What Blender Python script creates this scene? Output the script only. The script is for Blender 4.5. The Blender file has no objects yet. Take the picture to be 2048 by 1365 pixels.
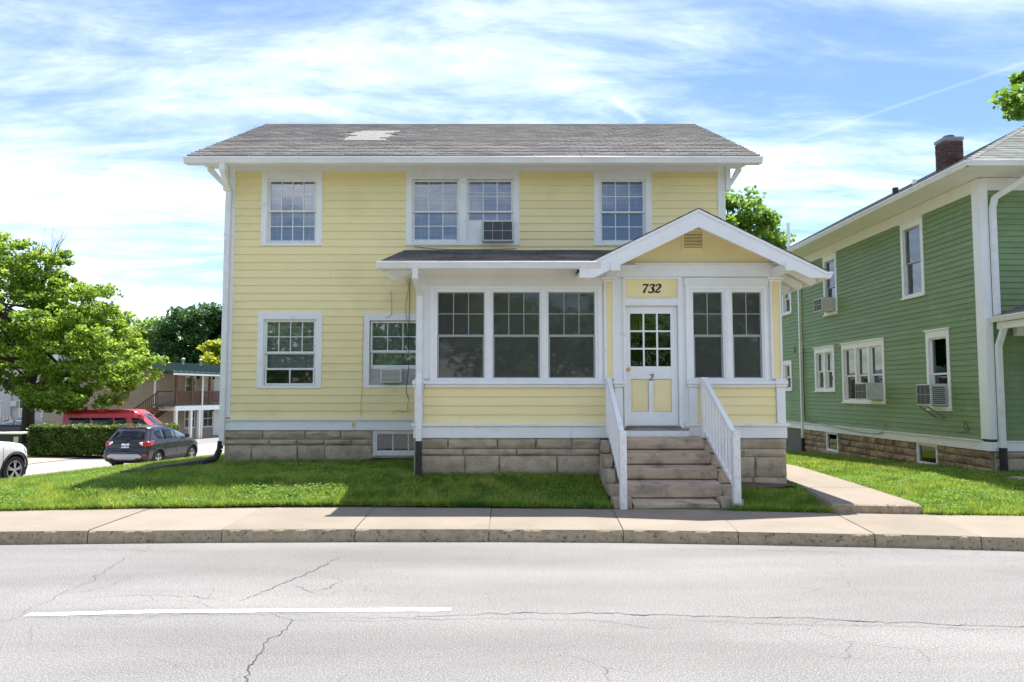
import bpy, bmesh, math, random
import numpy as np
from mathutils import Vector, Matrix, noise as mnoise
R = math.radians
rng = np.random.default_rng(7)
random.seed(7)
scene = bpy.context.scene
col = scene.collection

# ------------------------------------------------------------------ camera
cam_data = bpy.data.cameras.new('camera')
cam = bpy.data.objects.new('camera', cam_data); col.objects.link(cam)
cam.location = (0, 0, 1.8)
cam.rotation_euler = (R(90 + 3.89), 0, 0)
cam_data.lens = 27.0; cam_data.sensor_width = 36.0
cam_data.shift_x = 21 / 2048
cam_data.clip_start = 0.1; cam_data.clip_end = 3000
scene.camera = cam

# ------------------------------------------------------------------ sky and sun
SUN_EL, SUN_AZ = 67.0, 15.0            # degrees; azimuth to the right of the view direction (+Y)
world = bpy.data.worlds.new('World'); scene.world = world; world.use_nodes = True
def build_world():
    nt = world.node_tree; nt.nodes.clear()
    N = nt.nodes.new; L = nt.links.new
    out = N('ShaderNodeOutputWorld'); bg = N('ShaderNodeBackground')
    sky = N('ShaderNodeTexSky'); sky.sky_type = 'NISHITA'; sky.sun_disc = False
    sky.sun_elevation = R(SUN_EL); sky.sun_rotation = R(SUN_AZ)
    sky.air_density = 1.1; sky.dust_density = 0.2; sky.ozone_density = 4.0
    # thin cirrus: noise on the sky dome, projected onto a flat cloud layer
    tc = N('ShaderNodeTexCoord'); sep = N('ShaderNodeSeparateXYZ'); L(tc.outputs['Generated'], sep.inputs[0])
    def m(op, a, b=None, c=None):
        n = N('ShaderNodeMath'); n.operation = op
        for i, v in enumerate((a, b, c)):
            if v is None: continue
            if isinstance(v, (int, float)): n.inputs[i].default_value = v
            else: L(v, n.inputs[i])
        return n.outputs[0]
    zz = m('MAXIMUM', sep.outputs['Z'], 0.0)
    den = m('ADD', zz, 0.14)
    u = m('DIVIDE', sep.outputs['X'], den); v = m('DIVIDE', sep.outputs['Y'], den)
    cmb = N('ShaderNodeCombineXYZ'); L(u, cmb.inputs[0]); L(v, cmb.inputs[1])
    mp = N('ShaderNodeMapping'); L(cmb.outputs[0], mp.inputs[0])
    mp.inputs['Location'].default_value = CLOUD_LOC
    mp.inputs['Rotation'].default_value = (0, 0, R(38)); mp.inputs['Scale'].default_value = (0.55, 1.05, 1)
    n1 = N('ShaderNodeTexNoise'); L(mp.outputs[0], n1.inputs['Vector'])
    n1.inputs['Scale'].default_value = 0.95; n1.inputs['Detail'].default_value = 11; n1.inputs['Roughness'].default_value = 0.60
    n1.inputs['Distortion'].default_value = 0.35
    mp2 = N('ShaderNodeMapping'); L(cmb.outputs[0], mp2.inputs[0])
    mp2.inputs['Rotation'].default_value = (0, 0, R(38)); mp2.inputs['Scale'].default_value = (1.0, 2.6, 1)
    n2 = N('ShaderNodeTexNoise'); L(mp2.outputs[0], n2.inputs['Vector'])
    n2.inputs['Scale'].default_value = 1.9; n2.inputs['Detail'].default_value = 12; n2.inputs['Roughness'].default_value = 0.66
    n2.inputs['Distortion'].default_value = 0.6
    s = m('ADD', m('MULTIPLY', n1.outputs['Fac'], 0.78), m('MULTIPLY', n2.outputs['Fac'], 0.30))
    mr = N('ShaderNodeMapRange'); mr.interpolation_type = 'SMOOTHSTEP'; L(s, mr.inputs['Value'])
    mr.inputs['From Min'].default_value = CLOUD_MIN; mr.inputs['From Max'].default_value = CLOUD_MAX
    mr.inputs['To Min'].default_value = 0.07; mr.inputs['To Max'].default_value = 0.95
    # two old contrails: thin straight streaks of the same layer
    def streak(px, py, ang, width, lo, hi, amt):
        ca, sa = math.cos(ang), math.sin(ang)
        du = m('SUBTRACT', u, px); dv = m('SUBTRACT', v, py)
        along = m('ADD', m('MULTIPLY', du, ca), m('MULTIPLY', dv, sa))
        acr = m('ADD', m('MULTIPLY', du, -sa), m('MULTIPLY', dv, ca))
        w = m('MULTIPLY', m('ADD', n2.outputs['Fac'], 0.2), width)
        f = m('SUBTRACT', 1.0, m('DIVIDE', m('ABSOLUTE', acr), w)); f = m('MAXIMUM', f, 0.0)
        a1 = m('GREATER_THAN', along, lo); a2 = m('LESS_THAN', along, hi)
        return m('MULTIPLY', m('MULTIPLY', f, amt), m('MULTIPLY', a1, a2))
    fac = mr.outputs[0]
    for st in STREAKS: fac = m('ADD', fac, streak(*st))
    fac = m('MINIMUM', fac, 0.97)
    mix = N('ShaderNodeMix'); mix.data_type = 'RGBA'
    hs = N('ShaderNodeHueSaturation'); hs.inputs['Hue'].default_value = 0.509; hs.inputs['Saturation'].default_value = 1.3; hs.inputs['Value'].default_value = 0.60
    L(sky.outputs[0], hs.inputs['Color']); L(fac, mix.inputs['Factor']); L(hs.outputs[0], mix.inputs['A'])
    mix.inputs['B'].default_value = CLOUD_RGB
    L(mix.outputs['Result'], bg.inputs[0]); bg.inputs['Strength'].default_value = SKY_STRENGTH
    L(bg.outputs[0], out.inputs[0])
CLOUD_LOC = (4.698, -14.932, 0); CLOUD_MIN, CLOUD_MAX = 0.437, 0.90
CLOUD_RGB = (10.4, 10.5, 10.7, 1); SKY_STRENGTH = 0.055
STREAKS = [(0.93, 1.86, R(-52.8), 0.018, -0.5, 0.5, 0.045), (0.32, 1.895, R(50), 0.03, -0.08, 0.08, 0.11)]
build_world()

sun_data = bpy.data.lights.new('sun', 'SUN'); sun = bpy.data.objects.new('sun', sun_data); col.objects.link(sun)
sun_data.energy = 2.08; sun_data.angle = R(0.55); sun_data.color = (1.0, 0.955, 0.89)
sd = Vector((math.sin(R(SUN_AZ)) * math.cos(R(SUN_EL)), math.cos(R(SUN_AZ)) * math.cos(R(SUN_EL)), math.sin(R(SUN_EL))))
sun.rotation_euler = sd.to_track_quat('Z', 'Y').to_euler()
sun.location = (0, 40, 60)

vs = scene.view_settings
scene.display_settings.display_device = 'sRGB'
vs.view_transform = 'Standard'; vs.look = 'None'; vs.gamma = 1; vs.use_curve_mapping = False
vs.exposure = 2.38
scene.render.engine = 'CYCLES'
scene.cycles.use_denoising = True
scene.cycles.max_bounces = 8; scene.cycles.transparent_max_bounces = 12
scene.cycles.diffuse_bounces = 4; scene.cycles.glossy_bounces = 4
scene.cycles.sample_clamp_indirect = 6

# ------------------------------------------------------------------ helpers
ORG = {}                                     # world position of each object's local frame
def link(name, data, parent=None, W=(0, 0, 0)):
    o = bpy.data.objects.new(name, data); col.objects.link(o)
    W = Vector(W)
    if parent is not None:
        o.parent = parent; o.location = W - ORG[parent]
    else:
        o.location = W
    ORG[o] = W
    return o
def tag(o, label=None, cat=None, group=None, kind=None):
    if label: o['label'] = label
    if cat: o['category'] = cat
    if group: o['group'] = group
    if kind: o['kind'] = kind
    return o
def thing(name, loc, label, cat, group=None, rotz=None):
    """An Empty at the thing's base. rotz None: parts are given in world coordinates; else in the thing's own frame."""
    o = bpy.data.objects.new(name, None); col.objects.link(o); o.location = loc; o.empty_display_size = 0.3
    if rotz is None: ORG[o] = Vector(loc)
    else: o.rotation_euler = (0, 0, rotz); ORG[o] = Vector((0, 0, 0))
    return tag(o, label, cat, group)
def copy_tree(o, parent=None):
    kids = list(o.children)
    c = o.copy(); col.objects.link(c); c.parent = parent
    for k in kids: copy_tree(k, c)
    return c

class MB:
    def __init__(s): s.v = []; s.f = []; s.m = []; s.cur = 0
    def add(s, vs, fs):
        b = len(s.v); s.v += [tuple(p) for p in vs]
        for f in fs: s.f.append([b + i for i in f]); s.m.append(s.cur)
        return s
    def box(s, x0, x1, y0, y1, z0, z1):
        if x0 > x1: x0, x1 = x1, x0
        if y0 > y1: y0, y1 = y1, y0
        if z0 > z1: z0, z1 = z1, z0
        return s.add([(x0,y0,z0),(x1,y0,z0),(x1,y1,z0),(x0,y1,z0),(x0,y0,z1),(x1,y0,z1),(x1,y1,z1),(x0,y1,z1)],
                     [(0,3,2,1),(4,5,6,7),(0,1,5,4),(1,2,6,5),(2,3,7,6),(3,0,4,7)])
    def quad(s, a, b, c, d): return s.add([a, b, c, d], [(0, 1, 2, 3)])
    def prism(s, poly, d, axis='y', p0=0.0):
        """polygon (2-D) extruded from p0 to p0+d along an axis; polygon axes are the two others in xyz order"""
        n = len(poly)
        def P(a, b, t):
            return {'x': (t, a, b), 'y': (a, t, b), 'z': (a, b, t)}[axis]
        area = sum(poly[i][0]*poly[(i+1) % n][1] - poly[(i+1) % n][0]*poly[i][1] for i in range(n))
        flip = (area > 0) == (axis in 'xz')
        lo, hi = (p0, p0 + d) if d > 0 else (p0 + d, p0)
        vs_ = [P(a, b, lo) for a, b in poly] + [P(a, b, hi) for a, b in poly]
        lowf = list(range(n)); highf = [n + i for i in range(n)]
        fs = []
        if flip:
            fs += [lowf[::-1], highf] + [(i, (i+1) % n, n + (i+1) % n, n + i) for i in range(n)]
        else:
            fs += [lowf, highf[::-1]] + [((i+1) % n, i, n + i, n + (i+1) % n) for i in range(n)]
        return s.add(vs_, fs)
    def bar(s, a, b, w, h, up=(0, 0, 1)):
        """rectangular bar from a to b"""
        a, b = Vector(a), Vector(b); d = (b - a).normalized(); up = Vector(up)
        sx = d.cross(up)
        if sx.length < 1e-4: sx = d.cross(Vector((0, 1, 0)))
        sx.normalize(); sz = sx.cross(d).normalized()
        vs_ = []
        for p in (a, b):
            for i, j in ((-1, -1), (1, -1), (1, 1), (-1, 1)): vs_.append(p + sx * i * w / 2 + sz * j * h / 2)
        return s.add(vs_, [(0,1,2,3),(7,6,5,4),(1,0,4,5),(2,1,5,6),(3,2,6,7),(0,3,7,4)])
    def tube(s, pts, r, n=8, cap=True):
        pts = [Vector(p) for p in pts]; k = len(pts)
        rr = r if isinstance(r, (list, tuple)) else [r] * k
        ref = Vector((0, 0, 1)); rings = []; vs_ = []
        for i, p in enumerate(pts):
            d = (pts[min(i+1, k-1)] - pts[max(i-1, 0)]).normalized()
            a = d.cross(ref)
            if a.length < 0.15: a = d.cross(Vector((1, 0.2, 0)))
            a.normalize(); b = a.cross(d)
            for j in range(n):
                t = 2 * math.pi * j / n
                vs_.append(p + (a * math.cos(t) + b * math.sin(t)) * rr[i])
        fs = [(i*n + j, i*n + (j+1) % n, (i+1)*n + (j+1) % n, (i+1)*n + j) for i in range(k-1) for j in range(n)]
        if cap: fs += [tuple(range(n))[::-1], tuple(range((k-1)*n, k*n))]
        return s.add(vs_, fs)
    def lathe(s, prof, n=20, axis='z', c=(0, 0, 0), cap=True):
        """profile of (radius, height) turned about an axis through c"""
        vs_ = []
        for r, h in prof:
            for j in range(n):
                t = 2 * math.pi * j / n; a, b = r * math.cos(t), r * math.sin(t)
                q = {'z': (a, b, h), 'y': (a, h, b), 'x': (h, a, b)}[axis]
                vs_.append((q[0]+c[0], q[1]+c[1], q[2]+c[2]))
        k = len(prof)
        fs = [(i*n + j, i*n + (j+1) % n, (i+1)*n + (j+1) % n, (i+1)*n + j) for i in range(k-1) for j in range(n)]
        if cap: fs += [tuple(range(n))[::-1], tuple(range((k-1)*n, k*n))]
        return s.add(vs_, fs)
    def mesh(s, name, mats, smooth=False, angle=None, fix=True):
        me = bpy.data.meshes.new(name); me.from_pydata(s.v, [], s.f)
        for q in (mats if isinstance(mats, (list, tuple)) else [mats]): me.materials.append(q)
        if max(s.m, default=0): me.polygons.foreach_set('material_index', s.m)
        if fix:
            bm = bmesh.new(); bm.from_mesh(me); bmesh.ops.recalc_face_normals(bm, faces=bm.faces); bm.to_mesh(me); bm.free()
        if smooth: me.polygons.foreach_set('use_smooth', [True] * len(me.polygons))
        me.update()
        if smooth and angle is not None:
            try: me.set_sharp_from_angle(angle=R(angle))
            except Exception: pass
        return me
    def build(s, name, mats, parent=None, smooth=False, bevel=0.0, W=(0, 0, 0), angle=35, fix=True):
        o = link(name, s.mesh(name, mats, smooth, angle, fix), parent, W)
        if W != (0, 0, 0) and not any(W): pass
        if bevel:
            b = o.modifiers.new('edge', 'BEVEL'); b.width = bevel; b.segments = 1; b.limit_method = 'ANGLE'; b.angle_limit = R(40)
        return o

def fast_mesh(name, verts, loops, nper, mats, smooth=False, matidx=None):
    """big mesh from numpy arrays; every face has nper corners"""
    me = bpy.data.meshes.new(name)
    nv, nf = len(verts), len(loops) // nper
    me.vertices.add(nv); me.loops.add(nf * nper); me.polygons.add(nf)
    me.vertices.foreach_set('co', np.ascontiguousarray(verts, dtype=np.float32).ravel())
    me.loops.foreach_set('vertex_index', np.ascontiguousarray(loops, dtype=np.int32))
    me.polygons.foreach_set('loop_start', np.arange(0, nf * nper, nper, dtype=np.int32))
    try: me.polygons.foreach_set('loop_total', np.full(nf, nper, dtype=np.int32))
    except Exception: pass
    for q in (mats if isinstance(mats, (list, tuple)) else [mats]): me.materials.append(q)
    if matidx is not None: me.polygons.foreach_set('material_index', matidx)
    if smooth: me.polygons.foreach_set('use_smooth', np.ones(nf, dtype=bool))
    me.update(calc_edges=True)
    return me

# ------------------------------------------------------------------ materials
def pm(name, c1, c2=None, scale=4.0, detail=5, rough=0.6, bump=0.0, bscale=40.0, rnd=0.0, spec=0.35, metal=0.0,
       lo=0.35, hi=0.65, coat=0.0, stretch=None, c3=None, s3=60.0, lo3=0.6, hi3=0.75, island=False, trans=0.0, bdist=0.01,
       c4=None, s4=2.0, lo4=0.6, hi4=0.8):
    m = bpy.data.materials.new(name); m.use_nodes = True
    nt = m.node_tree; N = nt.nodes.new; L = nt.links.new
    b = nt.nodes['Principled BSDF']; out = nt.nodes['Material Output']
    b.inputs['Roughness'].default_value = rough; b.inputs['Metallic'].default_value = metal
    b.inputs['Specular IOR Level'].default_value = spec; b.inputs['Coat Weight'].default_value = coat
    b.inputs['Coat Roughness'].default_value = 0.05
    geo = N('ShaderNodeNewGeometry'); pos = geo.outputs['Position']
    if stretch:
        mp = N('ShaderNodeMapping'); mp.inputs['Scale'].default_value = stretch; L(pos, mp.inputs[0]); pos_s = mp.outputs[0]
    else: pos_s = pos
    def noise(sc, det, src):
        n = N('ShaderNodeTexNoise'); n.inputs['Scale'].default_value = sc; n.inputs['Detail'].default_value = det
        n.inputs['Roughness'].default_value = 0.6; L(src, n.inputs['Vector']); return n.outputs['Fac']
    def ramp(src, a, bb):
        n = N('ShaderNodeMapRange'); n.inputs['From Min'].default_value = a; n.inputs['From Max'].default_value = bb; L(src, n.inputs['Value']); return n.outputs[0]
    def mixc(f, A, B):
        n = N('ShaderNodeMix'); n.data_type = 'RGBA'
        if isinstance(f, float): n.inputs['Factor'].default_value = f
        else: L(f, n.inputs['Factor'])
        for k, q in (('A', A), ('B', B)):
            if isinstance(q, tuple): n.inputs[k].default_value = (*q, 1)
            else: L(q, n.inputs[k])
        return n.outputs['Result']
    c = c1
    if c2: c = mixc(ramp(noise(scale, detail, pos_s), lo, hi), c1, c2)
    if c3: c = mixc(ramp(noise(s3, 3, pos_s), lo3, hi3), c, c3)
    if c4: c = mixc(ramp(noise(s4, 7, pos), lo4, hi4), c, c4)
    if rnd:
        if island: r = geo.outputs['Random Per Island']
        else: r = N('ShaderNodeObjectInfo').outputs['Random']
        hs = N('ShaderNodeHueSaturation')
        mr = N('ShaderNodeMapRange'); L(r, mr.inputs['Value']); mr.inputs['To Min'].default_value = 1 - rnd; mr.inputs['To Max'].default_value = 1 + rnd
        L(mr.outputs[0], hs.inputs['Value'])
        if isinstance(c, tuple): hs.inputs['Color'].default_value = (*c, 1)
        else: L(c, hs.inputs['Color'])
        c = hs.outputs[0]
    if isinstance(c, tuple): b.inputs['Base Color'].default_value = (*c, 1)
    else: L(c, b.inputs['Base Color'])
    if bump:
        bp = N('ShaderNodeBump'); bp.inputs['Strength'].default_value = bump; bp.inputs['Distance'].default_value = bdist
        L(noise(bscale, 5, pos_s), bp.inputs['Height']); L(bp.outputs[0], b.inputs['Normal'])
    if trans:
        tr = N('ShaderNodeBsdfTranslucent'); mx = N('ShaderNodeMixShader'); mx.inputs[0].default_value = trans
        if isinstance(c, tuple): tr.inputs[0].default_value = (*c, 1)
        else:
            g = N('ShaderNodeHueSaturation'); g.inputs['Value'].default_value = 1.5; g.inputs['Hue'].default_value = 0.485; L(c, g.inputs['Color']); L(g.outputs[0], tr.inputs[0])
        L(b.outputs[0], mx.inputs[1]); L(tr.outputs[0], mx.inputs[2]); L(mx.outputs[0], out.inputs[0])
    return m
def glassmat(name, refl, tint, rough=0.015, wav=0.0):
    """window pane: part mirror, part see-through"""
    m = bpy.data.materials.new(name); m.use_nodes = True
    nt = m.node_tree; nt.nodes.clear(); N = nt.nodes.new; L = nt.links.new
    out = N('ShaderNodeOutputMaterial'); mx = N('ShaderNodeMixShader'); g = N('ShaderNodeBsdfGlossy'); t = N('ShaderNodeBsdfTransparent')
    g.inputs['Roughness'].default_value = rough; g.inputs[0].default_value = (0.95, 0.97, 1, 1); t.inputs[0].default_value = (*tint, 1)
    lw = N('ShaderNodeFresnel'); lw.inputs['IOR'].default_value = 1.5
    a = N('ShaderNodeMath'); a.operation = 'ADD'; L(lw.outputs[0], a.inputs[0]); a.inputs[1].default_value = refl; a.use_clamp = True
    L(a.outputs[0], mx.inputs[0]); L(t.outputs[0], mx.inputs[1]); L(g.outputs[0], mx.inputs[2]); L(mx.outputs[0], out.inputs[0])
    if wav:
        geo = N('ShaderNodeNewGeometry'); n = N('ShaderNodeTexNoise'); n.inputs['Scale'].default_value = 2.2; n.inputs['Detail'].default_value = 2
        L(geo.outputs['Position'], n.inputs['Vector']); bp = N('ShaderNodeBump'); bp.inputs['Strength'].default_value = wav; bp.inputs['Distance'].default_value = 0.02
        L(n.outputs['Fac'], bp.inputs['Height']); L(bp.outputs[0], g.inputs['Normal'])
    return m

M = {}
M['white'] = pm('white_paint', (0.89, 0.89, 0.885), (0.84, 0.84, 0.83), 3, rough=0.5, bump=0.05, bscale=60, c4=(0.62, 0.585, 0.53), s4=5, lo4=0.60, hi4=0.85)
M['white_trim'] = pm('white_vinyl', (0.90, 0.90, 0.895), (0.86, 0.86, 0.85), 6, rough=0.4)
M['gutter'] = pm('white_gutter_enamel', (0.85, 0.85, 0.84), (0.75, 0.75, 0.74), 5, rough=0.35, stretch=(0.3, 1, 1))
M['old_white'] = pm('weathered_white_paint', (0.82, 0.82, 0.81), (0.66, 0.65, 0.62), 14, rough=0.6, bump=0.15, bscale=50, lo=0.45, hi=0.75)
M['yellow'] = pm('yellow_paint', (0.92, 0.79, 0.43), (0.895, 0.765, 0.405), 2.5, rough=0.5, rnd=0.03, bump=0.12, bscale=70, stretch=(0.25, 1, 1.6),
                 c4=(0.78, 0.66, 0.37), s4=1.3, lo4=0.52, hi4=0.85)
M['green'] = pm('green_paint', (0.215, 0.315, 0.145), (0.19, 0.28, 0.125), 3, rough=0.55, rnd=0.06, bump=0.15, bscale=60, spec=0.3, stretch=(1, 0.3, 1.5),
                c4=(0.27, 0.36, 0.23), s4=1.6, lo4=0.58, hi4=0.8)
M['wall_core'] = pm('wall_sheathing', (0.40, 0.33, 0.18), rough=0.9)
M['green_core'] = pm('green_sheathing', (0.07, 0.10, 0.05), rough=0.9)
M['soffit'] = pm('soffit_paint', (0.86, 0.845, 0.80), (0.81, 0.795, 0.75), 3, rough=0.6)
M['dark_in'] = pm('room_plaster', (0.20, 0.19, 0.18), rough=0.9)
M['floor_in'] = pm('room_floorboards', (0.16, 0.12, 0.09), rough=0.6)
M['blind'] = pm('blind_slats', (0.84, 0.85, 0.87), rough=0.5)
M['curtain'] = pm('curtain_cloth', (0.66, 0.67, 0.66), (0.55, 0.56, 0.55), 12, rough=0.9, stretch=(1, 1, 0.15))
M['red_cloth'] = pm('dark_red_curtain', (0.17, 0.05, 0.06), (0.10, 0.03, 0.04), 14, rough=0.9, stretch=(1, 1, 0.15))
M['glass'] = glassmat('window_glass', 0.085, (0.80, 0.82, 0.84), wav=0.08)
M['glass_porch'] = glassmat('screened_window_glass', 0.055, (0.50, 0.51, 0.50), wav=0.05, rough=0.03)
M['glass_low'] = glassmat('storm_window_glass', 0.045, (0.85, 0.87, 0.88), wav=0.06)
M['glass_door'] = glassmat('old_door_glass', 0.05, (0.40, 0.41, 0.39), wav=0.5)
M['glass_car'] = glassmat('tinted_car_glass', 0.12, (0.10, 0.11, 0.12))
M['shingle'] = pm('asphalt_shingle', (0.185, 0.177, 0.17), (0.135, 0.128, 0.126), 1.2, rough=0.9, rnd=0.2, bump=0.5, bscale=160, c3=(0.30, 0.29, 0.27), s3=230, lo3=0.55, hi3=0.7,
                  c4=(0.10, 0.095, 0.10), s4=0.9, lo4=0.52, hi4=0.75)
M['shingle_many'] = pm('asphalt_shingle_field', (0.185, 0.177, 0.17), (0.135, 0.128, 0.126), 1.2, rough=0.9, rnd=0.2, island=True, bump=0.5, bscale=160, c3=(0.30, 0.29, 0.27), s3=230, lo3=0.55, hi3=0.7,
                  c4=(0.10, 0.095, 0.10), s4=0.9, lo4=0.52, hi4=0.75)
M['shingle_light'] = pm('grey_green_shingle', (0.20, 0.215, 0.19), (0.14, 0.15, 0.14), 2, rough=0.9, rnd=0.2, bump=0.4, bscale=150)
M['patch'] = pm('bare_roof_patch', (0.165, 0.162, 0.158), (0.125, 0.122, 0.12), 9, rough=0.8)
M['roof_edge'] = pm('roof_decking', (0.10, 0.085, 0.075), rough=0.9)
M['stone'] = pm('limestone_block', (0.52, 0.43, 0.32), (0.38, 0.305, 0.225), 3.2, rough=0.9, rnd=0.09, bump=0.9, bscale=14, c3=(0.54, 0.44, 0.31), s3=3.4, lo3=0.55, hi3=0.78, bdist=0.03,
                c4=(0.27, 0.235, 0.195), s4=4.2, lo4=0.56, hi4=0.76)
M['stone_brown'] = pm('brown_limestone_block', (0.42, 0.315, 0.195), (0.27, 0.20, 0.13), 3.2, rough=0.9, rnd=0.2, bump=0.9, bscale=14, c3=(0.46, 0.31, 0.155), s3=4, lo3=0.5, hi3=0.72, bdist=0.03,
                c4=(0.10, 0.085, 0.075), s4=3.5, lo4=0.52, hi4=0.74)
M['mortar'] = pm('mortar', (0.34, 0.30, 0.25), (0.24, 0.21, 0.175), 8, rough=0.95, bump=0.4)
M['step'] = pm('worn_limestone_step', (0.56, 0.435, 0.325), (0.43, 0.33, 0.245), 5, rough=0.85, rnd=0.06, bump=0.7, bscale=22, stretch=(0.5, 1, 2.6), bdist=0.015,
               c4=(0.20, 0.165, 0.135), s4=3.5, lo4=0.5, hi4=0.75)
M['concrete'] = pm('sidewalk_concrete', (0.258, 0.218, 0.172), (0.222, 0.187, 0.147), 1.3, rough=0.9, rnd=0.05, bump=0.35, bscale=120, c3=(0.27, 0.225, 0.18), s3=170, lo3=0.56, hi3=0.7, bdist=0.004,
                   c4=(0.185, 0.16, 0.13), s4=1.1, lo4=0.52, hi4=0.80)
M['kerb_face'] = pm('pitted_kerb_concrete', (0.50, 0.40, 0.27), (0.36, 0.285, 0.19), 9, rough=0.95, bump=1.0, bscale=55, c3=(0.36, 0.32, 0.26), s3=60, lo3=0.6, hi3=0.7, bdist=0.02,
                    c4=(0.10, 0.08, 0.06), s4=24, lo4=0.56, hi4=0.68)
M['joint'] = pm('joint_dirt', (0.10, 0.085, 0.06), (0.17, 0.145, 0.105), 20, rough=1.0)
M['dirt'] = pm('bare_soil', (0.16, 0.12, 0.085), (0.10, 0.078, 0.055), 12, rough=1.0, bump=0.6, bscale=60)
M['tar'] = pm('crack_dirt', (0.045, 0.043, 0.042), (0.09, 0.085, 0.08), 18, rough=0.95)
M['line_white'] = pm('road_paint', (0.60, 0.60, 0.59), (0.34, 0.335, 0.33), 30, rough=0.7, lo=0.48, hi=0.72, bump=0.2, bscale=150)
M['turf'] = pm('turf_soil', (0.085, 0.115, 0.025), (0.10, 0.095, 0.04), 3, rough=1.0, c4=(0.085, 0.085, 0.03), s4=1.2, lo4=0.55, hi4=0.8)
M['grass'] = pm('grass_blades', (0.20, 0.32, 0.04), (0.31, 0.40, 0.07), 0.8, rough=0.5, rnd=0.55, island=True, trans=0.45, c3=(0.11, 0.22, 0.03), s3=2.6, lo3=0.45, hi3=0.62, c4=(0.42, 0.38, 0.14), s4=1.5, lo4=0.57, hi4=0.78, spec=0.4)
M['clover'] = pm('weed_leaves', (0.12, 0.25, 0.03), (0.17, 0.30, 0.05), 2, rough=0.6, rnd=0.3, island=True, trans=0.35, spec=0.25)
M['black_plastic'] = pm('black_plastic_pipe', (0.022, 0.022, 0.023), (0.04, 0.04, 0.04), 8, rough=0.5)
M['black'] = pm('black_enamel', (0.012, 0.012, 0.013), rough=0.4)
M['brass'] = pm('brass', (0.65, 0.44, 0.14), rough=0.25, metal=1.0)
M['alu'] = pm('weathered_aluminium', (0.42, 0.42, 0.42), (0.33, 0.33, 0.33), 20, rough=0.45, metal=0.6)
def screenmat():
    m = bpy.data.materials.new('insect_screen'); m.use_nodes = True
    nt = m.node_tree; nt.nodes.clear(); N = nt.nodes.new; L = nt.links.new
    out = N('ShaderNodeOutputMaterial'); mx = N('ShaderNodeMixShader'); d = N('ShaderNodeBsdfDiffuse'); t = N('ShaderNodeBsdfTransparent')
    d.inputs[0].default_value = (0.15, 0.155, 0.145, 1); mx.inputs[0].default_value = 0.38
    L(t.outputs[0], mx.inputs[1]); L(d.outputs[0], mx.inputs[2]); L(mx.outputs[0], out.inputs[0]); return m
M['screen'] = screenmat()
M['wire'] = pm('black_cable', (0.03, 0.03, 0.028), rough=0.6)
M['wire_y'] = pm('painted_cable', (0.58, 0.46, 0.20), rough=0.6)
M['ac_white'] = pm('air_conditioner_enamel', (0.66, 0.66, 0.63), (0.55, 0.55, 0.52), 10, rough=0.4)
M['ac_dark'] = pm('air_conditioner_coil', (0.10, 0.10, 0.105), (0.06, 0.06, 0.062), 30, rough=0.6)
M['ac_brown'] = pm('air_conditioner_louvre', (0.26, 0.245, 0.225), rough=0.5)

# ================================================================== GROUND
def interp(tab, x):
    if x <= tab[0][0]:
        (a, b), (c, d) = tab[0], tab[1]
    elif x >= tab[-1][0]:
        (a, b), (c, d) = tab[-2], tab[-1]
    else:
        for (a, b), (c, d) in zip(tab, tab[1:]):
            if a <= x <= c: break
    return b + (d - b) * (x - a) / (c - a)
KERB = [(-14, 8.55), (-9.6, 9.02), (-6, 9.31), (-3.5, 9.44), (-1.8, 9.478), (0, 9.478), (1.5, 9.43), (3, 9.30), (4.6, 9.13), (6, 8.93), (9, 8.42), (16, 7.1)]
BACK = [(-14, 9.9), (-9.6, 10.45), (-6.93, 10.75), (-4.96, 10.98), (-3.4, 11.09), (-1.8, 11.1), (-.14, 11.03), (1.56, 10.94), (2.96, 10.83), (4.52, 10.58), (5.72, 10.44), (6.95, 10.36), (10, 9.95), (16, 8.7)]
GX = [-9.6, -6.5, -4.0, 0.0, 2.5, 4.5, 6.0, 9.3, 18.0]
GY = [10.2, 11.0, 12.3, 15.0, 20.0, 25.0, 34.0]
GZ = [[.16, .17, .18, .10, -.10, -.29, -.55],
      [.17, .19, .35, .42, .26, .05, -.30],
      [.17, .20, .44, .46, .40, .20, -.20],
      [.17, .20, .48, .47, .40, .20, -.20],
      [.17, .19, .42, .45, .40, .20, -.20],
      [.17, .19, .32, .40, .30, .10, -.20],
      [.17, .19, .25, .29, .14, -.05, -.25],
      [.17, .21, .26, .28, .11, -.07, -.30],
      [.17, .21, .26, .28, .11, -.07, -.30]]
def ground_z(X, Y):
    X = np.asarray(X, dtype=float); Y = np.asarray(Y, dtype=float)
    i = np.clip(np.searchsorted(GX, X) - 1, 0, len(GX) - 2); j = np.clip(np.searchsorted(GY, Y) - 1, 0, len(GY) - 2)
    gx, gy, gz = np.array(GX), np.array(GY), np.array(GZ)
    tx = np.clip((X - gx[i]) / (gx[i+1] - gx[i]), 0, 1); ty = np.clip((Y - gy[j]) / (gy[j+1] - gy[j]), 0, 1)
    ty = ty * ty * (3 - 2 * ty) * .5 + ty * .5
    return (gz[i, j] * (1-tx) + gz[i+1, j] * tx) * (1-ty) + (gz[i, j+1] * (1-tx) + gz[i+1, j+1] * tx) * ty
def gz1(x, y): return float(ground_z(x, y))
def back_np(X): return np.interp(X, [p[0] for p in BACK], [p[1] for p in BACK])

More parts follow.
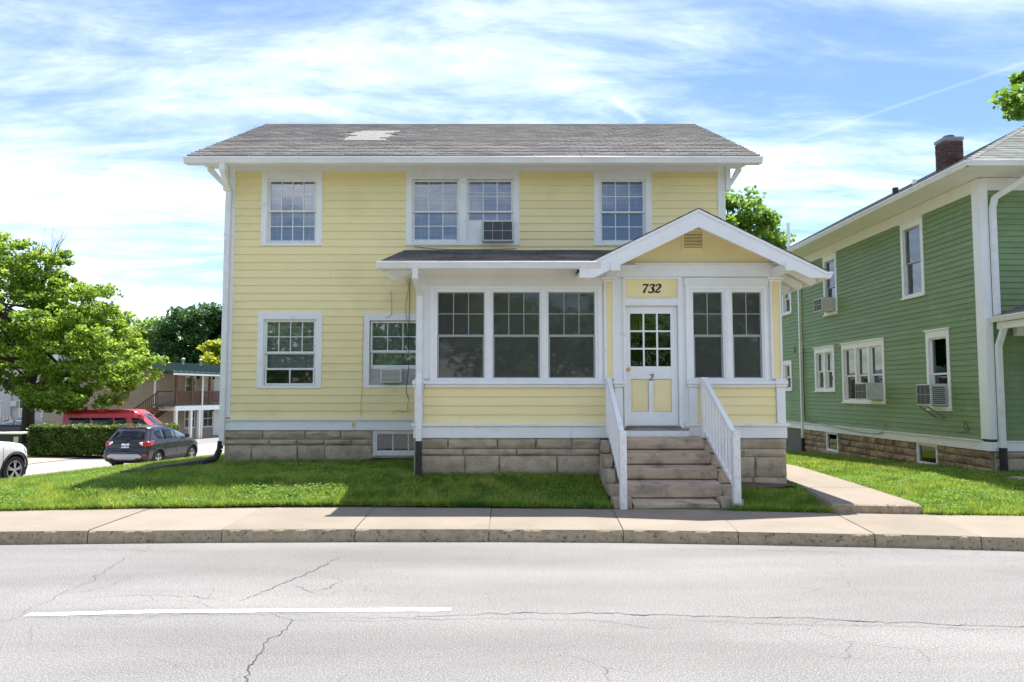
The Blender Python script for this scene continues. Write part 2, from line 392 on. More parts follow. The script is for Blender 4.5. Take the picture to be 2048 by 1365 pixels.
def grid_sheet(name, xs, ys, zf, mat, kind='structure', yf=None):
    mb = MB(); nx, ny = len(xs), len(ys)
    vs_ = []
    for i, x in enumerate(xs):
        for j, y in enumerate(ys):
            yy = yf(x, y) if yf else y
            vs_.append((x, yy, zf(x, yy)))
    fs = [(i*ny + j, (i+1)*ny + j, (i+1)*ny + j + 1, i*ny + j + 1) for i in range(nx-1) for j in range(ny-1)]
    mb.add(vs_, fs); o = mb.build(name, mat, smooth=True, angle=60); tag(o, kind=kind); return o
def lin(a, b, n): return [a + (b - a) * i / (n - 1) for i in range(n)]

# the wide ground that reaches the horizon, a little below everything built on it
far_grass = pm('far_grass', (0.055, 0.085, 0.025), (0.075, 0.085, 0.035), 0.15, rough=1.0)
mb = MB(); mb.quad((-900, -900, -2.6), (900, -900, -2.6), (900, 1400, -2.6), (-900, 1400, -2.6))
tag(mb.build('ground', far_grass), kind='structure')

# main road: one gently cambered sheet
asphalt = pm('worn_asphalt', (0.172, 0.167, 0.161), (0.150, 0.146, 0.141), 0.7, rough=0.9, spec=0.3, bump=0.7, bscale=85, bdist=0.006,
             c3=(0.31, 0.30, 0.288), s3=84, lo3=0.50, hi3=0.62, c4=(0.075, 0.072, 0.068), s4=58, lo4=0.585, hi4=0.67)
def asphalt_blotch(m):
    nt = m.node_tree; N = nt.nodes.new; L = nt.links.new; b = nt.nodes['Principled BSDF']
    src = b.inputs['Base Color'].links[0].from_socket
    geo = N('ShaderNodeNewGeometry'); mp = N('ShaderNodeMapping'); mp.inputs['Scale'].default_value = (0.18, 0.9, 1); L(geo.outputs['Position'], mp.inputs[0])
    n = N('ShaderNodeTexNoise'); n.inputs['Scale'].default_value = 1.1; n.inputs['Detail'].default_value = 4; L(mp.outputs[0], n.inputs['Vector'])
    mr = N('ShaderNodeMapRange'); mr.inputs['From Min'].default_value = .3; mr.inputs['From Max'].default_value = .7; mr.inputs['To Min'].default_value = .80; mr.inputs['To Max'].default_value = 1.15
    L(n.outputs['Fac'], mr.inputs['Value'])
    # hairline crazing, only in patches
    vo = N('ShaderNodeTexVoronoi'); vo.feature = 'DISTANCE_TO_EDGE'; vo.inputs['Scale'].default_value = 1.7
    wn = N('ShaderNodeTexNoise'); wn.inputs['Scale'].default_value = 5; wn.inputs['Detail'].default_value = 5; L(geo.outputs['Position'], wn.inputs['Vector'])
    mixv = N('ShaderNodeMix'); mixv.data_type = 'VECTOR'; mixv.inputs['Factor'].default_value = .12; L(geo.outputs['Position'], mixv.inputs['A']); L(wn.outputs['Color'], mixv.inputs['B'])
    L(mixv.outputs['Result'], vo.inputs['Vector'])
    cr = N('ShaderNodeMapRange'); cr.inputs['From Min'].default_value = .002; cr.inputs['From Max'].default_value = .010; cr.inputs['To Min'].default_value = .62; cr.inputs['To Max'].default_value = 1.0
    L(vo.outputs['Distance'], cr.inputs['Value'])
    pn = N('ShaderNodeTexNoise'); pn.inputs['Scale'].default_value = .55; pn.inputs['Detail'].default_value = 3; L(geo.outputs['Position'], pn.inputs['Vector'])
    pr = N('ShaderNodeMapRange'); pr.inputs['From Min'].default_value = .52; pr.inputs['From Max'].default_value = .62; L(pn.outputs['Fac'], pr.inputs['Value'])
    mx = N('ShaderNodeMix'); L(pr.outputs[0], mx.inputs['Factor']); mx.inputs['A'].default_value = 1.0; L(cr.outputs[0], mx.inputs['B'])
    mu = N('ShaderNodeMath'); mu.operation = 'MULTIPLY'; L(mr.outputs[0], mu.inputs[0]); L(mx.outputs['Result'], mu.inputs[1])
    hs = N('ShaderNodeHueSaturation'); L(src, hs.inputs['Color']); L(mu.outputs[0], hs.inputs['Value']); L(hs.outputs[0], b.inputs['Base Color'])
asphalt_blotch(asphalt)
def road_front(x, t):                       # t 0..1 from the far side of the road to just under the kerb
    return -4.0 + (interp(KERB, x) + 0.25 + 4.0) * t
grid_sheet('road', lin(-14, 16, 31), lin(0, 1, 12), lambda x, y: 0.0, asphalt, yf=road_front)
ROAD_WIDE = MB(); ROAD_WIDE.quad((-90, -4, -0.006), (-14, -4, -0.006), (-14, 8.8, -0.006), (-90, 5.0, -0.006)); ROAD_WIDE.quad((16, -4, -0.006), (80, -4, -0.006), (80, -3, -0.006), (16, 7.3, -0.006))
tag(ROAD_WIDE.build('road_ends', asphalt), kind='structure')
# ground behind the camera: far kerb and verge, seen only in the window glass
mb = MB(); mb.box(-90, 80, -4.3, -4.0, -0.3, 0.15); tag(mb.build('far_kerb', M['kerb_face']), kind='structure')
mb = MB(); mb.box(-90, 80, -60, -4.302, -0.4, 0.14); tag(mb.build('far_verge', far_grass), kind='structure')

# side street running back past the house on the left
SZ = [(4, -0.02), (9, -0.05), (12, -0.30), (21.5, -0.745), (30, -1.13), (33, -1.16), (38, -1.22), (48, -1.30), (70, -1.5), (120, -1.8)]
side_asphalt = pm('side_street_asphalt', (0.30, 0.285, 0.265), (0.255, 0.245, 0.23), 0.5, rough=0.9, bump=0.4, bscale=80, c3=(0.20, 0.19, 0.18), s3=40, lo3=0.6, hi3=0.75, bdist=0.005)
def street_x(t, y): return -9.9 - 10.0 * t + max(0, y - 33) * 0.12
def street():
    ys = [5, 8, 10, 12, 15, 18, 21.5, 25, 28, 30, 33, 36, 40, 48, 58, 70, 95, 120]; mb = MB(); n = 5
    vs_ = [(street_x(i / (n-1), y), y, interp(SZ, y)) for y in ys for i in range(n)]
    mb.add(vs_, [(j*n + i, j*n + i + 1, (j+1)*n + i + 1, (j+1)*n + i) for j in range(len(ys)-1) for i in range(n-1)])
    return tag(mb.build('side_street', side_asphalt, smooth=True), kind='structure')
street()
# concrete gutter along the far edge of the side street
mb = MB()
ysg = [14, 20, 25, 30, 33, 36, 40]
for a, b in zip(ysg, ysg[1:]):
    x0, x1 = street_x(1, a), street_x(1, b); z0, z1 = interp(SZ, a) + .02, interp(SZ, b) + .02
    mb.quad((x0 - 1.5, a, z0 + .05), (x0 + .25, a, z0), (x1 + .25, b, z1), (x1 - 1.5, b, z1 + .05))
tag(mb.build('street_gutter', pm('gutter_concrete', (0.38, 0.32, 0.26), (0.30, 0.26, 0.21), 2, rough=.9)), kind='structure')

# lawn round the two houses
LX = lin(-9.7, 18, 84)
def lawn_y(x, t):
    y0 = interp(BACK, x); return y0 + (34 - y0) * (t ** 1.7)
grid_sheet('lawn', LX, lin(0, 1, 46), lambda x, y: gz1(x, y) + 0.012 * mnoise.noise(Vector((x * 1.3, y * 1.3, 0))) - (0.012 if y < interp(BACK, x) + .03 else 0), M['turf'], yf=lawn_y)
# low stone kerb holding the lawn above the street
mb = MB(); ys2 = [10.0, 12, 14, 16, 18, 20, 22, 24, 26, 28, 30, 32, 34]
for a, b in zip(ys2, ys2[1:]):
    za, zb = gz1(-9.65, a) + .012, gz1(-9.65, b) + .012; sa, sb = interp(SZ, a) - .2, interp(SZ, b) - .2
    mb.add([(-9.9, a, sa), (-9.68, a, sa), (-9.68, a, za), (-9.9, a, za), (-9.9, b, sb), (-9.68, b, sb), (-9.68, b, zb), (-9.9, b, zb)],
           [(0,1,2,3),(7,6,5,4),(3,2,6,7),(0,3,7,4),(1,5,6,2)])
tag(mb.build('street_kerb', M['kerb_face'], fix=True), kind='structure')
# far side of the street: verge with the hedge, parking apron in front of the flats
def verge_z(x, y): return interp([(10, -.35), (20, -.68), (30, -1.0), (36, -1.08), (43, -.92), (49, -1.2), (56, -1.5), (62, -1.6), (120, -1.8)], y) - 0.03
grid_sheet('verge', lin(-95, -21.2, 16), lin(6, 110, 40), verge_z, pm('verge_grass', (0.10, 0.16, 0.03), (0.13, 0.15, 0.045), 1.0, rough=1.0, bump=.6, bscale=30))
apron = pm('parking_asphalt', (0.26, 0.245, 0.235), (0.21, 0.20, 0.19), .6, rough=.9)
grid_sheet('parking_lot', lin(-70, -22.6, 8), lin(45.5, 58, 8), lambda x, y: verge_z(x, y) + .03, apron)
grid_sheet('forecourt', lin(-21.2, -8, 8), lin(37, 110, 20), lambda x, y: interp(SZ, y) - .03, pm('forecourt_gravel', (0.25, 0.235, 0.22), (0.19, 0.18, 0.17), 1, rough=1))

# ------------------------------------------------------------------ sidewalk: slab after slab
sw_base = MB()
xs = lin(-9.6, 16, 60)
for a, b in zip(xs, xs[1:]):
    sw_base.quad((a, interp(KERB, a) + .015, .125), (b, interp(KERB, b) + .015, .125), (b, interp(BACK, b), .155), (a, interp(BACK, a), .155))
    sw_base.quad((a, interp(KERB, a) + .015, -.06), (b, interp(KERB, b) + .015, -.06), (b, interp(KERB, b) + .015, .125), (a, interp(KERB, a) + .015, .125))
sidewalk = tag(sw_base.build('sidewalk', M['joint']), kind='structure')
JF = [-9.6, -8.1, -6.55, -4.97, -3.39, -1.783, -.152, 1.474, 2.829, 4.381, 5.536, 6.85, 8.2, 9.6, 11.1, 12.6, 14.2, 16]
JB = [-9.6, -8.1, -6.55, -4.963, -3.412, -1.806, -.142, 1.56, 2.963, 4.518, 5.717, 7.05, 8.45, 9.85, 11.3, 12.8, 14.3, 16]
for k in range(len(JF) - 1):
    n = 25; g = .0045; dz = random.uniform(-.004, .004); vs_ = []; rows = 7
    for i in range(n):
        t = i / (n - 1)
        xf = JF[k] + g + (JF[k+1] - JF[k] - 2*g) * t; xb = JB[k] + g + (JB[k+1] - JB[k] - 2*g) * t
        yf, yb = interp(KERB, xf), interp(BACK, xb)
        ch = .016 * max(0, mnoise.noise(Vector((xf * 6, 3, k)))) + .010 * mnoise.noise(Vector((xf * 19, 1, k)))
        pts = [(xf, yf - .012, -.06), (xf, yf - .006 + ch * .4, .05), (xf, yf + ch * .5, .118), (xf, yf + .012 + ch, .148 - ch * .3), (xf, yf + .045 + ch, .156)]
        for q in (.25, .6, 1.0): pts.append((xf + (xb - xf) * q, yf + (yb - yf) * q, .156 + .024 * q))
        vs_ += [(x, y, z + dz) for x, y, z in pts]
    rows = len(pts); mb = MB()
    for i in range(n - 1):
        for j in range(rows - 1):
            mb.cur = 1 if j < 3 else 0
            mb.f.append([i*rows + j, (i+1)*rows + j, (i+1)*rows + j + 1, i*rows + j + 1]); mb.m.append(mb.cur)
    mb.v = vs_
    mb.build('paving_slab', [M['concrete'], M['kerb_face']], sidewalk, smooth=True, angle=50)

# ------------------------------------------------------------------ road paint and cracks, sheets just above the asphalt
def ribbon(name, pts, width, z, mat, parent=None, jag=0.0, sub=0.12, taper=True, ragged=0.0):
    P = []
    for (x0, y0), (x1, y1) in zip(pts, pts[1:]):
        n = max(1, int(math.hypot(x1-x0, y1-y0) / sub))
        for i in range(n): P.append((x0 + (x1-x0) * i / n, y0 + (y1-y0) * i / n))
    P.append(pts[-1]); k = len(P); vs_ = []
    for i, (x, y) in enumerate(P):
        dx, dy = P[min(i+1, k-1)][0] - P[max(i-1, 0)][0], P[min(i+1, k-1)][1] - P[max(i-1, 0)][1]
        l = math.hypot(dx, dy) or 1; nx_, ny_ = -dy / l, dx / l
        j = jag * (mnoise.noise(Vector((x * 5, y * 5, 1.3))) + .55 * mnoise.noise(Vector((x * 16, y * 16, 4))) + .35 * mnoise.noise(Vector((x * 47, y * 47, 9))))
        w = width * (0.5 + abs(mnoise.noise(Vector((x * 4.1, y * 4.1, 7)))) * 1.2) if jag else width
        if taper and jag: w *= min(1, .25 + 3 * min(i, k-1-i) / k)
        ra, rb = (ragged * random.uniform(-1, 1) for _ in range(2))
        vs_ += [(x + nx_ * (j + w/2 + ra), y + ny_ * (j + w/2 + ra), z), (x + nx_ * (j - w/2 + rb), y + ny_ * (j - w/2 + rb), z)]
    mb = MB(); mb.add(vs_, [(2*i, 2*i+1, 2*i+3, 2*i+2) for i in range(k-1)])
    return mb.build(name, mat, parent, fix=False)
road = bpy.data.objects['road']; ORG[road] = Vector((0, 0, 0))
ln = ribbon('lane_line', [(-3.86, 6.38), (-2.902, 6.47), (-1.673, 6.51), (-0.9, 6.525), (-0.42, 6.528)], .10, .004, M['line_white'], sub=.04, ragged=.004)
tag(ln, 'worn white lane line painted on the asphalt road', 'road marking')
cracks = [[(-3.915, 6.0), (-3.953, 7.015), (-3.90, 7.40), (-4.0, 7.8), (-4.142, 8.591), (-4.05, 9.0), (-4.186, 9.26)],
          [(-2.305, 6.66), (-2.15, 7.1), (-2.087, 7.375), (-1.98, 7.7), (-1.906, 7.991), (-1.85, 8.25), (-1.78, 8.6)],
          [(-1.56, 4.6), (-1.586, 4.928), (-1.66, 5.3), (-1.697, 5.645), (-1.652, 5.995), (-1.685, 6.254), (-1.9, 6.42)],
          [(-1.685, 6.254), (-1.22, 6.322), (-0.8, 6.30), (-0.418, 6.364), (0.086, 6.435), (0.7, 6.43), (1.21, 6.392), (1.997, 6.309), (2.5, 6.27), (3.133, 6.174), (4.037, 6.07), (5.2, 5.9)],
          [(-1.6, 6.2), (-0.9, 6.22), (-0.3, 6.29), (0.3, 6.26), (0.9, 6.20), (1.1, 6.05), (1.6, 5.98)],
          [(-4.3, 6.2), (-3.6, 6.31), (-2.6, 6.38), (-1.7, 6.41), (-1.0, 6.36)],
          [(1.3, 6.25), (2.0, 6.16), (2.6, 6.10), (3.4, 6.05), (3.9, 5.96)],
          [(-1.75, 7.05), (-1.60, 7.25), (-1.55, 7.5), (-1.66, 7.75)], [(-2.0, 7.35), (-1.82, 7.28), (-1.72, 7.06), (-1.58, 7.0)],
          [(-2.35, 6.75), (-2.7, 6.95), (-3.2, 7.0), (-3.7, 6.9)], [(-3.96, 7.0), (-3.7, 7.25), (-3.62, 7.6), (-3.72, 7.75)],
          [(-5.6, 9.05), (-4.6, 9.02), (-3.9, 8.9), (-3.2, 8.95)], [(1.6, 9.05), (3.0, 8.95), (4.6, 8.72), (6.2, 8.44)]]
for i, c in enumerate(cracks):
    ribbon('crack', c, .012 if i in (1, 2, 3) else .006, .003 + .0004 * i, M['tar'], road, jag=.05, sub=.025)

# concrete walk between the two houses: two raised slabs
def walk_edges(t):      # left and right edge, t 0 (sidewalk) .. 1 (back)
    Lp = [(0, 4.50, 10.585), (.25, 4.72, 12.2), (.45, 4.80, 13.5), (.7, 4.85, 16.5), (1, 4.9, 22)]
    Rp = [(0, 5.66, 10.455), (.25, 5.74, 12.2), (.45, 5.76, 13.5), (.7, 5.8, 16.5), (1, 5.85, 22)]
    f = lambda P, k: interp([(p[0], p[k]) for p in P], t)
    return (f(Lp, 1), f(Lp, 2)), (f(Rp, 1), f(Rp, 2))
WTOP = [(10.4, .305), (12.2, .335), (13.5, .36), (15, .385), (16.5, .36), (20, .25), (22, .17)]
mb = MB(); base_pts = []
for t in lin(0, 1, 14):
    l, r = walk_edges(t); base_pts.append((l, r))
for (l0, r0), (l1, r1) in zip(base_pts, base_pts[1:]):
    z0, z1 = interp(WTOP, l0[1]) - .03, interp(WTOP, l1[1]) - .03
    mb.quad((l0[0] + .02, l0[1] + .02, z0), (r0[0] - .02, r0[1] + .02, z0), (r1[0] - .02, r1[1], z1), (l1[0] + .02, l1[1], z1))
path = tag(mb.build('path', M['joint']), kind='structure')
for a, b in ((0, .235), (.24, .62), (.625, 1)):
    n = 12; mb = MB(); vs_ = []
    for i in range(n):
        t = a + (b - a) * i / (n - 1); l, r = walk_edges(t); z = interp(WTOP, l[1])
        for (x, y), s in ((l, -1), (r, 1)):
            pass
        ins = .018
        y0o = (.02 if (i == 0) else 0)
        zt = z - (.012 if i == 0 and a == 0 else 0)
        e = .004 * mnoise.noise(Vector((t * 40, 2, 0)))
        vs_ += [(l[0] - e, l[1], z - .16), (l[0] - e, l[1], zt - .018), (l[0] + ins, l[1] + y0o, zt), (r[0] - ins, r[1] + y0o, zt), (r[0] + e, r[1], zt - .018), (r[0] + e, r[1], z - .16)]
    for i in range(n - 1):
        for j in range(5):
            mb.f.append([i*6 + j, i*6 + j + 1, (i+1)*6 + j + 1, (i+1)*6 + j]); mb.m.append(1 if j in (0, 4) else 0)
    mb.f.append([0, 1, 4, 5]); mb.m.append(1); mb.f.append([1, 2, 3, 4]); mb.m.append(1)
    q = (n-1) * 6; mb.f.append([q, q+5, q+4, q+3, q+2, q+1]); mb.m.append(1)
    mb.v = vs_
    mb.build('concrete_slab', [M['concrete'], M['kerb_face']], path, angle=40)
# bare soil under the porch on the right
mb = MB(); vs_ = []
pl = [(3.42, 12.47), (3.5, 11.75), (3.9, 11.95), (4.35, 12.1), (4.62, 12.3), (4.60, 12.47)]
mb.add([(x, y, gz1(x, y) + .03) for x, y in pl], [tuple(range(len(pl)))])
tag(mb.build('bare_soil', M['dirt']), kind='structure')

# ================================================================== BUILDING KIT
class Front:                                   # a wall facing the road (-Y); s = X, d = depth into the wall
    rot = 0.0
    def __init__(s, Y): s.Y = Y
    def pt(s, a, d, z): return (a, s.Y + d, z)
    def box(s, mb, a0, a1, d0, d1, z0, z1): return mb.box(a0, a1, s.Y + d0, s.Y + d1, z0, z1)
    def quad(s, mb, a0, a1, z0, z1, d=0): return mb.quad(s.pt(a0, d, z0), s.pt(a1, d, z0), s.pt(a1, d, z1), s.pt(a0, d, z1))
class Left:                                    # a wall facing left (-X); s = Y
    rot = -math.pi / 2
    def __init__(s, X): s.X = X
    def pt(s, a, d, z): return (s.X + d, a, z)
    def box(s, mb, a0, a1, d0, d1, z0, z1): return mb.box(s.X + d0, s.X + d1, a0, a1, z0, z1)
    def quad(s, mb, a0, a1, z0, z1, d=0): return mb.quad(s.pt(a1, d, z0), s.pt(a0, d, z0), s.pt(a0, d, z1), s.pt(a1, d, z1))

_unit = {}
def unit_board(mat):
    if ('b', mat) not in _unit:
        mb = MB(); mb.prism([(0, 0), (-.024, .0), (-.0225, .045), (-.006, 1.0), (0, 1.0)], 1.0, 'x', 0.0)
        _unit['b', mat] = mb.mesh('clapboard', mat)
    return _unit['b', mat]
def unit_box(name, mat):
    if (name, mat) not in _unit:
        mb = MB(); mb.box(0, 1, 0, 1, 0, 1); _unit[name, mat] = mb.mesh(name, mat)
    return _unit[name, mat]
def minus(a, b, cuts):
    segs = [(a, b)]
    for c, d in cuts:
        out = []
        for p, q in segs:
            if d <= p or c >= q: out.append((p, q)); continue
            if c > p: out.append((p, c))
            if d < q: out.append((d, q))
        segs = out
    return [(p, q) for p, q in segs if q - p > .012]
def siding(fr, parent, s0, s1, z0, z1, ex, holes, mat, joints=0.0, name='clapboard'):
    n = int(math.ceil((z1 - z0) / ex - 1e-6)); me = unit_board(mat)
    for i in range(n):
        a = z0 + i * ex; b = min(a + ex, z1)
        cuts = [(h[0], h[1]) for h in holes if h[2] < b - .004 and h[3] > a + .004]
        # boards partly covered by a casing's top or bottom run behind it
        cuts = [(h[0], h[1]) for h in holes if h[2] < a + .004 + .02 and h[3] > b - .024 or (h[2] < b and h[3] > a and min(b, h[3]) - max(a, h[2]) > .6 * (b - a))]
        for h in holes:                        # slivers of board left above and below a casing
            if (h[0], h[1]) not in cuts: continue
            for lo_, hi_ in ((a, h[2]), (h[3], b)):
                lo_, hi_ = max(a, lo_), min(b, hi_)
                if hi_ - lo_ > .012 and h[1] > s0 and h[0] < s1:
                    u, w = max(h[0], s0), min(h[1], s1); o = link(name, me, parent, fr.pt(u if fr.rot == 0 else w, 0, lo_)); o.rotation_euler = (0, 0, fr.rot); o.scale = (w - u, 1, hi_ - lo_)
        for p, q in minus(s0, s1, cuts):
            pieces = [(p, q)]
            if joints and q - p > 2.4 and random.random() < joints:
                c = random.uniform(p + .9, q - .9); pieces = [(p, c - .0015), (c + .0015, q)]
            for u, w in pieces:
                o = link(name, me, parent, fr.pt(u if fr.rot == 0 else w, random.uniform(-.0015, .0015), a))
                o.rotation_euler = (0, 0, fr.rot); o.scale = (w - u, 1, (b - a))
def wall_sheet(mb, fr, s0, s1, z0, z1, holes, d=0.0):
    ss = sorted({s0, s1, *[min(max(v, s0), s1) for h in holes for v in h[:2]]}); zs = sorted({z0, z1, *[min(max(v, z0), z1) for h in holes for v in h[2:4]]})
    for a, b in zip(ss, ss[1:]):
        for c, e in zip(zs, zs[1:]):
            x, z = (a+b)/2, (c+e)/2
            if any(h[0] < x < h[1] and h[2] < z < h[3] for h in holes): continue
            fr.quad(mb, a, b, c, e, d)
def pane(fr, parent, s0, s1, z0, z1, d, mat, tilt=.004):
    o = link('pane', unit_box('pane', mat), parent, fr.pt(s0, d, z0))
    w, t, h = s1 - s0, .004, z1 - z0
    o.scale = (w, t, h) if fr.rot == 0 else (t, w, h)
    a, b = random.uniform(-tilt, tilt), random.uniform(-tilt, tilt)
    o.rotation_euler = (a, 0, b) if fr.rot == 0 else (0, a, b)
    return o
def sash(fr, parent, s0, s1, z0, z1, d, nx, ny, fw, mw, gm, wm, name='sash', topw=None, botw=None):
    """one sash: stiles, rails, glazing bars and its panes (the panes hang on the window: no deeper level)"""
    mb = MB(); tw = topw or fw; bw = botw or fw
    fr.box(mb, s0, s0 + fw, d, d + .035, z0, z1); fr.box(mb, s1 - fw, s1, d, d + .035, z0, z1)
    fr.box(mb, s0 + fw, s1 - fw, d + .001, d + .034, z0, z0 + bw); fr.box(mb, s0 + fw, s1 - fw, d + .001, d + .034, z1 - tw, z1)
    a0, a1, c0, c1 = s0 + fw, s1 - fw, z0 + bw, z1 - tw
    for i in range(1, nx):
        x = a0 + (a1 - a0) * i / nx; fr.box(mb, x - mw/2, x + mw/2, d + .006, d + .028, c0, c1)
    for j in range(1, ny):
        z = c0 + (c1 - c0) * j / ny; fr.box(mb, a0, a1, d + .008, d + .026, z - mw/2, z + mw/2)
    mb.build(name, wm, parent)
    for i in range(nx):
        for j in range(ny):
            pane(fr, parent, a0 + (a1 - a0) * i / nx + (mw/2 if i else 0), a0 + (a1 - a0) * (i+1) / nx - (mw/2 if i < nx-1 else 0),
                 c0 + (c1 - c0) * j / ny + (mw/2 if j else 0), c0 + (c1 - c0) * (j+1) / ny - (mw/2 if j < ny-1 else 0), d + .016, gm)
def blind(fr, parent, s0, s1, z0, z1, d, pitch=.026, name='blind', mat=None):
    mb = MB(); z = z1
    fr.box(mb, s0, s1, d - .012, d + .018, z1, z1 + .03)
    while z > z0:
        mb.quad(fr.pt(s0, d - .008, z - .008), fr.pt(s1, d - .008, z - .008), fr.pt(s1, d + .008, z + .008), fr.pt(s0, d + .008, z + .008)); z -= pitch
    for t in (.15, .85): fr.box(mb, s0 + (s1-s0)*t - .004, s0 + (s1-s0)*t + .004, d - .010, d - .0085, z0, z1)
    mb.build(name, mat or M['blind'], parent, fix=False)
def drape(fr, parent, s0, s1, z0, z1, d, mat, folds=7, amp=.02, name='curtain'):
    mb = MB(); n = folds * 8; vs_ = []
    for i in range(n + 1):
        t = i / n; dd = d + amp * math.sin(t * folds * 2 * math.pi) + amp * .4 * math.sin(t * folds * 4.3)
        vs_ += [fr.pt(s0 + (s1-s0) * t, dd, z0), fr.pt(s0 + (s1-s0) * t, dd, z1)]
    mb.add(vs_, [(2*i, 2*i+2, 2*i+3, 2*i+1) for i in range(n)]); mb.build(name, mat, parent, smooth=True, fix=False)
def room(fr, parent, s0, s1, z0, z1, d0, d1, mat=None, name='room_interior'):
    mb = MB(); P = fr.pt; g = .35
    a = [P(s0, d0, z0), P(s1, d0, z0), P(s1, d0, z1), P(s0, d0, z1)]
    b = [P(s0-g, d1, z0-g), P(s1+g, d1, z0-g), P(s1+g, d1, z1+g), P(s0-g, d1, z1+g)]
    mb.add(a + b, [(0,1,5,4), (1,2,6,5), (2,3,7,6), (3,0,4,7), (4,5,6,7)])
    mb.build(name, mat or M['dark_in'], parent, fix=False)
def casing(fr, parent, s0, s1, z0, z1, wl, wr, wt, wb, mat, proud=.032, deep=.10, mull=(), cap=False, sill=False, name='window', bevel=.004):
    mb = MB()
    i0, i1, j0, j1 = s0 + wl, s1 - wr, z0 + wb, z1 - wt
    fr.box(mb, s0, i0, -proud, .004, z0, z1); fr.box(mb, i1, s1, -proud, .004, z0, z1)
    fr.box(mb, i0, i1, -proud + .001, .003, j1, z1); fr.box(mb, i0, i1, -proud + .001, .003, z0, j0)
    # jambs: the reveal round the opening
    fr.box(mb, i0 - .012, i0, .004, deep, j0, j1); fr.box(mb, i1, i1 + .012, .004, deep, j0, j1)
    fr.box(mb, i0, i1, .0035, deep, j1, j1 + .012); fr.box(mb, i0, i1, .0035, deep, j0 - .012, j0)
    for a, b in mull: fr.box(mb, a, b, -proud + .003, deep, j0, j1)
    if cap: fr.box(mb, s0 - .035, s1 + .035, -proud - .035, .002, z1, z1 + .03)
    if sill: fr.box(mb, s0 - .02, s1 + .02, -proud - .03, .002, z0 - .035, z0)
    return mb.build(name, mat, parent, bevel=bevel)
def stone_block(fr, parent, s0, s1, z0, z1, mat, proud=.05, back=.10, name='stone', seed=None, nx=None):
    nx = nx or max(5, min(14, int((s1 - s0) / .065))); vs_ = []; sd_ = seed if seed is not None else random.random() * 100
    us = [0, .02 / (s1-s0)] + [(.02 + (s1-s0-.04) * i / (nx-2)) / (s1-s0) for i in range(1, nx-2)] + [1 - .02 / (s1-s0), 1]
    hz = z1 - z0; ws = [0, .016 / hz, .3, .5, .7, 1 - .016 / hz, 1]
    for i, u in enumerate(us):
        for j, w in enumerate(ws):
            edge = (i in (0, len(us)-1)) or (j in (0, len(ws)-1))
            s, z = s0 + (s1 - s0) * u, z0 + hz * w
            nn = mnoise.noise(Vector((s * 4.2 + sd_, z * 6, sd_))) + .7 * mnoise.noise(Vector((s * 12, z * 15, sd_))) + .35 * mnoise.noise(Vector((s * 31, z * 31, sd_)))
            dd = 0.0 if edge else -(proud * (.55 + .75 * nn) * (1.0 if j in (2, 3, 4) else .45) + .008)
            if edge: dd = -.008 * (1 + nn)
            vs_.append(fr.pt(s + (.005 * nn if not edge else .003 * nn), dd, z + .004 * nn * (0 if edge else 1)))
    m_ = len(ws); mb = MB(); fs = [(i*m_ + j, (i+1)*m_ + j, (i+1)*m_ + j + 1, i*m_ + j + 1) for i in range(len(us)-1) for j in range(m_-1)]
    b = len(vs_); vs_ += [fr.pt(s0, back, z0), fr.pt(s1, back, z0), fr.pt(s1, back, z1), fr.pt(s0, back, z1)]
    L_ = (len(us)-1) * m_
    fs += [tuple([i*m_ for i in range(len(us))][::-1] + [b, b+1]), tuple([i*m_ + m_-1 for i in range(len(us))] + [b+2, b+3]),
           tuple(list(range(m_)) + [b+3, b]), tuple(list(range(L_, L_ + m_))[::-1] + [b+1, b+2])]
    mb.add(vs_, fs); return mb.build(name, mat, parent, smooth=True, angle=48)
def courses(fr, parent, s0, s1, rows, mat, holes=(), proud=.05, gap=.008, lmin=.5, lmax=1.1):
    for z0, z1 in rows:
        cuts = [(h[0], h[1]) for h in holes if h[2] < z1 - .02 and h[3] > z0 + .02]
        for p, q in minus(s0, s1, cuts):
            s = p
            while s < q - .01:
                l = random.uniform(lmin, lmax) * (1.0 if z1 - z0 > .2 else .95); e = s + l
                if q - e < lmin * .6: e = q
                if e - s > .06: stone_block(fr, parent, s + gap/2, e - gap/2, z0 + gap/2, z1 - gap/2, mat, proud)
                s = e
def shingle_mesh(mat, w, ex):
    mb = MB(); t = .018
    mb.add([(0,0,0),(w,0,0),(w,ex*1.04,0),(0,ex*1.04,0),(0,0,t),(w,0,t),(w,ex*1.04,.0015),(0,ex*1.04,.0015)], [(4,5,6,7),(0,1,5,4),(0,4,7,3),(1,2,6,5)])
    return mb.mesh('shingle', mat, fix=False)
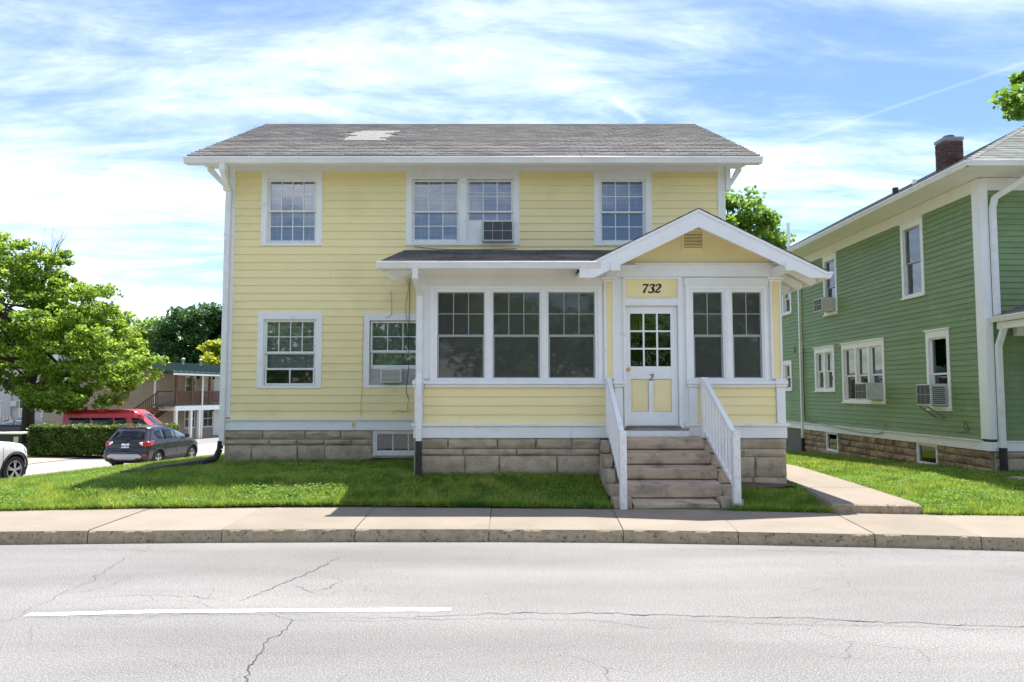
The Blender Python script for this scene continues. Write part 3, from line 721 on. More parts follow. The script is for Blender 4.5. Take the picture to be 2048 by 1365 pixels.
def shingles(parent, p0, width, slope, rows, ex, tw, n_single, mat_one, mat_many, skip=None, edge=None):
    """p0: left end of the eave; slope: unit vector up the roof; width along +X. The lowest tabs are single parts."""
    sl = Vector(slope).normalized(); ang = math.atan2(sl.z, sl.y); me = shingle_mesh(mat_one, tw - .013, ex); cnt = 0
    mv, mf = [], []
    nrm = Vector((0, -math.sin(ang), math.cos(ang)))
    for r in range(rows):
        off = (tw / 2 if r % 2 else 0) + random.uniform(-.02, .02)
        lo, hi = (0, width) if edge is None else edge(r * ex)
        k = int(math.ceil((hi - lo) / tw)) + 1
        for i in range(k):
            a = lo + i * tw - off; b = a + tw - .013
            a2, b2 = max(a, lo), min(b, hi)
            if b2 - a2 < .03: continue
            s = r * ex
            if skip and skip((a2 + b2) / 2, s + ex / 2): continue
            lift = .0025 + .004 * mnoise.noise(Vector((a2 * .9, s * .9, 3))) + random.uniform(0, .003)
            org = Vector(p0) + Vector((a2, 0, 0)) + sl * s + nrm * lift
            if cnt < n_single:
                o = link('shingle', me, parent, org); o.rotation_euler = (ang, 0, random.uniform(-.004, .004)); o.scale = ((b2 - a2) / (tw - .013), 1, 1); cnt += 1
            else:
                base = len(mv); t = .018
                for (x, y, z) in [(0,0,0),(b2-a2,0,0),(b2-a2,ex*1.04,0),(0,ex*1.04,0),(0,0,t),(b2-a2,0,t),(b2-a2,ex*1.04,.0015),(0,ex*1.04,.0015)]:
                    mv.append(tuple(org + Vector((x, 0, 0)) + sl * y + nrm * z))
                mf += [[base+4, base+5, base+6, base+7], [base, base+1, base+5, base+4], [base, base+4, base+7, base+3], [base+1, base+2, base+6, base+5]]
    if mf:
        mb = MB(); mb.v = mv; mb.f = mf; mb.m = [0] * len(mf)
        tag(mb.build('shingle_field', mat_many, parent, fix=False), kind='stuff')
def gutter_x(mb, x0, x1, yb, z0, z1, depth=.12):
    h = z1 - z0
    mb.prism([(yb, z0), (yb, z1), (yb - depth + .012, z1), (yb - depth, z1), (yb - depth, z1 - h*.22), (yb - depth + .012, z1 - h*.40), (yb - depth + .035, z0 + h*.12), (yb - depth + .05, z0)], x1 - x0, 'x', x0)
def gutter_y(mb, y0, y1, xb, z0, z1, depth=-.12):
    h = z1 - z0
    mb.prism([(xb, z0), (xb, z1), (xb + depth, z1), (xb + depth, z1 - h*.22), (xb + depth * .88, z1 - h*.4), (xb + depth*.6, z0)], y1 - y0, 'y', y0)
def spout(mb, pts, w=.085, d=.065):
    pts = [Vector(p) for p in pts]
    for a, b in zip(pts, pts[1:]):
        u = (b - a).normalized(); mb.bar(a - u * .012, b + u * .012, w, d, up=(0, -1, 0) if abs(u.z) > .3 else (0, 0, 1))

# ================================================================== YELLOW HOUSE
YW, YP = 15.0, 12.5
XL, XR = -5.374, 4.401
house = thing('yellow_house', (-.5, 17, .45), 'two-storey yellow clapboard house with white trim and enclosed front porch', 'house')
FM, FP = Front(YW), Front(YP)
Z0, ZB, ZT = 1.083, 1.30, 6.19
EXP = .1535
# window rectangles (outer casing)
W1 = (-4.75, -3.544, 4.70, 6.19); W2 = (-1.888, .355, 4.71, 6.19); W3 = (1.829, 2.971, 4.705, 6.19)
L1 = (-4.769, -3.509, 1.897, 3.396); L2 = (-2.698, -1.47, 1.907, 3.372)
PORCH_IN = (-1.394, 4.41, 0.0, 4.42)
def inner(w, c): return (w[0] + c[0], w[1] - c[1], w[2] + c[3], w[3] - c[2])
CW = (.115, .115, .15, .055)
front_holes = [inner(w, CW) for w in (W1, W2, W3, L1, L2)]
mb = MB(); wall_sheet(mb, FM, XL, XR, Z0, 6.62, front_holes)
front_wall = mb.build('front_wall', M['wall_core'], house)
siding(FM, front_wall, XL + .105, XR - .12, ZB + .008, ZT, EXP, [W1, W2, W3, L1, L2, PORCH_IN], M['yellow'], joints=.16)
# side and back walls (boards joined: only their edges can be glimpsed)
def stepped_wall(name, mode, fixed, a0, a1, z0, z1, ex, mat, parent, sgn):
    mb = MB(); z = z0
    while z < z1 - 1e-4:
        b = min(z + ex, z1)
        if mode == 'x': mb.add([(fixed + sgn*.024, a0, z), (fixed + sgn*.024, a1, z), (fixed + sgn*.006, a1, b), (fixed + sgn*.006, a0, b), (fixed, a0, z), (fixed, a1, z)], [(0,1,2,3), (4,5,1,0)])
        else: mb.add([(a0, fixed + sgn*.024, z), (a1, fixed + sgn*.024, z), (a1, fixed + sgn*.006, b), (a0, fixed + sgn*.006, b), (a0, fixed, z), (a1, fixed, z)], [(0,1,2,3), (4,5,1,0)])
        z = b
    return tag(mb.build(name, mat, parent, fix=False), kind='stuff')
mb = MB()
mb.add([(XL, YW, Z0), (XL, 23, Z0), (XL, 23, 6.6), (XL, 19, 8.5), (XL, YW, 6.6)], [(0,1,2,3,4)])
mb.add([(XR, YW, Z0), (XR, 23, Z0), (XR, 23, 6.6), (XR, 19, 8.5), (XR, YW, 6.6)], [(0,1,2,3,4)])
mb.quad((XL, 23, Z0), (XR, 23, Z0), (XR, 23, 6.6), (XL, 23, 6.6)); mb.quad((XL, YW, 6.6), (XR, YW, 6.6), (XR, 23, 6.6), (XL, 23, 6.6)); mb.quad((XL, YW, Z0), (XR, YW, Z0), (XR, 23, Z0), (XL, 23, Z0))
shell = mb.build('house_shell', M['wall_core'], house, fix=False)
stepped_wall('left_siding', 'x', XL, YW + .02, 23, ZB, 6.4, EXP, M['yellow'], shell, -1)
stepped_wall('right_siding', 'x', XR, YW + .02, 23, ZB, 6.4, EXP, M['yellow'], shell, 1)
# trim
mb = MB(); FM.box(mb, XL - .03, XL + .105, -.036, .02, ZB + .03, 6.62); mb.box(XL - .034, XL, YW + .021, YW + .15, ZB + .03, 6.62)
mb.build('corner_board', M['white'], house, bevel=.004)
mb = MB(); FM.box(mb, XR - .12, XR + .03, -.036, .02, ZB + .03, 6.62); mb.build('corner_board', M['white'], house, bevel=.004)
for a, b in ((XL + .105, -1.452), (-1.449, XR - .12)):
    mb = MB(); FM.box(mb, a, b, -.034, .004, ZT, 6.62); mb.build('frieze_board', M['soffit'], house)
mb = MB(); FM.box(mb, XL - .04, XR + .04, -.04, .05, Z0, ZB - .03); mb.box(XL - .04, XL + .01, YW + .051, 23, Z0, ZB - .03); mb.build('water_table', M['white'], house, bevel=.004)
mb = MB(); FM.box(mb, XL - .07, -1.40, -.075, .0, ZB - .03, ZB + .004); mb.build('water_table_cap', M['white'], house, bevel=.005)

def bits(w): return dict(s0=w[0], s1=w[1], z0=w[2], z1=w[3])
# upper left window: 4x2 over 4x2, blinds
def std_window(w, nx, ny, zm, blinds=None, gm='glass', label=None):
    o = casing(FM, house, *w, *CW, M['white'])
    a0, a1, c0, c1 = inner(w, CW)
    sash(FM, o, a0 + .018, a1 - .018, zm - .02, c1 - .012, .022, nx, ny, .035, .018, M[gm], M['old_white'])
    sash(FM, o, a0 + .018, a1 - .018, c0 + .008, zm + .016, .060, nx, ny, .035, .018, M[gm], M['old_white'], botw=.06)
    mb = MB(); FM.box(mb, a0, a0 + .018, .012, .09, c0, c1); FM.box(mb, a1 - .018, a1, .012, .09, c0, c1); FM.box(mb, a0 + .018, a1 - .018, .012, .09, c1 - .012, c1); mb.build('stop', M['white'], o)
    room(FM, o, a0, a1, c0, c1, .10, 1.3)
    if blinds: blind(FM, o, a0 + .03, a1 - .03, blinds[0], blinds[1], .16)
    return o
o = std_window(W1, 4, 2, 5.405, (4.80, 5.98)); 
o3 = std_window(W3, 3, 2, 5.385, (5.43, 5.98))
# lower left: two-lite storm panel at the foot
o = casing(FM, house, *L1, *CW, M['white']); a0, a1, c0, c1 = inner(L1, CW)
sash(FM, o, a0 + .018, a1 - .018, 2.575, c1 - .012, .022, 4, 2, .04, .016, M['glass_low'], M['old_white'])
sash(FM, o, a0 + .018, a1 - .018, 2.255, 2.60, .060, 1, 1, .04, .016, M['glass_low'], M['old_white'])
sash(FM, o, a0 + .03, a1 - .03, c0 + .01, 2.285, .018, 2, 1, .03, .022, M['glass_porch'], M['old_white'])
mb = MB(); FM.box(mb, a0, a0 + .018, .008, .09, c0, c1); FM.box(mb, a1 - .018, a1, .008, .09, c0, c1); FM.box(mb, a0 + .018, a1 - .018, .008, .09, c1 - .012, c1); FM.box(mb, a0 + .018, a1 - .018, .05, .09, c0, c0 + .01); mb.build('stop', M['white'], o)
room(FM, o, a0, a1, c0, c1, .10, 1.3); blind(FM, o, a0 + .03, a1 - .03, c0 + .03, 3.20, .125)
# lower right: 3x2 over a raised sash, air conditioner below
o = casing(FM, house, *L2, *CW, M['white']); a0, a1, c0, c1 = inner(L2, CW)
sash(FM, o, a0 + .015, a1 - .015, 2.605, c1 - .012, .022, 3, 2, .035, .016, M['glass_low'], M['old_white'])
sash(FM, o, a0 + .015, a1 - .015, 2.275, 2.625, .060, 1, 1, .04, .016, M['glass_low'], M['old_white'], botw=.075)
mb = MB()
for i in range(40):
    t = a0 + (a1 - a0) * i / 40
    if -2.36 < t < -1.95: continue
    FM.box(mb, t, t + (a1-a0)/40 * .55, .055, .075, c0 + .002, 2.273)
FM.box(mb, a0, a1, .076, .08, c0 + .002, 2.274)
mb.build('accordion_panel', M['ac_white'], o); room(FM, o, a0, a1, c0, c1, .10, 1.3, M['dark_in'])
drape(FM, o, a0 + .02, a1 - .02, c0, c1, .14, pm('pale_green_shade', (.40, .47, .40), (.34, .41, .34), 5, rough=.9), 5, .012)
# upper double window: left sash pair, right pair raised over an air conditioner
o = casing(FM, house, *W2, *CW, M['white'], mull=((-.835, -.690),)); a0, a1, c0, c1 = inner(W2, CW); zm = 5.395
for (p, q), rs in (((a0, -.835), False), ((-.690, a1), True)):
    sash(FM, o, p + .015, q - .015, zm - .02, c1 - .012, .022, 3, 2, .035, .018, M['glass'], M['old_white'])
    if not rs: sash(FM, o, p + .015, q - .015, c0 + .008, zm + .016, .060, 3, 2, .035, .018, M['glass'], M['old_white'], botw=.07)
    else: sash(FM, o, p + .015, q - .015, 5.185, zm + .016, .060, 3, 1, .035, .018, M['glass'], M['old_white'], botw=.05)
    mb = MB(); FM.box(mb, p, p + .015, .012, .09, c0, c1); FM.box(mb, q - .015, q, .012, .09, c0, c1); mb.build('stop', M['white'], o)
mb = MB(); FM.box(mb, -.675, -.385, .045, .075, c0 + .002, 5.184); mb.build('filler_panel', M['white'], o)
room(FM, o, a0, a1, c0, c1, .10, 1.3)
blind(FM, o, a0 + .03, -.85, c0 + .03, 5.98, .16); blind(FM, o, -.66, a1 - .03, 5.86, 5.99, .16); blind(FM, o, -.66, a1 - .03, 4.9, 5.80, .17)

def air_conditioner(fr, s0, s1, z0, z1, dep, label, face='grid', group=None, inset=.05):
    base = fr.pt((s0 + s1) / 2, -dep / 2, z0)
    t = thing('air_conditioner', base, label, 'air conditioner', group)
    mb = MB(); fr.box(mb, s0, s1, -dep, inset, z0, z1); c = mb.build('cabinet', M['ac_white'], t, bevel=.008)
    mb = MB(); e = .03
    fr.box(mb, s0 + e, s1 - e, -dep - .004, -dep + .01, z0 + e, z1 - e); mb.build('coil', M['ac_dark'] if face == 'grid' else M['ac_brown'], t)
    mb = MB()
    if face == 'grid':
        for k in (.33, .64): fr.box(mb, s0 + (s1-s0)*k - .005, s0 + (s1-s0)*k + .005, -dep - .011, -dep - .004, z0 + e, z1 - e)
        fr.box(mb, s0 + e, s1 - e, -dep - .010, -dep - .0045, (z0+z1)/2 - .006, (z0+z1)/2 + .006)
    else:
        n = 9
        for k in range(1, n): z = z0 + e + (z1 - z0 - 2*e) * k / n; fr.box(mb, s0 + e, s1 - e, -dep - .011, -dep - .004, z - .005, z + .005)
    mb.build('grille', M['alu'] if face == 'grid' else M['ac_white'], t)
    return t
air_conditioner(FM, -.376, .237, 4.765, 5.180, .16, 'window air conditioner with dark coil in upstairs double window of yellow house')
air_conditioner(FM, -2.343, -1.931, 2.005, 2.270, .18, 'small white window air conditioner in downstairs window beside the yellow porch', 'louvre')

# stone foundation of the main wall, with the cellar window
mb = MB(); FM.box(mb, XL + .01, -2.515, .014, .3, -.2, Z0); FM.box(mb, -2.515, -1.40, .05, .3, -.2, Z0); foundation = mb.build('foundation', M['mortar'], house)
mb = MB(); mb.box(XL + .01, XL + .3, YW + .301, 23, -.3, Z0); mb.build('side_foundation', M['mortar'], house)
mb = MB(); mb.box(XR - .3, XR, YW + .3, 23, -.3, Z0); mb.build('side_foundation', M['mortar'], house)
CWN = (-2.50, -1.40, .58, 1.083)
courses(FM, foundation, XL, -1.40, [(.91, 1.08), (.795, .91), (.475, .795), (.30, .475)], M['stone'], [(CWN[0], CWN[1], CWN[2], CWN[3])], proud=.05, lmin=.5, lmax=1.05)
o = casing(FM, house, -2.50, -1.42, .60, 1.08, .05, .05, .03, .06, M['old_white'], proud=.0, deep=.045, name='cellar_window')
sash(FM, o, -2.45, -1.47, .66, 1.05, .008, 3, 1, .035, .02, M['glass_porch'], M['old_white']); 
mb = MB(); FM.box(mb, -2.55, -1.41, -.05, .06, .555, .60); mb.build('sill', M['stone'], o)
mb = MB(); FM.box(mb, -2.45, -1.47, .046, .0485, .66, 1.05); mb.build('cellar_backing', M['dark_in'], o)  # dark sheet closing the opening just behind the panes
# brass spigot on the water table
mb = MB(); mb.tube([(-2.866, 14.96, 1.185), (-2.866, 14.90, 1.185), (-2.866, 14.875, 1.165), (-2.866, 14.87, 1.135)], .013, 8); mb.lathe([(.028, 14.925), (.028, 14.933)], 10, 'y', (-2.866, 0, 1.215)); mb.build('spigot', M['brass'], house, smooth=True)

# ------------------------------------------------------------------ main roof
EAVE_Y, EAVE_Z, RID_Y, RID_Z = 14.33, 6.315, 19.0, 8.575
RX0, RX1 = -5.985, 4.915
sl = Vector((0, RID_Y - EAVE_Y, RID_Z - EAVE_Z)); SLEN = sl.length; sl.normalize()
mb = MB(); th = .09
for sgn in (1, -1):
    def yy(y): return y if sgn == 1 else 2 * RID_Y - y
    mb.add([(RX0, yy(EAVE_Y), EAVE_Z - .006), (RX1, yy(EAVE_Y), EAVE_Z - .006), (RX1, RID_Y, RID_Z - .006), (RX0, RID_Y, RID_Z - .006),
            (RX0, yy(EAVE_Y), EAVE_Z - .03), (RX1, yy(EAVE_Y), EAVE_Z - .03), (RX1, RID_Y, RID_Z - .03), (RX0, RID_Y, RID_Z - .03)], [(0,1,2,3), (7,6,5,4), (0,4,5,1), (1,5,6,2), (3,7,4,0)])
roof = mb.build('roof', M['roof_edge'], house)
mb = MB(); n_r = 40                                                       # white-painted soffit boards under the overhang
mb.add([(RX0 + .02, EAVE_Y + .06, EAVE_Z - .045), (RX1 - .02, EAVE_Y + .06, EAVE_Z - .045), (RX1 - .02, RID_Y, RID_Z - .06), (RX0 + .02, RID_Y, RID_Z - .06)], [(0,1,2,3)])
mb.add([(RX0 + .02, 2*RID_Y - EAVE_Y - .06, EAVE_Z - .045), (RX1 - .02, 2*RID_Y - EAVE_Y - .06, EAVE_Z - .045), (RX1 - .02, RID_Y, RID_Z - .06), (RX0 + .02, RID_Y, RID_Z - .06)], [(0,1,2,3)])
mb.build('soffit', M['soffit'], roof, fix=False)
def hole_patch(x, s):
    X = x + RX0
    return (-3.40 + .08 * math.sin(s * 9) < X < -2.50 + .08 * math.sin(s * 7)) and 2.25 < s < 4.0
rows = int(SLEN / .2)
def wavy(s): return (random.uniform(-.012, .012), RX1 - RX0 + random.uniform(-.012, .012))
shingles(roof, (RX0, EAVE_Y, EAVE_Z - .004), RX1 - RX0, sl, rows, SLEN / rows, .30, 215, M['shingle'], M['shingle_many'], hole_patch, wavy)
mb = MB()
def roof_pt(X, s, n=0.0): return tuple(Vector((X, EAVE_Y, EAVE_Z)) + sl * s + Vector((0, -sl.z, sl.y)) * n)
for k in range(5):
    s0, s1 = 2.25 + k * .34, 2.25 + (k + 1) * .34; a = -3.46 + random.uniform(-.03, .03); b = -2.44 + random.uniform(-.04, .04)
    if k == 4: b += .35
    mb.quad(roof_pt(a, s0, .004), roof_pt(b, s0, .004), roof_pt(b, s1 + .03, .0015), roof_pt(a, s1 + .03, .0015))
mb.build('bare_patch', M['patch'], roof, fix=False)
for X, s, w in ((-1.64, 4.0, .12), (-.51, 3.7, .10), (-4.0, 4.2, .1), (3.2, .5, .13)):
    mb = MB(); mb.quad(roof_pt(X, s, .016), roof_pt(X + w, s, .016), roof_pt(X + w * .8, s + .12, .013), roof_pt(X + .03, s + .1, .013)); mb.build('bare_spot', M['patch'], roof, fix=False)
mb = MB(); mb.tube([(RX0, RID_Y, RID_Z - .01), (RX1, RID_Y, RID_Z - .01)], .03, 8); mb.build('ridge_cap', M['shingle'], roof)
gut = MB(); gutter_x(gut, -6.024, 4.95, 14.37, 6.150, 6.275); g = gut.build('gutter', M['gutter'], house, bevel=.003)
mb = MB()
for x in [-5.7 + .9 * i for i in range(12)]: mb.box(x, x + .02, 14.25, 14.40, 6.272, 6.30)
mb.build('gutter_strap', M['alu'], g)
mb = MB(); mb.box(-5.99, 4.915, 14.375, 14.40, 6.14, 6.275); mb.build('fascia', M['white'], house)
# rakes, lookouts and knee braces on both gable ends
for sx, xe, xw in ((-1, RX0, XL), (1, RX1, XR)):
    mb = MB()
    for sgn in (1, -1):
        y = lambda q: q if sgn == 1 else 2 * RID_Y - q
        mb.add([(xe - .001*sx, y(EAVE_Y + .06), EAVE_Z - .02), (xe - .001*sx, y(RID_Y), RID_Z - .02), (xe - .001*sx, y(RID_Y), RID_Z - .19), (xe - .001*sx, y(EAVE_Y + .06), EAVE_Z - .17),
                (xe - .035*sx, y(EAVE_Y + .06), EAVE_Z - .02), (xe - .035*sx, y(RID_Y), RID_Z - .02), (xe - .035*sx, y(RID_Y), RID_Z - .19), (xe - .035*sx, y(EAVE_Y + .06), EAVE_Z - .17)],
               [(0,1,2,3), (7,6,5,4), (3,2,6,7), (0,3,7,4), (0,4,5,1)])
    mb.build('barge_board', M['white'], house)
    y0, y1 = 14.93, 15.05
    mb = MB(); mb.prism([(xw + .03*sx, 6.265), (xe - .16*sx, 6.265), (xe - .05*sx, 6.32), (xe - .04*sx, 6.46), (xw + .03*sx, 6.46)], y1 - y0, 'y', y0); mb.box(xw + .032*sx, xw + .13*sx, y0 - .003, y1 + .003, 5.80, 6.265)
    mb.prism([(xw + .13*sx, 5.70), (xw + .13*sx, 5.80), (xe - .20*sx, 6.058), (xe - .12*sx, 6.058), (xe - .12*sx, 6.0)] if False else
             [(xw + .131*sx, 5.87), (xe - .16*sx, 6.2), (xe - .16*sx, 6.263), (xe - .25*sx, 6.263), (xw + .131*sx, 5.99)], .10, 'y', y0 + .01)
    mb.build('knee_brace', M['white'], house, bevel=.004)
# downspout at the left corner with the black corrugated drain
mb = MB(); spout(mb, [(-5.30, 14.33, 6.16), (-5.30, 14.33, 6.05), (-5.37, 14.90, 5.78), (-5.385, 14.92, 5.5), (-5.40, 14.92, .80)], .105, .075)
ds = mb.build('downspout', M['gutter'], house, bevel=.004)
mb = MB(); spout(mb, [(-5.398, 14.918, 2.0), (-5.398, 14.918, 2.03)], .115, .085); spout(mb, [(-5.387, 14.918, 4.9), (-5.387, 14.918, 4.93)], .115, .085); mb.build('downspout_band', M['gutter'], ds)
P = []
ctrl = [(-5.42, 14.92, .88), (-5.43, 14.91, .72), (-5.48, 14.84, .56), (-5.62, 14.66, .50), (-5.85, 14.4, .475), (-6.15, 14.05, .44), (-6.5, 13.78, .40), (-6.72, 13.62, .375)]
for i in range(len(ctrl) - 1):
    for t in range(14): P.append(tuple(Vector(ctrl[i]).lerp(Vector(ctrl[i+1]), t / 14)))
rr = [.062 if i % 2 else .054 for i in range(len(P))]
mb = MB(); mb.tube(P, rr, 12); tag(mb.build('drain_pipe', M['black_plastic'], None, smooth=False), 'black corrugated drain pipe lying on grass at house corner', 'pipe')

# ------------------------------------------------------------------ enclosed porch of the yellow house
PX0, PX1 = -1.394, 4.581
FL, CEIL = 1.235, 3.69
WP1 = (-1.164, 1.634, 2.000, 3.560); WP2 = (3.008, 4.333, 2.000, 3.560)
DOOR = (1.985, 2.945, 1.205, 3.30)
mb = MB(); wall_sheet(mb, FP, PX0, PX1, Z0, 3.92, [(-1.10, 1.57, 2.03, 3.50), (3.07, 4.27, 2.03, 3.50), (2.02, 2.876, 1.205, 3.225)])
porch = mb.build('porch_wall', M['white'], house, fix=False)
# thin inner lining and the porch room
mb = MB()
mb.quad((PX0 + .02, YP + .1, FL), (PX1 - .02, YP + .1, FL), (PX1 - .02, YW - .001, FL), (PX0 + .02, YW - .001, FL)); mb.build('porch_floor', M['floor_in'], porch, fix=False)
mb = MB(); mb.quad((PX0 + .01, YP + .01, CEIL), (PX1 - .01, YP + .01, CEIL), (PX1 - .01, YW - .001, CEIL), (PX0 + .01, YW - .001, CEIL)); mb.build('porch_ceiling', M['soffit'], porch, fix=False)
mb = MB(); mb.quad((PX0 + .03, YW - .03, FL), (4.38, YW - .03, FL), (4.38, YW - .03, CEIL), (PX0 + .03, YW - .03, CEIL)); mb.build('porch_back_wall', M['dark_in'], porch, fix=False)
mb = MB()
mb.quad((PX0, YP, Z0), (PX0, YW, Z0), (PX0, YW, 3.95), (PX0, YP, 3.95)); mb.quad((PX1, YP, Z0), (PX1, YW + .2, Z0), (PX1, YW + .2, 3.95), (PX1, YP, 3.95)); mb.quad((XR, YW + .2, Z0), (PX1, YW + .2, Z0), (PX1, YW + .2, 3.95), (XR, YW + .2, 3.95))
sides = mb.build('porch_side_walls', M['white'], house, fix=False)
stepped_wall('porch_left_siding', 'x', PX0, YP + .14, YW, ZB, 1.89, .145, M['yellow'], sides, -1)
stepped_wall('porch_right_siding', 'x', PX1, YP + .14, YW, ZB, 1.89, .145, M['yellow'], sides, 1)
# knee wall: boards, base band, sill
siding(FP, porch, -1.262, 1.80, ZB + .012, 1.893, .1455, [], M['yellow'])
siding(FP, porch, 3.185, 4.445, ZB + .012, 1.893, .1455, [], M['yellow'])
for a, b in ((PX0 - .03, 1.985), (2.945, PX1 + .03)):
    mb = MB(); FP.box(mb, a, b, -.04, .02, Z0 - .005, ZB - .03); mb.build('base_band', M['white'], house, bevel=.004)
    mb = MB(); FP.box(mb, a - (.03 if a < 0 else -.02), b + (.03 if b > 4 else -.02), -.072, .0, ZB - .03, ZB + .012); mb.build('base_cap', M['white'], house, bevel=.006)
mb = MB(); mb.box(PX0 - .03, PX0 + .005, YP + .021, YW, Z0, ZB - .03); mb.box(PX1 - .005, PX1 + .03, YP + .021, YW + .2, Z0, ZB - .03); mb.build('side_base_band', M['white'], house)
for a, b in ((-1.245, 1.80), (3.19, 4.44)):
    mb = MB(); FP.box(mb, a, b, -.085, .02, 1.945, 2.0); FP.box(mb, a + .002, b - .002, -.05, .015, 1.893, 1.945); mb.build('window_sill', M['white'], house, bevel=.006)
# pilasters below, with moulded caps
def pilaster(a, b, side=0):
    mb = MB(); FP.box(mb, a, b, -.055, .01, ZB + .012, 1.90)
    FP.box(mb, a - .02, b + .02, -.078, .012, 1.90, 1.945); FP.box(mb, a - .035, b + .035, -.098, .014, 1.9455, 2.003); FP.box(mb, a - .012, b + .012, -.07, .013, 2.0035, 2.035)
    mb.build('pilaster', M['white'], house, bevel=.007)
for a, b in ((-1.405, -1.272), (1.835, 1.965), (3.035, 3.175), (4.452, 4.592)): pilaster(a, b)
# columns above: yellow strips edged in white
def column(a, b, y0, y1):
    mb = MB(); FP.box(mb, y0, y1, -.03, .005, 2.036, 3.64); o = mb.build('column_panel', M['yellow'], house)
    mb = MB(); FP.box(mb, a, y0, -.046, .006, 2.036, 3.64); FP.box(mb, y1, b, -.046, .006, 2.036, 3.64); mb.build('column_edge', M['white'], o, bevel=.003)
    mb = MB(); FP.box(mb, a - .02, b + .02, -.065, .01, 3.62, 3.655); FP.box(mb, a - .045, b + .045, -.09, .01, 3.6555, 3.70); mb.build('column_cap', M['white'], o, bevel=.006)
column(1.672, 1.845, 1.708, 1.812); column(4.385, 4.565, 4.415, 4.535)
mb = MB(); FP.box(mb, PX0, -1.165, -.03, .005, 2.036, 3.70); mb.build('corner_board', M['white'], house, bevel=.003)
mb = MB(); FP.box(mb, PX0, 1.65, -.034, .004, 3.562, 3.70); FP.box(mb, 2.99, 4.36, -.032, .004, 3.562, 3.69); mb.build('head_board', M['soffit'], house)
mb = MB(); FP.box(mb, 1.64, 4.60, -.06, .05, 3.702, 3.90); FP.box(mb, 1.62, 4.62, -.075, .05, 3.9005, 3.925); mb.build('gable_beam', M['white'], house, bevel=.004)

def porch_window(w, units, mulls, cols):
    o = casing(FP, house, *w, .06, .06, .06, .03, M['white_trim'], proud=.045, deep=.08, mull=())
    mb = MB()
    for a, b in mulls: FP.box(mb, a, b, -.048, .07, w[2] + .03, w[3] - .06); FP.box(mb, a + .03, b - .03, -.06, -.048, w[2] + .03, w[3] - .06)
    for a, b in units:                       # vinyl frames stepping back to the sash
        FP.box(mb, a - .042, a - .012, -.02, .06, 2.03, 3.50); FP.box(mb, b + .012, b + .042, -.02, .06, 2.03, 3.50)
        FP.box(mb, a - .012, b + .012, -.019, .06, 3.455, 3.50); FP.box(mb, a - .012, b + .012, -.019, .06, 2.03, 2.045)
    FP.box(mb, w[0] + .055, units[0][0] - .041, -.021, .06, 2.03, 3.50); FP.box(mb, units[-1][1] + .041, w[1] - .055, -.021, .06, 2.03, 3.50)
    mb.build('window_frame', M['white_trim'], o, bevel=.003)
    for a, b in units:
        zm = 2.745
        sash(FP, o, a - .012, b + .012, zm - .012, 3.452, .012, cols, 2, .014, .012, M['glass_porch'], M['white_trim'], botw=.022)
        mb = MB(); e = .014                  # grey frame of the insect screen on the lower half
        FP.box(mb, a - .010, a + e, .0, .014, 2.048, zm); FP.box(mb, b - e, b + .010, .0, .014, 2.048, zm); FP.box(mb, a + e, b - e, .001, .013, 2.048, 2.048 + e); FP.box(mb, a + e, b - e, .001, .013, zm - .03, zm - .014)
        mb.build('screen_frame', M['alu'], o)
        mb = MB(); FP.quad(mb, a - .010, b + .010, 2.05, 3.45, .0075); mb.build('insect_screen', M['screen'], o, fix=False)
        sash(FP, o, a - .012, b + .012, 2.046, zm + .012, .046, 1, 1, .016, .012, M['glass_porch'], M['white_trim'])
    return o
porch_window(WP1, [(-1.035, -.290), (-.128, .614), (.775, 1.515)], [(-.249, -.169), (.655, .734)], 3)
porch_window(WP2, [(3.140, 3.600), (3.780, 4.234)], [(3.641, 3.739)], 2)

# door, its frame, the yellow transom panel and the numbers
mb = MB(); FP.box(mb, 1.985, 2.020, -.05, .08, 1.207, 3.70); FP.box(mb, 2.878, 2.945, -.05, .08, 1.207, 3.70)
FP.box(mb, 2.020, 2.878, -.049, .08, 3.225, 3.345); FP.box(mb, 2.020, 2.878, -.049, .02, 3.665, 3.70); FP.box(mb, 2.020, 2.878, -.058, -.049, 3.235, 3.262); FP.box(mb, 2.0, 2.90, -.062, -.0495, 3.35, 3.362)
dframe = mb.build('door_frame', M['white'], house, bevel=.004)
mb = MB(); FP.box(mb, 2.020, 2.878, -.02, .01, 3.345, 3.665); tp = mb.build('transom_panel', M['yellow'], house)
door_mb = MB(); dx0, dx1, dz0, dz1 = 2.024, 2.874, 1.272, 3.222
gx0, gx1, gz0, gz1 = 2.105, 2.765, 2.238, 3.100
D0, D1_ = .02, .062
FP.box(door_mb, dx0, gx0, D0, D1_, dz0, dz1); FP.box(door_mb, gx1, dx1, D0, D1_, dz0, dz1); FP.box(door_mb, gx0, gx1, D0 + .0005, D1_ - .0005, gz1, dz1)
FP.box(door_mb, gx0, gx1, D0 + .0005, D1_ - .0005, 2.03, gz0); FP.box(door_mb, gx0, gx1, D0 + .0005, D1_ - .0005, dz0, 1.50); FP.box(door_mb, 2.395, 2.465, D0 + .0005, D1_ - .0005, 1.50, 2.03)
for i in (1, 2):
    x = gx0 + (gx1 - gx0) * i / 3; FP.box(door_mb, x - .014, x + .014, D0 + .004, D1_ - .004, gz0, gz1); z = gz0 + (gz1 - gz0) * i / 3; FP.box(door_mb, gx0, gx1, D0 + .005, D1_ - .005, z - .014, z + .014)
door = door_mb.build('door', M['white'], house, bevel=.004)
for i in range(3):
    for j in range(3):
        w, h = (gx1 - gx0) / 3, (gz1 - gz0) / 3
        pane(FP, door, gx0 + i * w + .012, gx0 + (i+1) * w - .012, gz0 + j * h + .012, gz0 + (j+1) * h - .012, .04, M['glass_door'], .006)
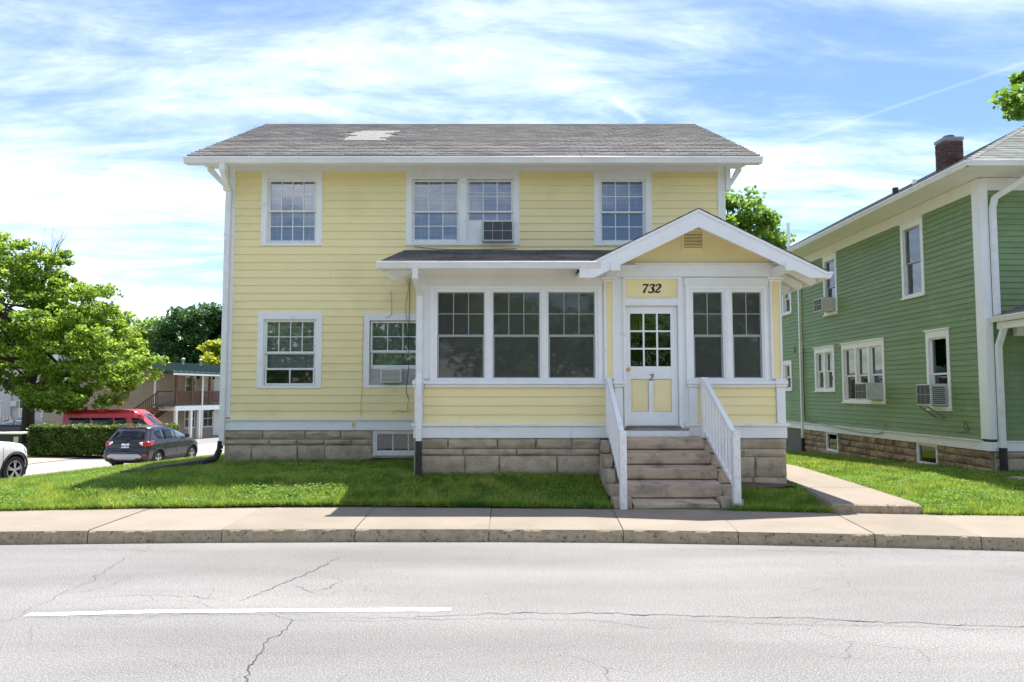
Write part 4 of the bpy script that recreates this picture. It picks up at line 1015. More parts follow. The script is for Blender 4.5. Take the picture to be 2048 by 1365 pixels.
for a, b in ((gx0, 2.395), (2.465, gx1)):
    mb = MB(); FP.box(mb, a + .004, b - .004, .040, .05, 1.504, 2.026); FP.box(mb, a + .03, b - .03, .034, .04, 1.535, 1.995); mb.build('door_panel', M['yellow'], door, bevel=.003)
mb = MB(); mb.lathe([(.032, YP + .018), (.032, YP + .012), (.012, YP + .008), (.012, YP - .022), (.026, YP - .030), (.030, YP - .045), (.022, YP - .058), (.001, YP - .062)], 14, 'y', (2.062, 0, 2.185))
mb.build('door_knob', M['brass'], door, smooth=True)
mb = MB(); FP.box(mb, 2.30, 2.56, .014, .0205, 2.135, 2.165); mb.build('mail_slot', M['white'], door)
mb = MB(); FP.box(mb, 1.975, 3.02, -.10, .10, 1.205, 1.240); FP.box(mb, 2.0, 2.9, -.06, .09, 1.2405, 1.268); mb.build('door_sill', pm('weathered_sill', (.36, .35, .33), (.13, .12, .11), 9, rough=.9, bump=.5, bscale=60, stretch=(.3, 1, 1)), house, bevel=.004)
mb = MB(); FP.box(mb, 1.78, 3.02, -.085, .05, 1.10, 1.204); mb.build('sill_riser', M['white'], house, bevel=.004)
DIG = {'7': [[(0, .78, .05), (.03, .97, .06)], [(.0, .92, .05), (.2, .96, .09), (.42, .90, .08), (.62, .97, .05)], [(.60, .97, .05), (.44, .66, .07), (.30, .35, .10), (.24, 0, .12)]],
       '3': [[(.04, .80, .09), (.16, .95, .06), (.36, .97, .07), (.52, .86, .11), (.46, .68, .10), (.26, .55, .05)], [(.26, .55, .05), (.48, .47, .10), (.56, .28, .13), (.46, .09, .10), (.26, .02, .06), (.08, .06, .07), (.03, .20, .10)]],
       '2': [[(.05, .76, .10), (.14, .93, .06), (.34, .98, .07), (.53, .87, .11), (.52, .68, .12), (.38, .47, .10), (.14, .20, .06), (.0, .03, .05)], [(.0, .05, .05), (.18, .13, .08), (.40, .05, .09), (.58, .14, .06), (.60, .28, .05)]]}
def digit(ch, x, z, h, yf, parent, name='house_number', shear=.2, bold=1.0, thin=.006):
    mb = MB()
    for st in DIG[ch]:
        Pn = []
        for (a, b) in zip(st, st[1:]):
            for t in range(5): Pn.append(tuple(a[i] + (b[i] - a[i]) * t / 5 for i in range(3)))
        Pn.append(st[-1]); k = len(Pn); Lf, Rt = [], []
        for i, (px_, pz, w) in enumerate(Pn):
            dx, dz = Pn[min(i+1, k-1)][0] - Pn[max(i-1, 0)][0], Pn[min(i+1, k-1)][1] - Pn[max(i-1, 0)][1]; l = math.hypot(dx, dz) or 1
            for s, out in ((1, Lf), (-1, Rt)):
                X, Zq = px_ - dz / l * w * bold * s, pz + dx / l * w * bold * s
                out.append((x + (X + shear * Zq) * h, z + Zq * h))
        for i in range(k - 1):
            mb.add([(Lf[i][0], yf, Lf[i][1]), (Rt[i][0], yf, Rt[i][1]), (Rt[i+1][0], yf, Rt[i+1][1]), (Lf[i+1][0], yf, Lf[i+1][1]),
                    (Lf[i][0], yf + thin, Lf[i][1]), (Rt[i][0], yf + thin, Rt[i][1]), (Rt[i+1][0], yf + thin, Rt[i+1][1]), (Lf[i+1][0], yf + thin, Lf[i+1][1])], [(0,1,2,3), (0,3,7,4), (1,5,6,2)])
    return mb.build(name, M['black'], parent, fix=True)
for ch, x in (('7', 2.292), ('3', 2.398), ('2', 2.500)): digit(ch, x, 3.437, .145, YP - .0275, tp)
digit('2', 2.402, 2.005, .105, YP + .0125, door, 'door_number', shear=.14, bold=.75)

# stone foundation of the porch
mb = MB(); FP.box(mb, PX0 + .01, 1.62, .014, .25, -.1, Z0); FP.box(mb, 3.2, PX1 - .02, .014, .25, -.1, Z0); mb.box(PX0 + .01, PX0 + .25, YP + .25, YW - .01, -.1, Z0 - .01); mb.box(PX1 - .25, PX1 - .02, YP + .25, YW + .1, -.1, Z0 - .01); mb.box(1.62, 3.2, YP + .06, YP + .25, -.1, 1.09)
pf = mb.build('porch_foundation', M['mortar'], house)
courses(FP, pf, PX0 - .02, 1.60, [(.905, 1.078), (.795, .905), (.46, .795), (.30, .46)], M['stone'], (), proud=.05, lmin=.5, lmax=.95)
courses(FP, pf, 3.28, PX1 + .02, [(.905, 1.078), (.775, .905), (.45, .775), (.22, .45)], M['stone'], (), proud=.05, lmin=.4, lmax=.85)
for x, fr in ((PX0, Left(PX0)),):
    courses(fr, pf, YP + .12, YW - .05, [(.905, 1.07), (.795, .905), (.46, .795), (.30, .46)], M['stone'], (), proud=.03)

# porch roof: low lean-to on the left, front gable over the door
LE_Y, LE_Z, LT_Y, LT_Z = 11.90, 3.858, YW - .03, 4.61
lsl = Vector((0, LT_Y - LE_Y, LT_Z - LE_Z)); LLEN = lsl.length; lsl.normalize()
LX0, LX1 = -1.90, 1.75
mb = MB(); mb.add([(LX0, LE_Y, LE_Z - .008), (1.43, LE_Y, LE_Z - .008), (2.93, LT_Y, LT_Z - .008), (LX0, LT_Y, LT_Z - .008), (LX0, LE_Y, LE_Z - .035), (1.43, LE_Y, LE_Z - .035), (2.93, LT_Y, LT_Z - .035), (LX0, LT_Y, LT_Z - .035)], [(0,1,2,3), (7,6,5,4), (0,4,5,1), (3,7,4,0)])
proof = mb.build('porch_roof', M['roof_edge'], house)
r_ = int(LLEN / .20); shingles(proof, (LX0, LE_Y, LE_Z - .006), LX1 - LX0 + .2, lsl, r_, LLEN / r_, .30, 84, M['shingle'], M['shingle_many'], None, lambda s: (0, 3.33 + s * .4755))
mb = MB(); mb.prism([(LE_Y + .03, LE_Z - .04), (LT_Y, LT_Z - .04), (LT_Y, LT_Z - .13), (LE_Y + .2, LE_Z - .13), (LE_Y + .03, LE_Z - .10)], .035, 'x', LX0 + .02); mb.build('porch_barge_board', M['white'], house)
mb = MB()                                     # soffit and rafter tails under the eave
mb.quad((LX0 + .06, LE_Y + .05, LE_Z - .05), (LX1 + .4, LE_Y + .05, LE_Z - .05), (LX1 + .4, YP + .02, LE_Z + .10), (LX0 + .06, YP + .02, LE_Z + .10)); mb.build('porch_soffit', M['soffit'], house, fix=False)
mb = MB(); mb.prism([(LX0 + .06, LE_Z - .06), (LX0 + .06, LE_Z - .16), (LX0 + .14, LE_Z - .22), (LX0 + .19, LE_Z - .22), (LX0 + .50, LE_Z - .06)], .09, 'y', YP - .12)
mb.build('porch_lookout', M['white'], house, bevel=.004)
mb = MB(); mb.prism([(LE_Y + .04, LE_Z - .05), (LE_Y + .04, LE_Z - .13), (YP - .03, LE_Z + .02), (YP - .03, LE_Z + .08)], .045, 'x', -1.45); mb.prism([(LE_Y + .04, LE_Z - .05), (LE_Y + .04, LE_Z - .13), (YP - .03, LE_Z + .02), (YP - .03, LE_Z + .08)], .045, 'x', .1); mb.build('rafter_tail', M['soffit'], house)
mb = MB(); FP.box(mb, PX0, 1.66, -.028, .01, 3.70, 3.95); mb.build('porch_frieze', M['soffit'], house)
gm_ = MB(); gutter_x(gm_, -1.945, 1.545, LE_Y + .02, 3.735, 3.845, .11); pg = gm_.build('porch_gutter', M['gutter'], house, bevel=.003)
mb = MB()
for x in [-1.6 + .8 * i for i in range(4)]: mb.box(x, x + .018, LE_Y - .085, LE_Y + .06, 3.842, 3.852)
mb.build('gutter_strap', M['alu'], pg)

# gable roof
PKX, PKZ, GY0, GY1 = 3.083, 4.690, 11.84, YW
SL = .4985
GL, GR = 1.215, 5.055                          # eave ends
def gz_(x): return PKZ - abs(x - PKX) * SL
mb = MB()
for e in (GL, GR):
    mb.add([(PKX, GY0, PKZ), (e, GY0, gz_(e)), (e, GY1, gz_(e)), (PKX, GY1, PKZ), (PKX, GY0, PKZ - .010), (e, GY0, gz_(e) - .010), (e, GY1, gz_(e) - .010), (PKX, GY1, PKZ - .010)], [(0,1,2,3), (7,6,5,4), (0,4,5,1), (1,5,6,2)])
groof = mb.build('gable_roof', M['shingle'], house)
mb = MB()                                      # shingle courses on both slopes, thin lapped sheets
for e in (GL, GR):
    n = 11
    for k in range(n):
        a, b = e + (PKX - e) * k / n, e + (PKX - e) * (k + 1.06) / n
        if k == n - 1: b = PKX
        mb.add([(a, GY0 - .006, gz_(a) + .010), (b, GY0 - .006, gz_(b) + .002), (b, GY1, gz_(b) + .002), (a, GY1, gz_(a) + .010), (a, GY0 - .006, gz_(a) + .001), (a, GY1, gz_(a) + .001)], [(0,1,2,3), (4,0,3,5)])
mb.build('shingle_course', M['shingle'], groof, fix=False)
def rake(sgn):
    e = GL if sgn < 0 else GR
    x = lambda q: PKX + (q - PKX) if True else q
    top_e = gz_(e)
    inner_ = PKZ - .295
    # white board: from the peak down to the plumb-cut end
    lowx = e - sgn * .25
    return [(PKX, PKZ - .062), (e, top_e - .062), (e, 3.592), (lowx, 3.592), (PKX, inner_)] if sgn > 0 else [(PKX, PKZ - .062), (PKX, inner_), (lowx - .03, 3.592), (e, 3.592), (e, top_e - .062)]
for sgn in (-1, 1):
    mb = MB(); mb.prism(rake(sgn), .045, 'y', GY0 + .015); r = mb.build('rake_board', M['white'], house, bevel=.003)
    e = GL if sgn < 0 else GR
    mb = MB(); mb.prism([(PKX, PKZ - .012), (e, gz_(e) - .012), (e, gz_(e) - .061), (PKX, PKZ - .061)], .05, 'y', GY0 + .004); mb.build('rake_moulding', M['white'], r)
# yellow gable wall behind it, with its boards and the louvred vent
tri = lambda z: ((PKX - (PKZ - .066 - z) / SL), (PKX + (PKZ - .066 - z) / SL))
mb = MB(); a, b = tri(3.90); mb.add([(a, YP, 3.90), (b, YP, 3.90), (PKX, YP, PKZ - .066)], [(0,1,2)]); gw = mb.build('gable_wall', M['yellow'], house, fix=False)
z = 3.926
while z < PKZ - .16:
    zt = min(z + .148, PKZ - .13); a0, b0 = tri(z); a1, b1 = tri(zt)
    for (p0, p1, q0, q1) in (((a0, b0, a1, b1),) if not (4.05 < z < 4.48) else ((a0, 2.965, a1, 2.965), (3.33, b0, 3.33, b1))):
        if q1 - q0 < .03 or p1 - p0 < .03: continue
        mb = MB(); mb.add([(p0, YP - .022, z), (p1, YP - .022, z), (q1, YP - .005, zt), (q0, YP - .005, zt), (p0, YP, z), (p1, YP, z), (q1, YP, zt), (q0, YP, zt)], [(0,1,2,3), (4,5,1,0), (1,5,6,2), (4,0,3,7), (3,2,6,7)])
        mb.build('clapboard', M['yellow'], gw)
    z = zt
mb = MB(); FP.box(mb, 2.965, 2.995, -.035, .0, 4.155, 4.485); FP.box(mb, 3.30, 3.33, -.035, .0, 4.155, 4.485); FP.box(mb, 2.995, 3.30, -.034, .0, 4.455, 4.485); FP.box(mb, 2.995, 3.30, -.034, .0, 4.155, 4.185)
vent = mb.build('gable_vent', M['yellow'], house)
mb = MB(); FP.quad(mb, 2.99, 3.305, 4.18, 4.46, -.008); mb.build('vent_back', M['dark_in'], vent, fix=False)
for k in range(5):
    zc = 4.195 + k * .053; mb = MB(); mb.add([(2.995, YP - .034, zc), (3.30, YP - .034, zc), (3.30, YP - .010, zc + .04), (2.995, YP - .010, zc + .04), (2.995, YP - .034, zc + .006), (3.30, YP - .034, zc + .006), (3.30, YP - .010, zc + .046), (2.995, YP - .010, zc + .046)], [(3,2,1,0), (4,5,6,7), (0,1,5,4)])
    mb.build('louvre', M['yellow'], vent, fix=False)
# lookout beams carrying the rake; soffit planes under both slopes
for x0 in (1.70, 4.41):
    mb = MB(); mb.box(x0, x0 + .145, GY0 - .03, YP - .06, 3.70, 3.835); mb.build('lookout_beam', M['white'], house, bevel=.008)
mb = MB()
for e in (GL, GR): mb.quad((PKX, GY0 + .07, PKZ - .07), (e, GY0 + .07, gz_(e) - .07), (e, YP + (2.4 if e > 3 else .02), gz_(e) - .07), (PKX, YP + (2.4 if e > 3 else .02), PKZ - .07))
mb.build('gable_soffit', M['soffit'], house, fix=False)
for k in range(5):
    y = YP - .35 + k * .55; mb = MB()
    mb.prism([(PX1 + .01, gz_(PX1) - .09), (PX1 + .01, gz_(PX1) - .20), (GR - .10, gz_(GR) - .19), (GR - .04, gz_(GR) - .13), (GR - .04, gz_(GR) - .09)], .07, 'y', y); mb.build('rafter_tail', M['soffit'], house)
mb = MB(); gutter_y(mb, GY0 + .02, YW + .4, GR + .0, gz_(GR) - .125, gz_(GR) - .02, .115); mb.build('side_gutter', M['gutter'], house, bevel=.003)

# porch downspout: white above, black standpipe at the ground
mb = MB(); spout(mb, [(-1.345, 11.87, 3.74), (-1.345, 11.87, 3.60), (-1.32, 12.38, 3.40), (-1.32, 12.385, 2.12), (-1.32, 12.33, 1.95), (-1.32, 12.33, 1.02)], .09, .07)
ds2 = mb.build('downspout', M['gutter'], house, bevel=.004)
mb = MB(); spout(mb, [(-1.32, 12.335, 1.03), (-1.32, 12.335, .42)], .105, .09); mb.build('standpipe', M['black_plastic'], ds2, bevel=.006)

# loose cables on the main wall
def cable(name, pts, r, mat, parent):
    pts = [Vector(p) for p in pts]; Q = []
    for i in range(len(pts) - 1):
        p0, p1, p2, p3 = pts[max(i-1, 0)], pts[i], pts[i+1], pts[min(i+2, len(pts)-1)]
        for k in range(6):
            t = k / 6; Q.append(0.5 * ((2*p1) + (p2 - p0)*t + (2*p0 - 5*p1 + 4*p2 - p3)*t*t + (3*p1 - p0 - 3*p2 + p3)*t**3))
    Q.append(pts[-1]); mb = MB(); mb.tube(Q, r, 5); return mb.build(name, mat, parent, smooth=True)
yc = YW - .045
cable('cable', [(-1.80, yc, 4.05), (-1.80, yc, 3.6), (-1.81, yc, 3.2), (-1.815, yc - .02, 2.9), (-1.80, yc - .02, 2.4), (-1.815, yc - .12, 2.1), (-1.85, yc - .02, 1.85), (-1.80, yc, 1.68)], .006, M['wire'], house)
cable('cable', [(-1.86, yc, 4.05), (-1.83, yc, 3.85), (-1.88, yc, 3.55), (-1.87, yc, 3.35), (-1.82, yc, 3.0)], .007, M['wire_y'], house)
cable('cable', [(-2.17, yc, 3.80), (-2.16, yc, 3.55), (-2.15, yc, 3.36), (-2.20, yc, 3.30), (-2.27, yc, 3.28)], .007, M['wire_y'], house)
cable('cable', [(-1.80, yc, 1.66), (-1.83, yc, 1.55), (-1.82, yc, 1.46), (-1.90, yc, 1.44), (-2.02, yc, 1.47), (-2.12, yc, 1.40)], .007, M['wire_y'], house)
cable('cable', [(-2.70, yc, 3.3), (-2.71, yc, 2.6), (-2.71, yc, 1.9), (-2.73, yc, 1.6), (-2.72, yc, 1.36)], .006, M['wire_y'], house)
cable('cable', [(-1.72, yc, 4.68), (-1.4, yc, 4.64), (-.9, yc, 4.62), (-.2, yc, 4.625), (.3, yc, 4.64)], .006, M['wire'], house)

# ------------------------------------------------------------------ stone entrance steps
steps = thing('stone_steps', (2.45, 11.6, .2), 'worn limestone steps leading up to the white front door', 'steps')
def slab(name, x0, x1, y0, y1, z0, z1, back, parent, mat, rough=.012):
    n = 17; prof = [(y0 + .006, z0), (y0 + .001, z0 + .02), (y0, z1 - .018), (y0 + .006, z1 - .004), (y0 + .025, z1), (y1, z1 + back), (y1, z0)]
    mb = MB(); vs_ = []; sd_ = random.random() * 50; m_ = len(prof)
    for i in range(n):
        x = x0 + (x1 - x0) * i / (n - 1)
        for j, (y, z) in enumerate(prof):
            e1 = mnoise.noise(Vector((x * 3.1, j * .7, sd_))) + .6 * mnoise.noise(Vector((x * 11, j * 1.7, sd_)))
            k = rough * (1.0 if j in (1, 2, 3) else .5)
            xe = .012 * mnoise.noise(Vector((j * 2.1, i, sd_))) if i in (0, n-1) else 0
            vs_.append((x + xe, y + (k * e1 if j < 5 else 0), z + (.45 * k * e1 if 1 < j < 6 else 0)))
    mb.add(vs_, [(i*m_ + j, (i+1)*m_ + j, (i+1)*m_ + (j+1) % m_, i*m_ + (j+1) % m_) for i in range(n-1) for j in range(m_)])
    mb.f += [list(range(m_)), list(range((n-1)*m_, n*m_))[::-1]]; mb.m += [0, 0]
    return mb.build(name, mat, parent, smooth=True, angle=32)
ST = [(10.93, .247), (11.24, .482), (11.54, .677), (11.84, .880), (12.14, 1.085)]
for k, (y, z) in enumerate(ST):
    zb = .14 if k == 0 else ST[k-1][1] + .050
    x0 = 1.86 if k == 0 else (1.80 if k == 1 else 1.72); x1 = (3.07, 3.20, 3.215, 3.20, 3.175)[k]
    slab('step', x0, x1, y, y + .36, zb, z, .032, steps, M['step'])
    if k: slab('riser_stone', x0 + .02, x1 - .03, y + .05, y + .25, ST[k-1][1] - .1, zb + .004, 0, steps, M['mortar'], .006)
mb = MB(); mb.box(1.66, 3.30, 12.2, 12.56, .1, 1.0); mb.box(1.66, 3.30, 11.6, 12.2, .1, .55); mb.box(1.7, 3.2, 11.05, 11.6, .05, .20); mb.build('core', M['mortar'], steps)
def rough_block(name, x0, x1, y0, y1, z0, z1, parent, mat, amp=.014):
    bm = bmesh.new(); bmesh.ops.create_cube(bm, size=1); bmesh.ops.subdivide_edges(bm, edges=bm.edges, cuts=2, use_grid_fill=True)
    sd_ = random.random() * 90
    for v in bm.verts:
        p = Vector((x0 + (v.co.x + .5) * (x1-x0), y0 + (v.co.y + .5) * (y1-y0), z0 + (v.co.z + .5) * (z1-z0)))
        c = sum(abs(abs(q) - .5) < 1e-4 for q in v.co)
        nv = mnoise.noise_vector(p * 5 + Vector((sd_, 0, 0)))
        p += nv * amp - (Vector(v.co) * (.010 * (c - 1)))
        v.co = p
    me = bpy.data.meshes.new(name); bm.to_mesh(me); bm.free(); me.materials.append(mat)
    return link(name, me, parent)
for k, (y, z) in enumerate(ST):
    zt = (.33, .475, .665, .865, 1.07)[k]; zl = (.12, .30, .46, .66, .86)[k]
    rough_block('cheek_stone', 1.575, 1.735 + (.11 if k == 0 else .05 if k == 1 else -.03), y + .01, y + .33, zl, zt - .01, steps, M['stone'])
    rough_block('cheek_stone', (3.09, 3.21, 3.225, 3.21, 3.185)[k], 3.42, y + .02, y + .34, zl, zt - .015, steps, M['stone'])
    if k > 1:
        rough_block('cheek_stone', 1.565, 1.69, y + .0, y + .31, .12, zl - .01, steps, M['stone']); rough_block('cheek_stone', 3.26, 3.415, y + .0, y + .31, .12, zl - .01, steps, M['stone'])
# ------------------------------------------------------------------ white railings
def railing(x0, x1, label, dx_up=0.0):
    xc = (x0 + x1) / 2
    t = thing('stair_railing', (xc, 10.92, .18), label, 'railing', 'railings of the porch steps')
    yl, yu = 10.895, 12.33; zl, zu = 1.272, 2.045
    mb = MB(); mb.box(x0, x1, yl - .047, yl + .047, .178, zl); mb.build('post', M['old_white'], t, bevel=.004)
    mb = MB(); mb.box(x0 + .004 + dx_up, x1 + dx_up, yu - .04, yu + .05, 1.09, zu + .01); mb.build('post', M['white'], t, bevel=.004)
    a, b = Vector((xc, yl + .047, zl - .055)), Vector((xc + dx_up, yu - .04, zu - .03))
    mb = MB(); mb.bar(a, b, .07, .055); mb.build('top_rail', M['white'], t, bevel=.005)
    c, d_ = Vector((xc, yl + .047, .47)), Vector((xc + dx_up, yu - .04, 1.175))
    mb = MB(); mb.bar(c, d_, .045, .05); mb.build('bottom_rail', M['white'], t, bevel=.003)
    n = 9
    for i in range(n):
        u = (i + .7) / (n + .4); p = c.lerp(d_, u); q = a.lerp(b, u)
        mb = MB(); mb.box(p.x - .017, p.x + .017, p.y - .017, p.y + .017, p.z + .02, q.z - .02); mb.build('baluster', M['white'], t)
    return t
railing(1.660, 1.757, 'white wooden stair railing on the left side of the stone steps', .005)
railing(3.250, 3.352, 'white wooden stair railing on the right side of the stone steps', -.055)

# ================================================================== GREEN HOUSE
GXW, GYF = 9.4, 14.85
FS, FG = Left(GXW), Front(GYF)
gh = thing('green_house', (12, 17, .28), 'two-storey green clapboard house with white trim and brown stone foundation', 'house')
GZ0, GZB, GZT = .69, .885, 5.77
gw1 = (16.90, 17.84, 4.00, 5.74); gw2 = (21.32, 22.20, 4.05, 5.74); gws = (24.70, 25.50, 4.40, 5.6)
gd = (21.62, 22.98, 1.87, 3.13); gt = (18.80, 21.14, 1.56, 3.14); ga = (16.05, 16.93, 1.46, 3.15); gf = (24.82, 25.52, 1.90, 2.87)
GH = [gw1, gw2, gws, gd, gt, ga, gf]
def ginner(w): return (w[0] + .10, w[1] - .10, w[2] + .06, w[3] - .15)
mb = MB(); wall_sheet(mb, FS, GYF, 29, GZ0, 6.05, [ginner(w) for w in GH]); FG.quad(mb, GXW, 17.6, GZ0, 6.05); mb.quad((17.6, GYF, GZ0), (17.6, 29, GZ0), (17.6, 29, 6.05), (17.6, GYF, 6.05)); mb.quad((GXW, 29, GZ0), (17.6, 29, GZ0), (17.6, 29, 6.05), (GXW, 29, 6.05)); mb.quad((GXW, GYF, 6.05), (17.6, GYF, 6.05), (17.6, 29, 6.05), (GXW, 29, 6.05))
gwall = mb.build('side_wall', M['green_core'], gh, fix=False)
siding(FS, gwall, GYF + .24, 26.0, GZB + .008, GZT, .1135, GH, M['green'], joints=.35)
fw_ = MB(); FG.quad(fw_, GXW + .1, 17.6, GZ0, 6.04, -.001); gfront = fw_.build('front_wall', M['green_core'], gh, fix=False)
siding(FG, gfront, GXW + .12, 12.4, GZB + .008, GZT, .1135, [], M['green'])
# trim
mb = MB(); FS.box(mb, GYF - .036, GYF + .24, -.036, .01, GZB + .03, 6.0); mb.build('corner_board', M['white'], gh, bevel=.004)
mb = MB(); FG.box(mb, GXW + .011, GXW + .12, -.036, .01, GZB + .03, 6.0); mb.build('corner_board', M['white'], gh, bevel=.004)
mb = MB(); FS.box(mb, GYF - .05, 29, -.05, .02, GZ0, GZB - .025); mb.build('water_table', M['white'], gh, bevel=.004)
mb = MB(); FS.box(mb, GYF + .22, 27.6, -.085, .0, GZB - .025, GZB + .006); mb.build('water_table_cap', M['old_white'], gh, bevel=.005)
mb = MB(); FG.box(mb, GXW + .021, 17.6, -.05, .02, GZ0, GZB - .025); FG.box(mb, GXW + .12, 17.6, -.07, 0, GZB - .025, GZB + .006); mb.build('water_table', M['white'], gh, bevel=.004)
mb = MB(); FS.box(mb, GYF + .0, 29, -.034, .005, GZT, 6.02); mb.build('frieze_board', M['soffit'], gh)
mb = MB(); FG.box(mb, GXW + .01, 17.6, -.034, .005, GZT, 6.02); mb.build('frieze_board', M['soffit'], gh)
mb = MB(); mb.quad((8.74, 14.12, 6.03), (GXW + .1, 14.12, 6.03), (GXW + .1, 29, 6.03), (8.74, 29, 6.03)); mb.quad((GXW + .1, 14.12, 6.03), (18.3, 14.12, 6.03), (18.3, GYF + .1, 6.03), (GXW + .1, GYF + .1, 6.03)); mb.build('soffit', M['soffit'], gh, fix=False)
# roof: hipped, courses of shingles
gs = .53; RX = 13.3
def gr(x, y): return 6.14 + min(x - 8.68, y - 14.08, 17.92 - x) * gs
hipY = 14.08 + (RX - 8.68)
mb = MB(); hz = 6.14 + (RX - 8.68) * gs
mb.add([(8.68, 14.08, 6.132), (8.68, 29, 6.132), (RX, 29, hz - .008), (RX, hipY, hz - .008), (17.92, 14.08, 6.132), (17.92, 29, 6.132)], [(0,3,2,1), (0,4,3), (4,5,2,3)])
groof2 = mb.build('roof', M['shingle_light'], gh, fix=False)
n = 26
for k in range(n):                             # side slope
    a, b = k / n, min(1, (k + 1.05) / n); x0, x1 = 8.68 + (RX - 8.68) * a, 8.68 + (RX - 8.68) * b
    z0, z1 = 6.14 + (x0 - 8.68) * gs, 6.14 + (x1 - 8.68) * gs
    mb = MB(); mb.add([(x0, 14.08 + (x0 - 8.68), z0 + .012), (x0, 29, z0 + .012), (x1, 29, z1 + .001), (x1, 14.08 + (x1 - 8.68), z1 + .001), (x0, 14.08 + (x0 - 8.68), z0), (x0, 29, z0)], [(0,3,2,1), (4,0,1,5)])
    mb.build('shingle_course', M['shingle_light'], groof2, fix=False)
sm = {}
for k in range(16):                            # front slope: single tabs near the corner, in view
    y0 = 14.08 + (hipY - 14.08) * k / n; y1 = 14.08 + (hipY - 14.08) * (k + 1.05) / n; z0, z1 = 6.14 + (y0 - 14.08) * gs, 6.14 + (y1 - 14.08) * gs
    x = 8.68 + (y0 - 14.08) - random.uniform(0, .2); first = True
    while x < 13.6:
        w = random.uniform(.24, .36); xa = max(x, 8.68 + (y0 - 14.08)); xb = x + w - .006
        if xb - xa > .04:
            j = random.uniform(0, .004)
            mb = MB(); xa2 = max(xa, 8.68 + (y1 - 14.08))
            mb.add([(xa, y0 - j, z0 + .014), (xb, y0 - j, z0 + .014), (xb, y1, z1 + .002), (xa2 if xa2 < xb else xb - .01, y1, z1 + .002), (xa, y0 - j, z0), (xb, y0 - j, z0)], [(0,1,2,3), (4,5,1,0)])
            mb.build('shingle', M['shingle_light'], groof2, fix=False)
        x += w
mb = MB(); mb.add([(8.68 + 2.84, 14.08 + 2.84, gr(8.68 + 2.84, 14.08 + 2.84) + .003), (17, 14.08 + 2.84, 6.14 + 2.84*gs + .003), (RX + .5, hipY, hz + .003), (RX, hipY, hz + .003)], [(0,1,2,3)]); mb.build('upper_front_slope', M['shingle_light'], groof2, fix=False)
for k in range(18):
    t0, t1 = .02 + k * .19, .02 + k * .19 + .24; c0, c1 = Vector((8.68 + t0, 14.08 + t0, 6.14 + t0 * gs)), Vector((8.68 + t1, 14.08 + t1, 6.14 + t1 * gs)); w = .09
    mb = MB()
    L0, R0 = c0 + Vector((-w * .2, w * 1.2, 0)), c0 + Vector((w * 1.2, -w * .2, 0)); L1_, R1_ = c1 + Vector((-w * .2, w * 1.2, 0)), c1 + Vector((w * 1.2, -w * .2, 0))
    up0, up1 = Vector((0, 0, .034)), Vector((0, 0, .020))
    mb.add([L0 + up0 * .2, c0 + up0, R0 + up0 * .2, L1_ + up1 * .2, c1 + up1, R1_ + up1 * .2], [(0,1,4,3), (1,2,5,4), (0,2,1)]); mb.build('hip_shingle', M['shingle_light'], groof2, fix=False)
mb = MB(); gutter_y(mb, 14.04, 29, 8.74, 6.03, 6.135, -.11); mb.build('gutter', M['gutter'], gh, bevel=.003)
mb = MB(); gutter_x(mb, 8.66, 18.3, 14.12, 6.03, 6.135, .11); mb.build('gutter', M['gutter'], gh, bevel=.003)

def green_window(w, units, rail, inside, gm='glass', cap=True, frame='white'):
    o = casing(FS, gh, *w, .10, .10, .15, .06, M['white'], proud=.035, deep=.09, cap=cap, sill=True)
    a0, a1, c0, c1 = ginner(w); nU = units; step = (a1 - a0) / nU
    fm = M[frame] if frame in M else M['alu']
    mb = MB()
    for i in range(1, nU): FS.box(mb, a0 + step * i - .05, a0 + step * i + .05, -.03, .085, c0, c1)
    if nU > 1: mb.build('mullion', M['white'], o)
    for i in range(nU):
        p, q = a0 + step * i + (.05 if i else 0), a0 + step * (i+1) - (.05 if i < nU-1 else 0)
        zm = c0 + (c1 - c0) * rail
        sash(FS, o, p, q, zm - .015, c1, .03, 1, 1, .035, .015, M[gm], fm); sash(FS, o, p, q, c0, zm + .015, .055, 1, 1, .035, .015, M[gm], fm)
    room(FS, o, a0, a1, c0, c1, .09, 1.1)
    if inside: inside(o, a0, a1, c0, c1)
    return o
green_window(gw1, 1, .48, lambda o, a, b, c, d: drape(FS, o, a, b, c, d, .22, M['curtain'], 4, .03), frame='alu')
green_window(gw2, 1, .48, lambda o, a, b, c, d: blind(FS, o, a + .02, b - .02, c + .9, d - .05, .2, .03), frame='alu')
green_window(gws, 1, .45, None)
green_window(gd, 2, .48, lambda o, a, b, c, d: (drape(FS, o, a, a + .5, c + .55, d, .2, M['curtain'], 5), drape(FS, o, b - .5, b, c + .55, d, .2, M['curtain'], 5)))
green_window(gt, 3, .47, lambda o, a, b, c, d: (drape(FS, o, a + .7, b, c, d, .24, M['red_cloth'], 14, .02), drape(FS, o, a, a + .6, c + .75, d, .2, M['curtain'], 6)), frame='white')
green_window(ga, 1, .47, lambda o, a, b, c, d: drape(FS, o, a, b, c + .4, d, .115, M['curtain'], 6, .012))
green_window(gf, 1, .48, lambda o, a, b, c, d: drape(FS, o, a, b, c + .4, d, .2, M['curtain'], 4), cap=False)
air_conditioner(FS, 21.50, 22.05, 4.12, 4.50, .38, 'air conditioner in the upstairs window of the green house', 'grid')
air_conditioner(FS, 18.93, 19.55, 1.64, 2.06, .42, 'air conditioner at the end of the green house triple window', 'grid')
t = air_conditioner(FS, 16.22, 16.78, 1.54, 2.00, .36, 'large air conditioner on a brace under the lone downstairs window of green house', 'grid')
mb = MB(); mb.bar((9.02, 16.35, 1.53), (9.37, 16.35, 1.28), .03, .03); mb.bar((9.02, 16.65, 1.53), (9.37, 16.65, 1.28), .03, .03); mb.build('brace', M['alu'], t)
mb = MB()
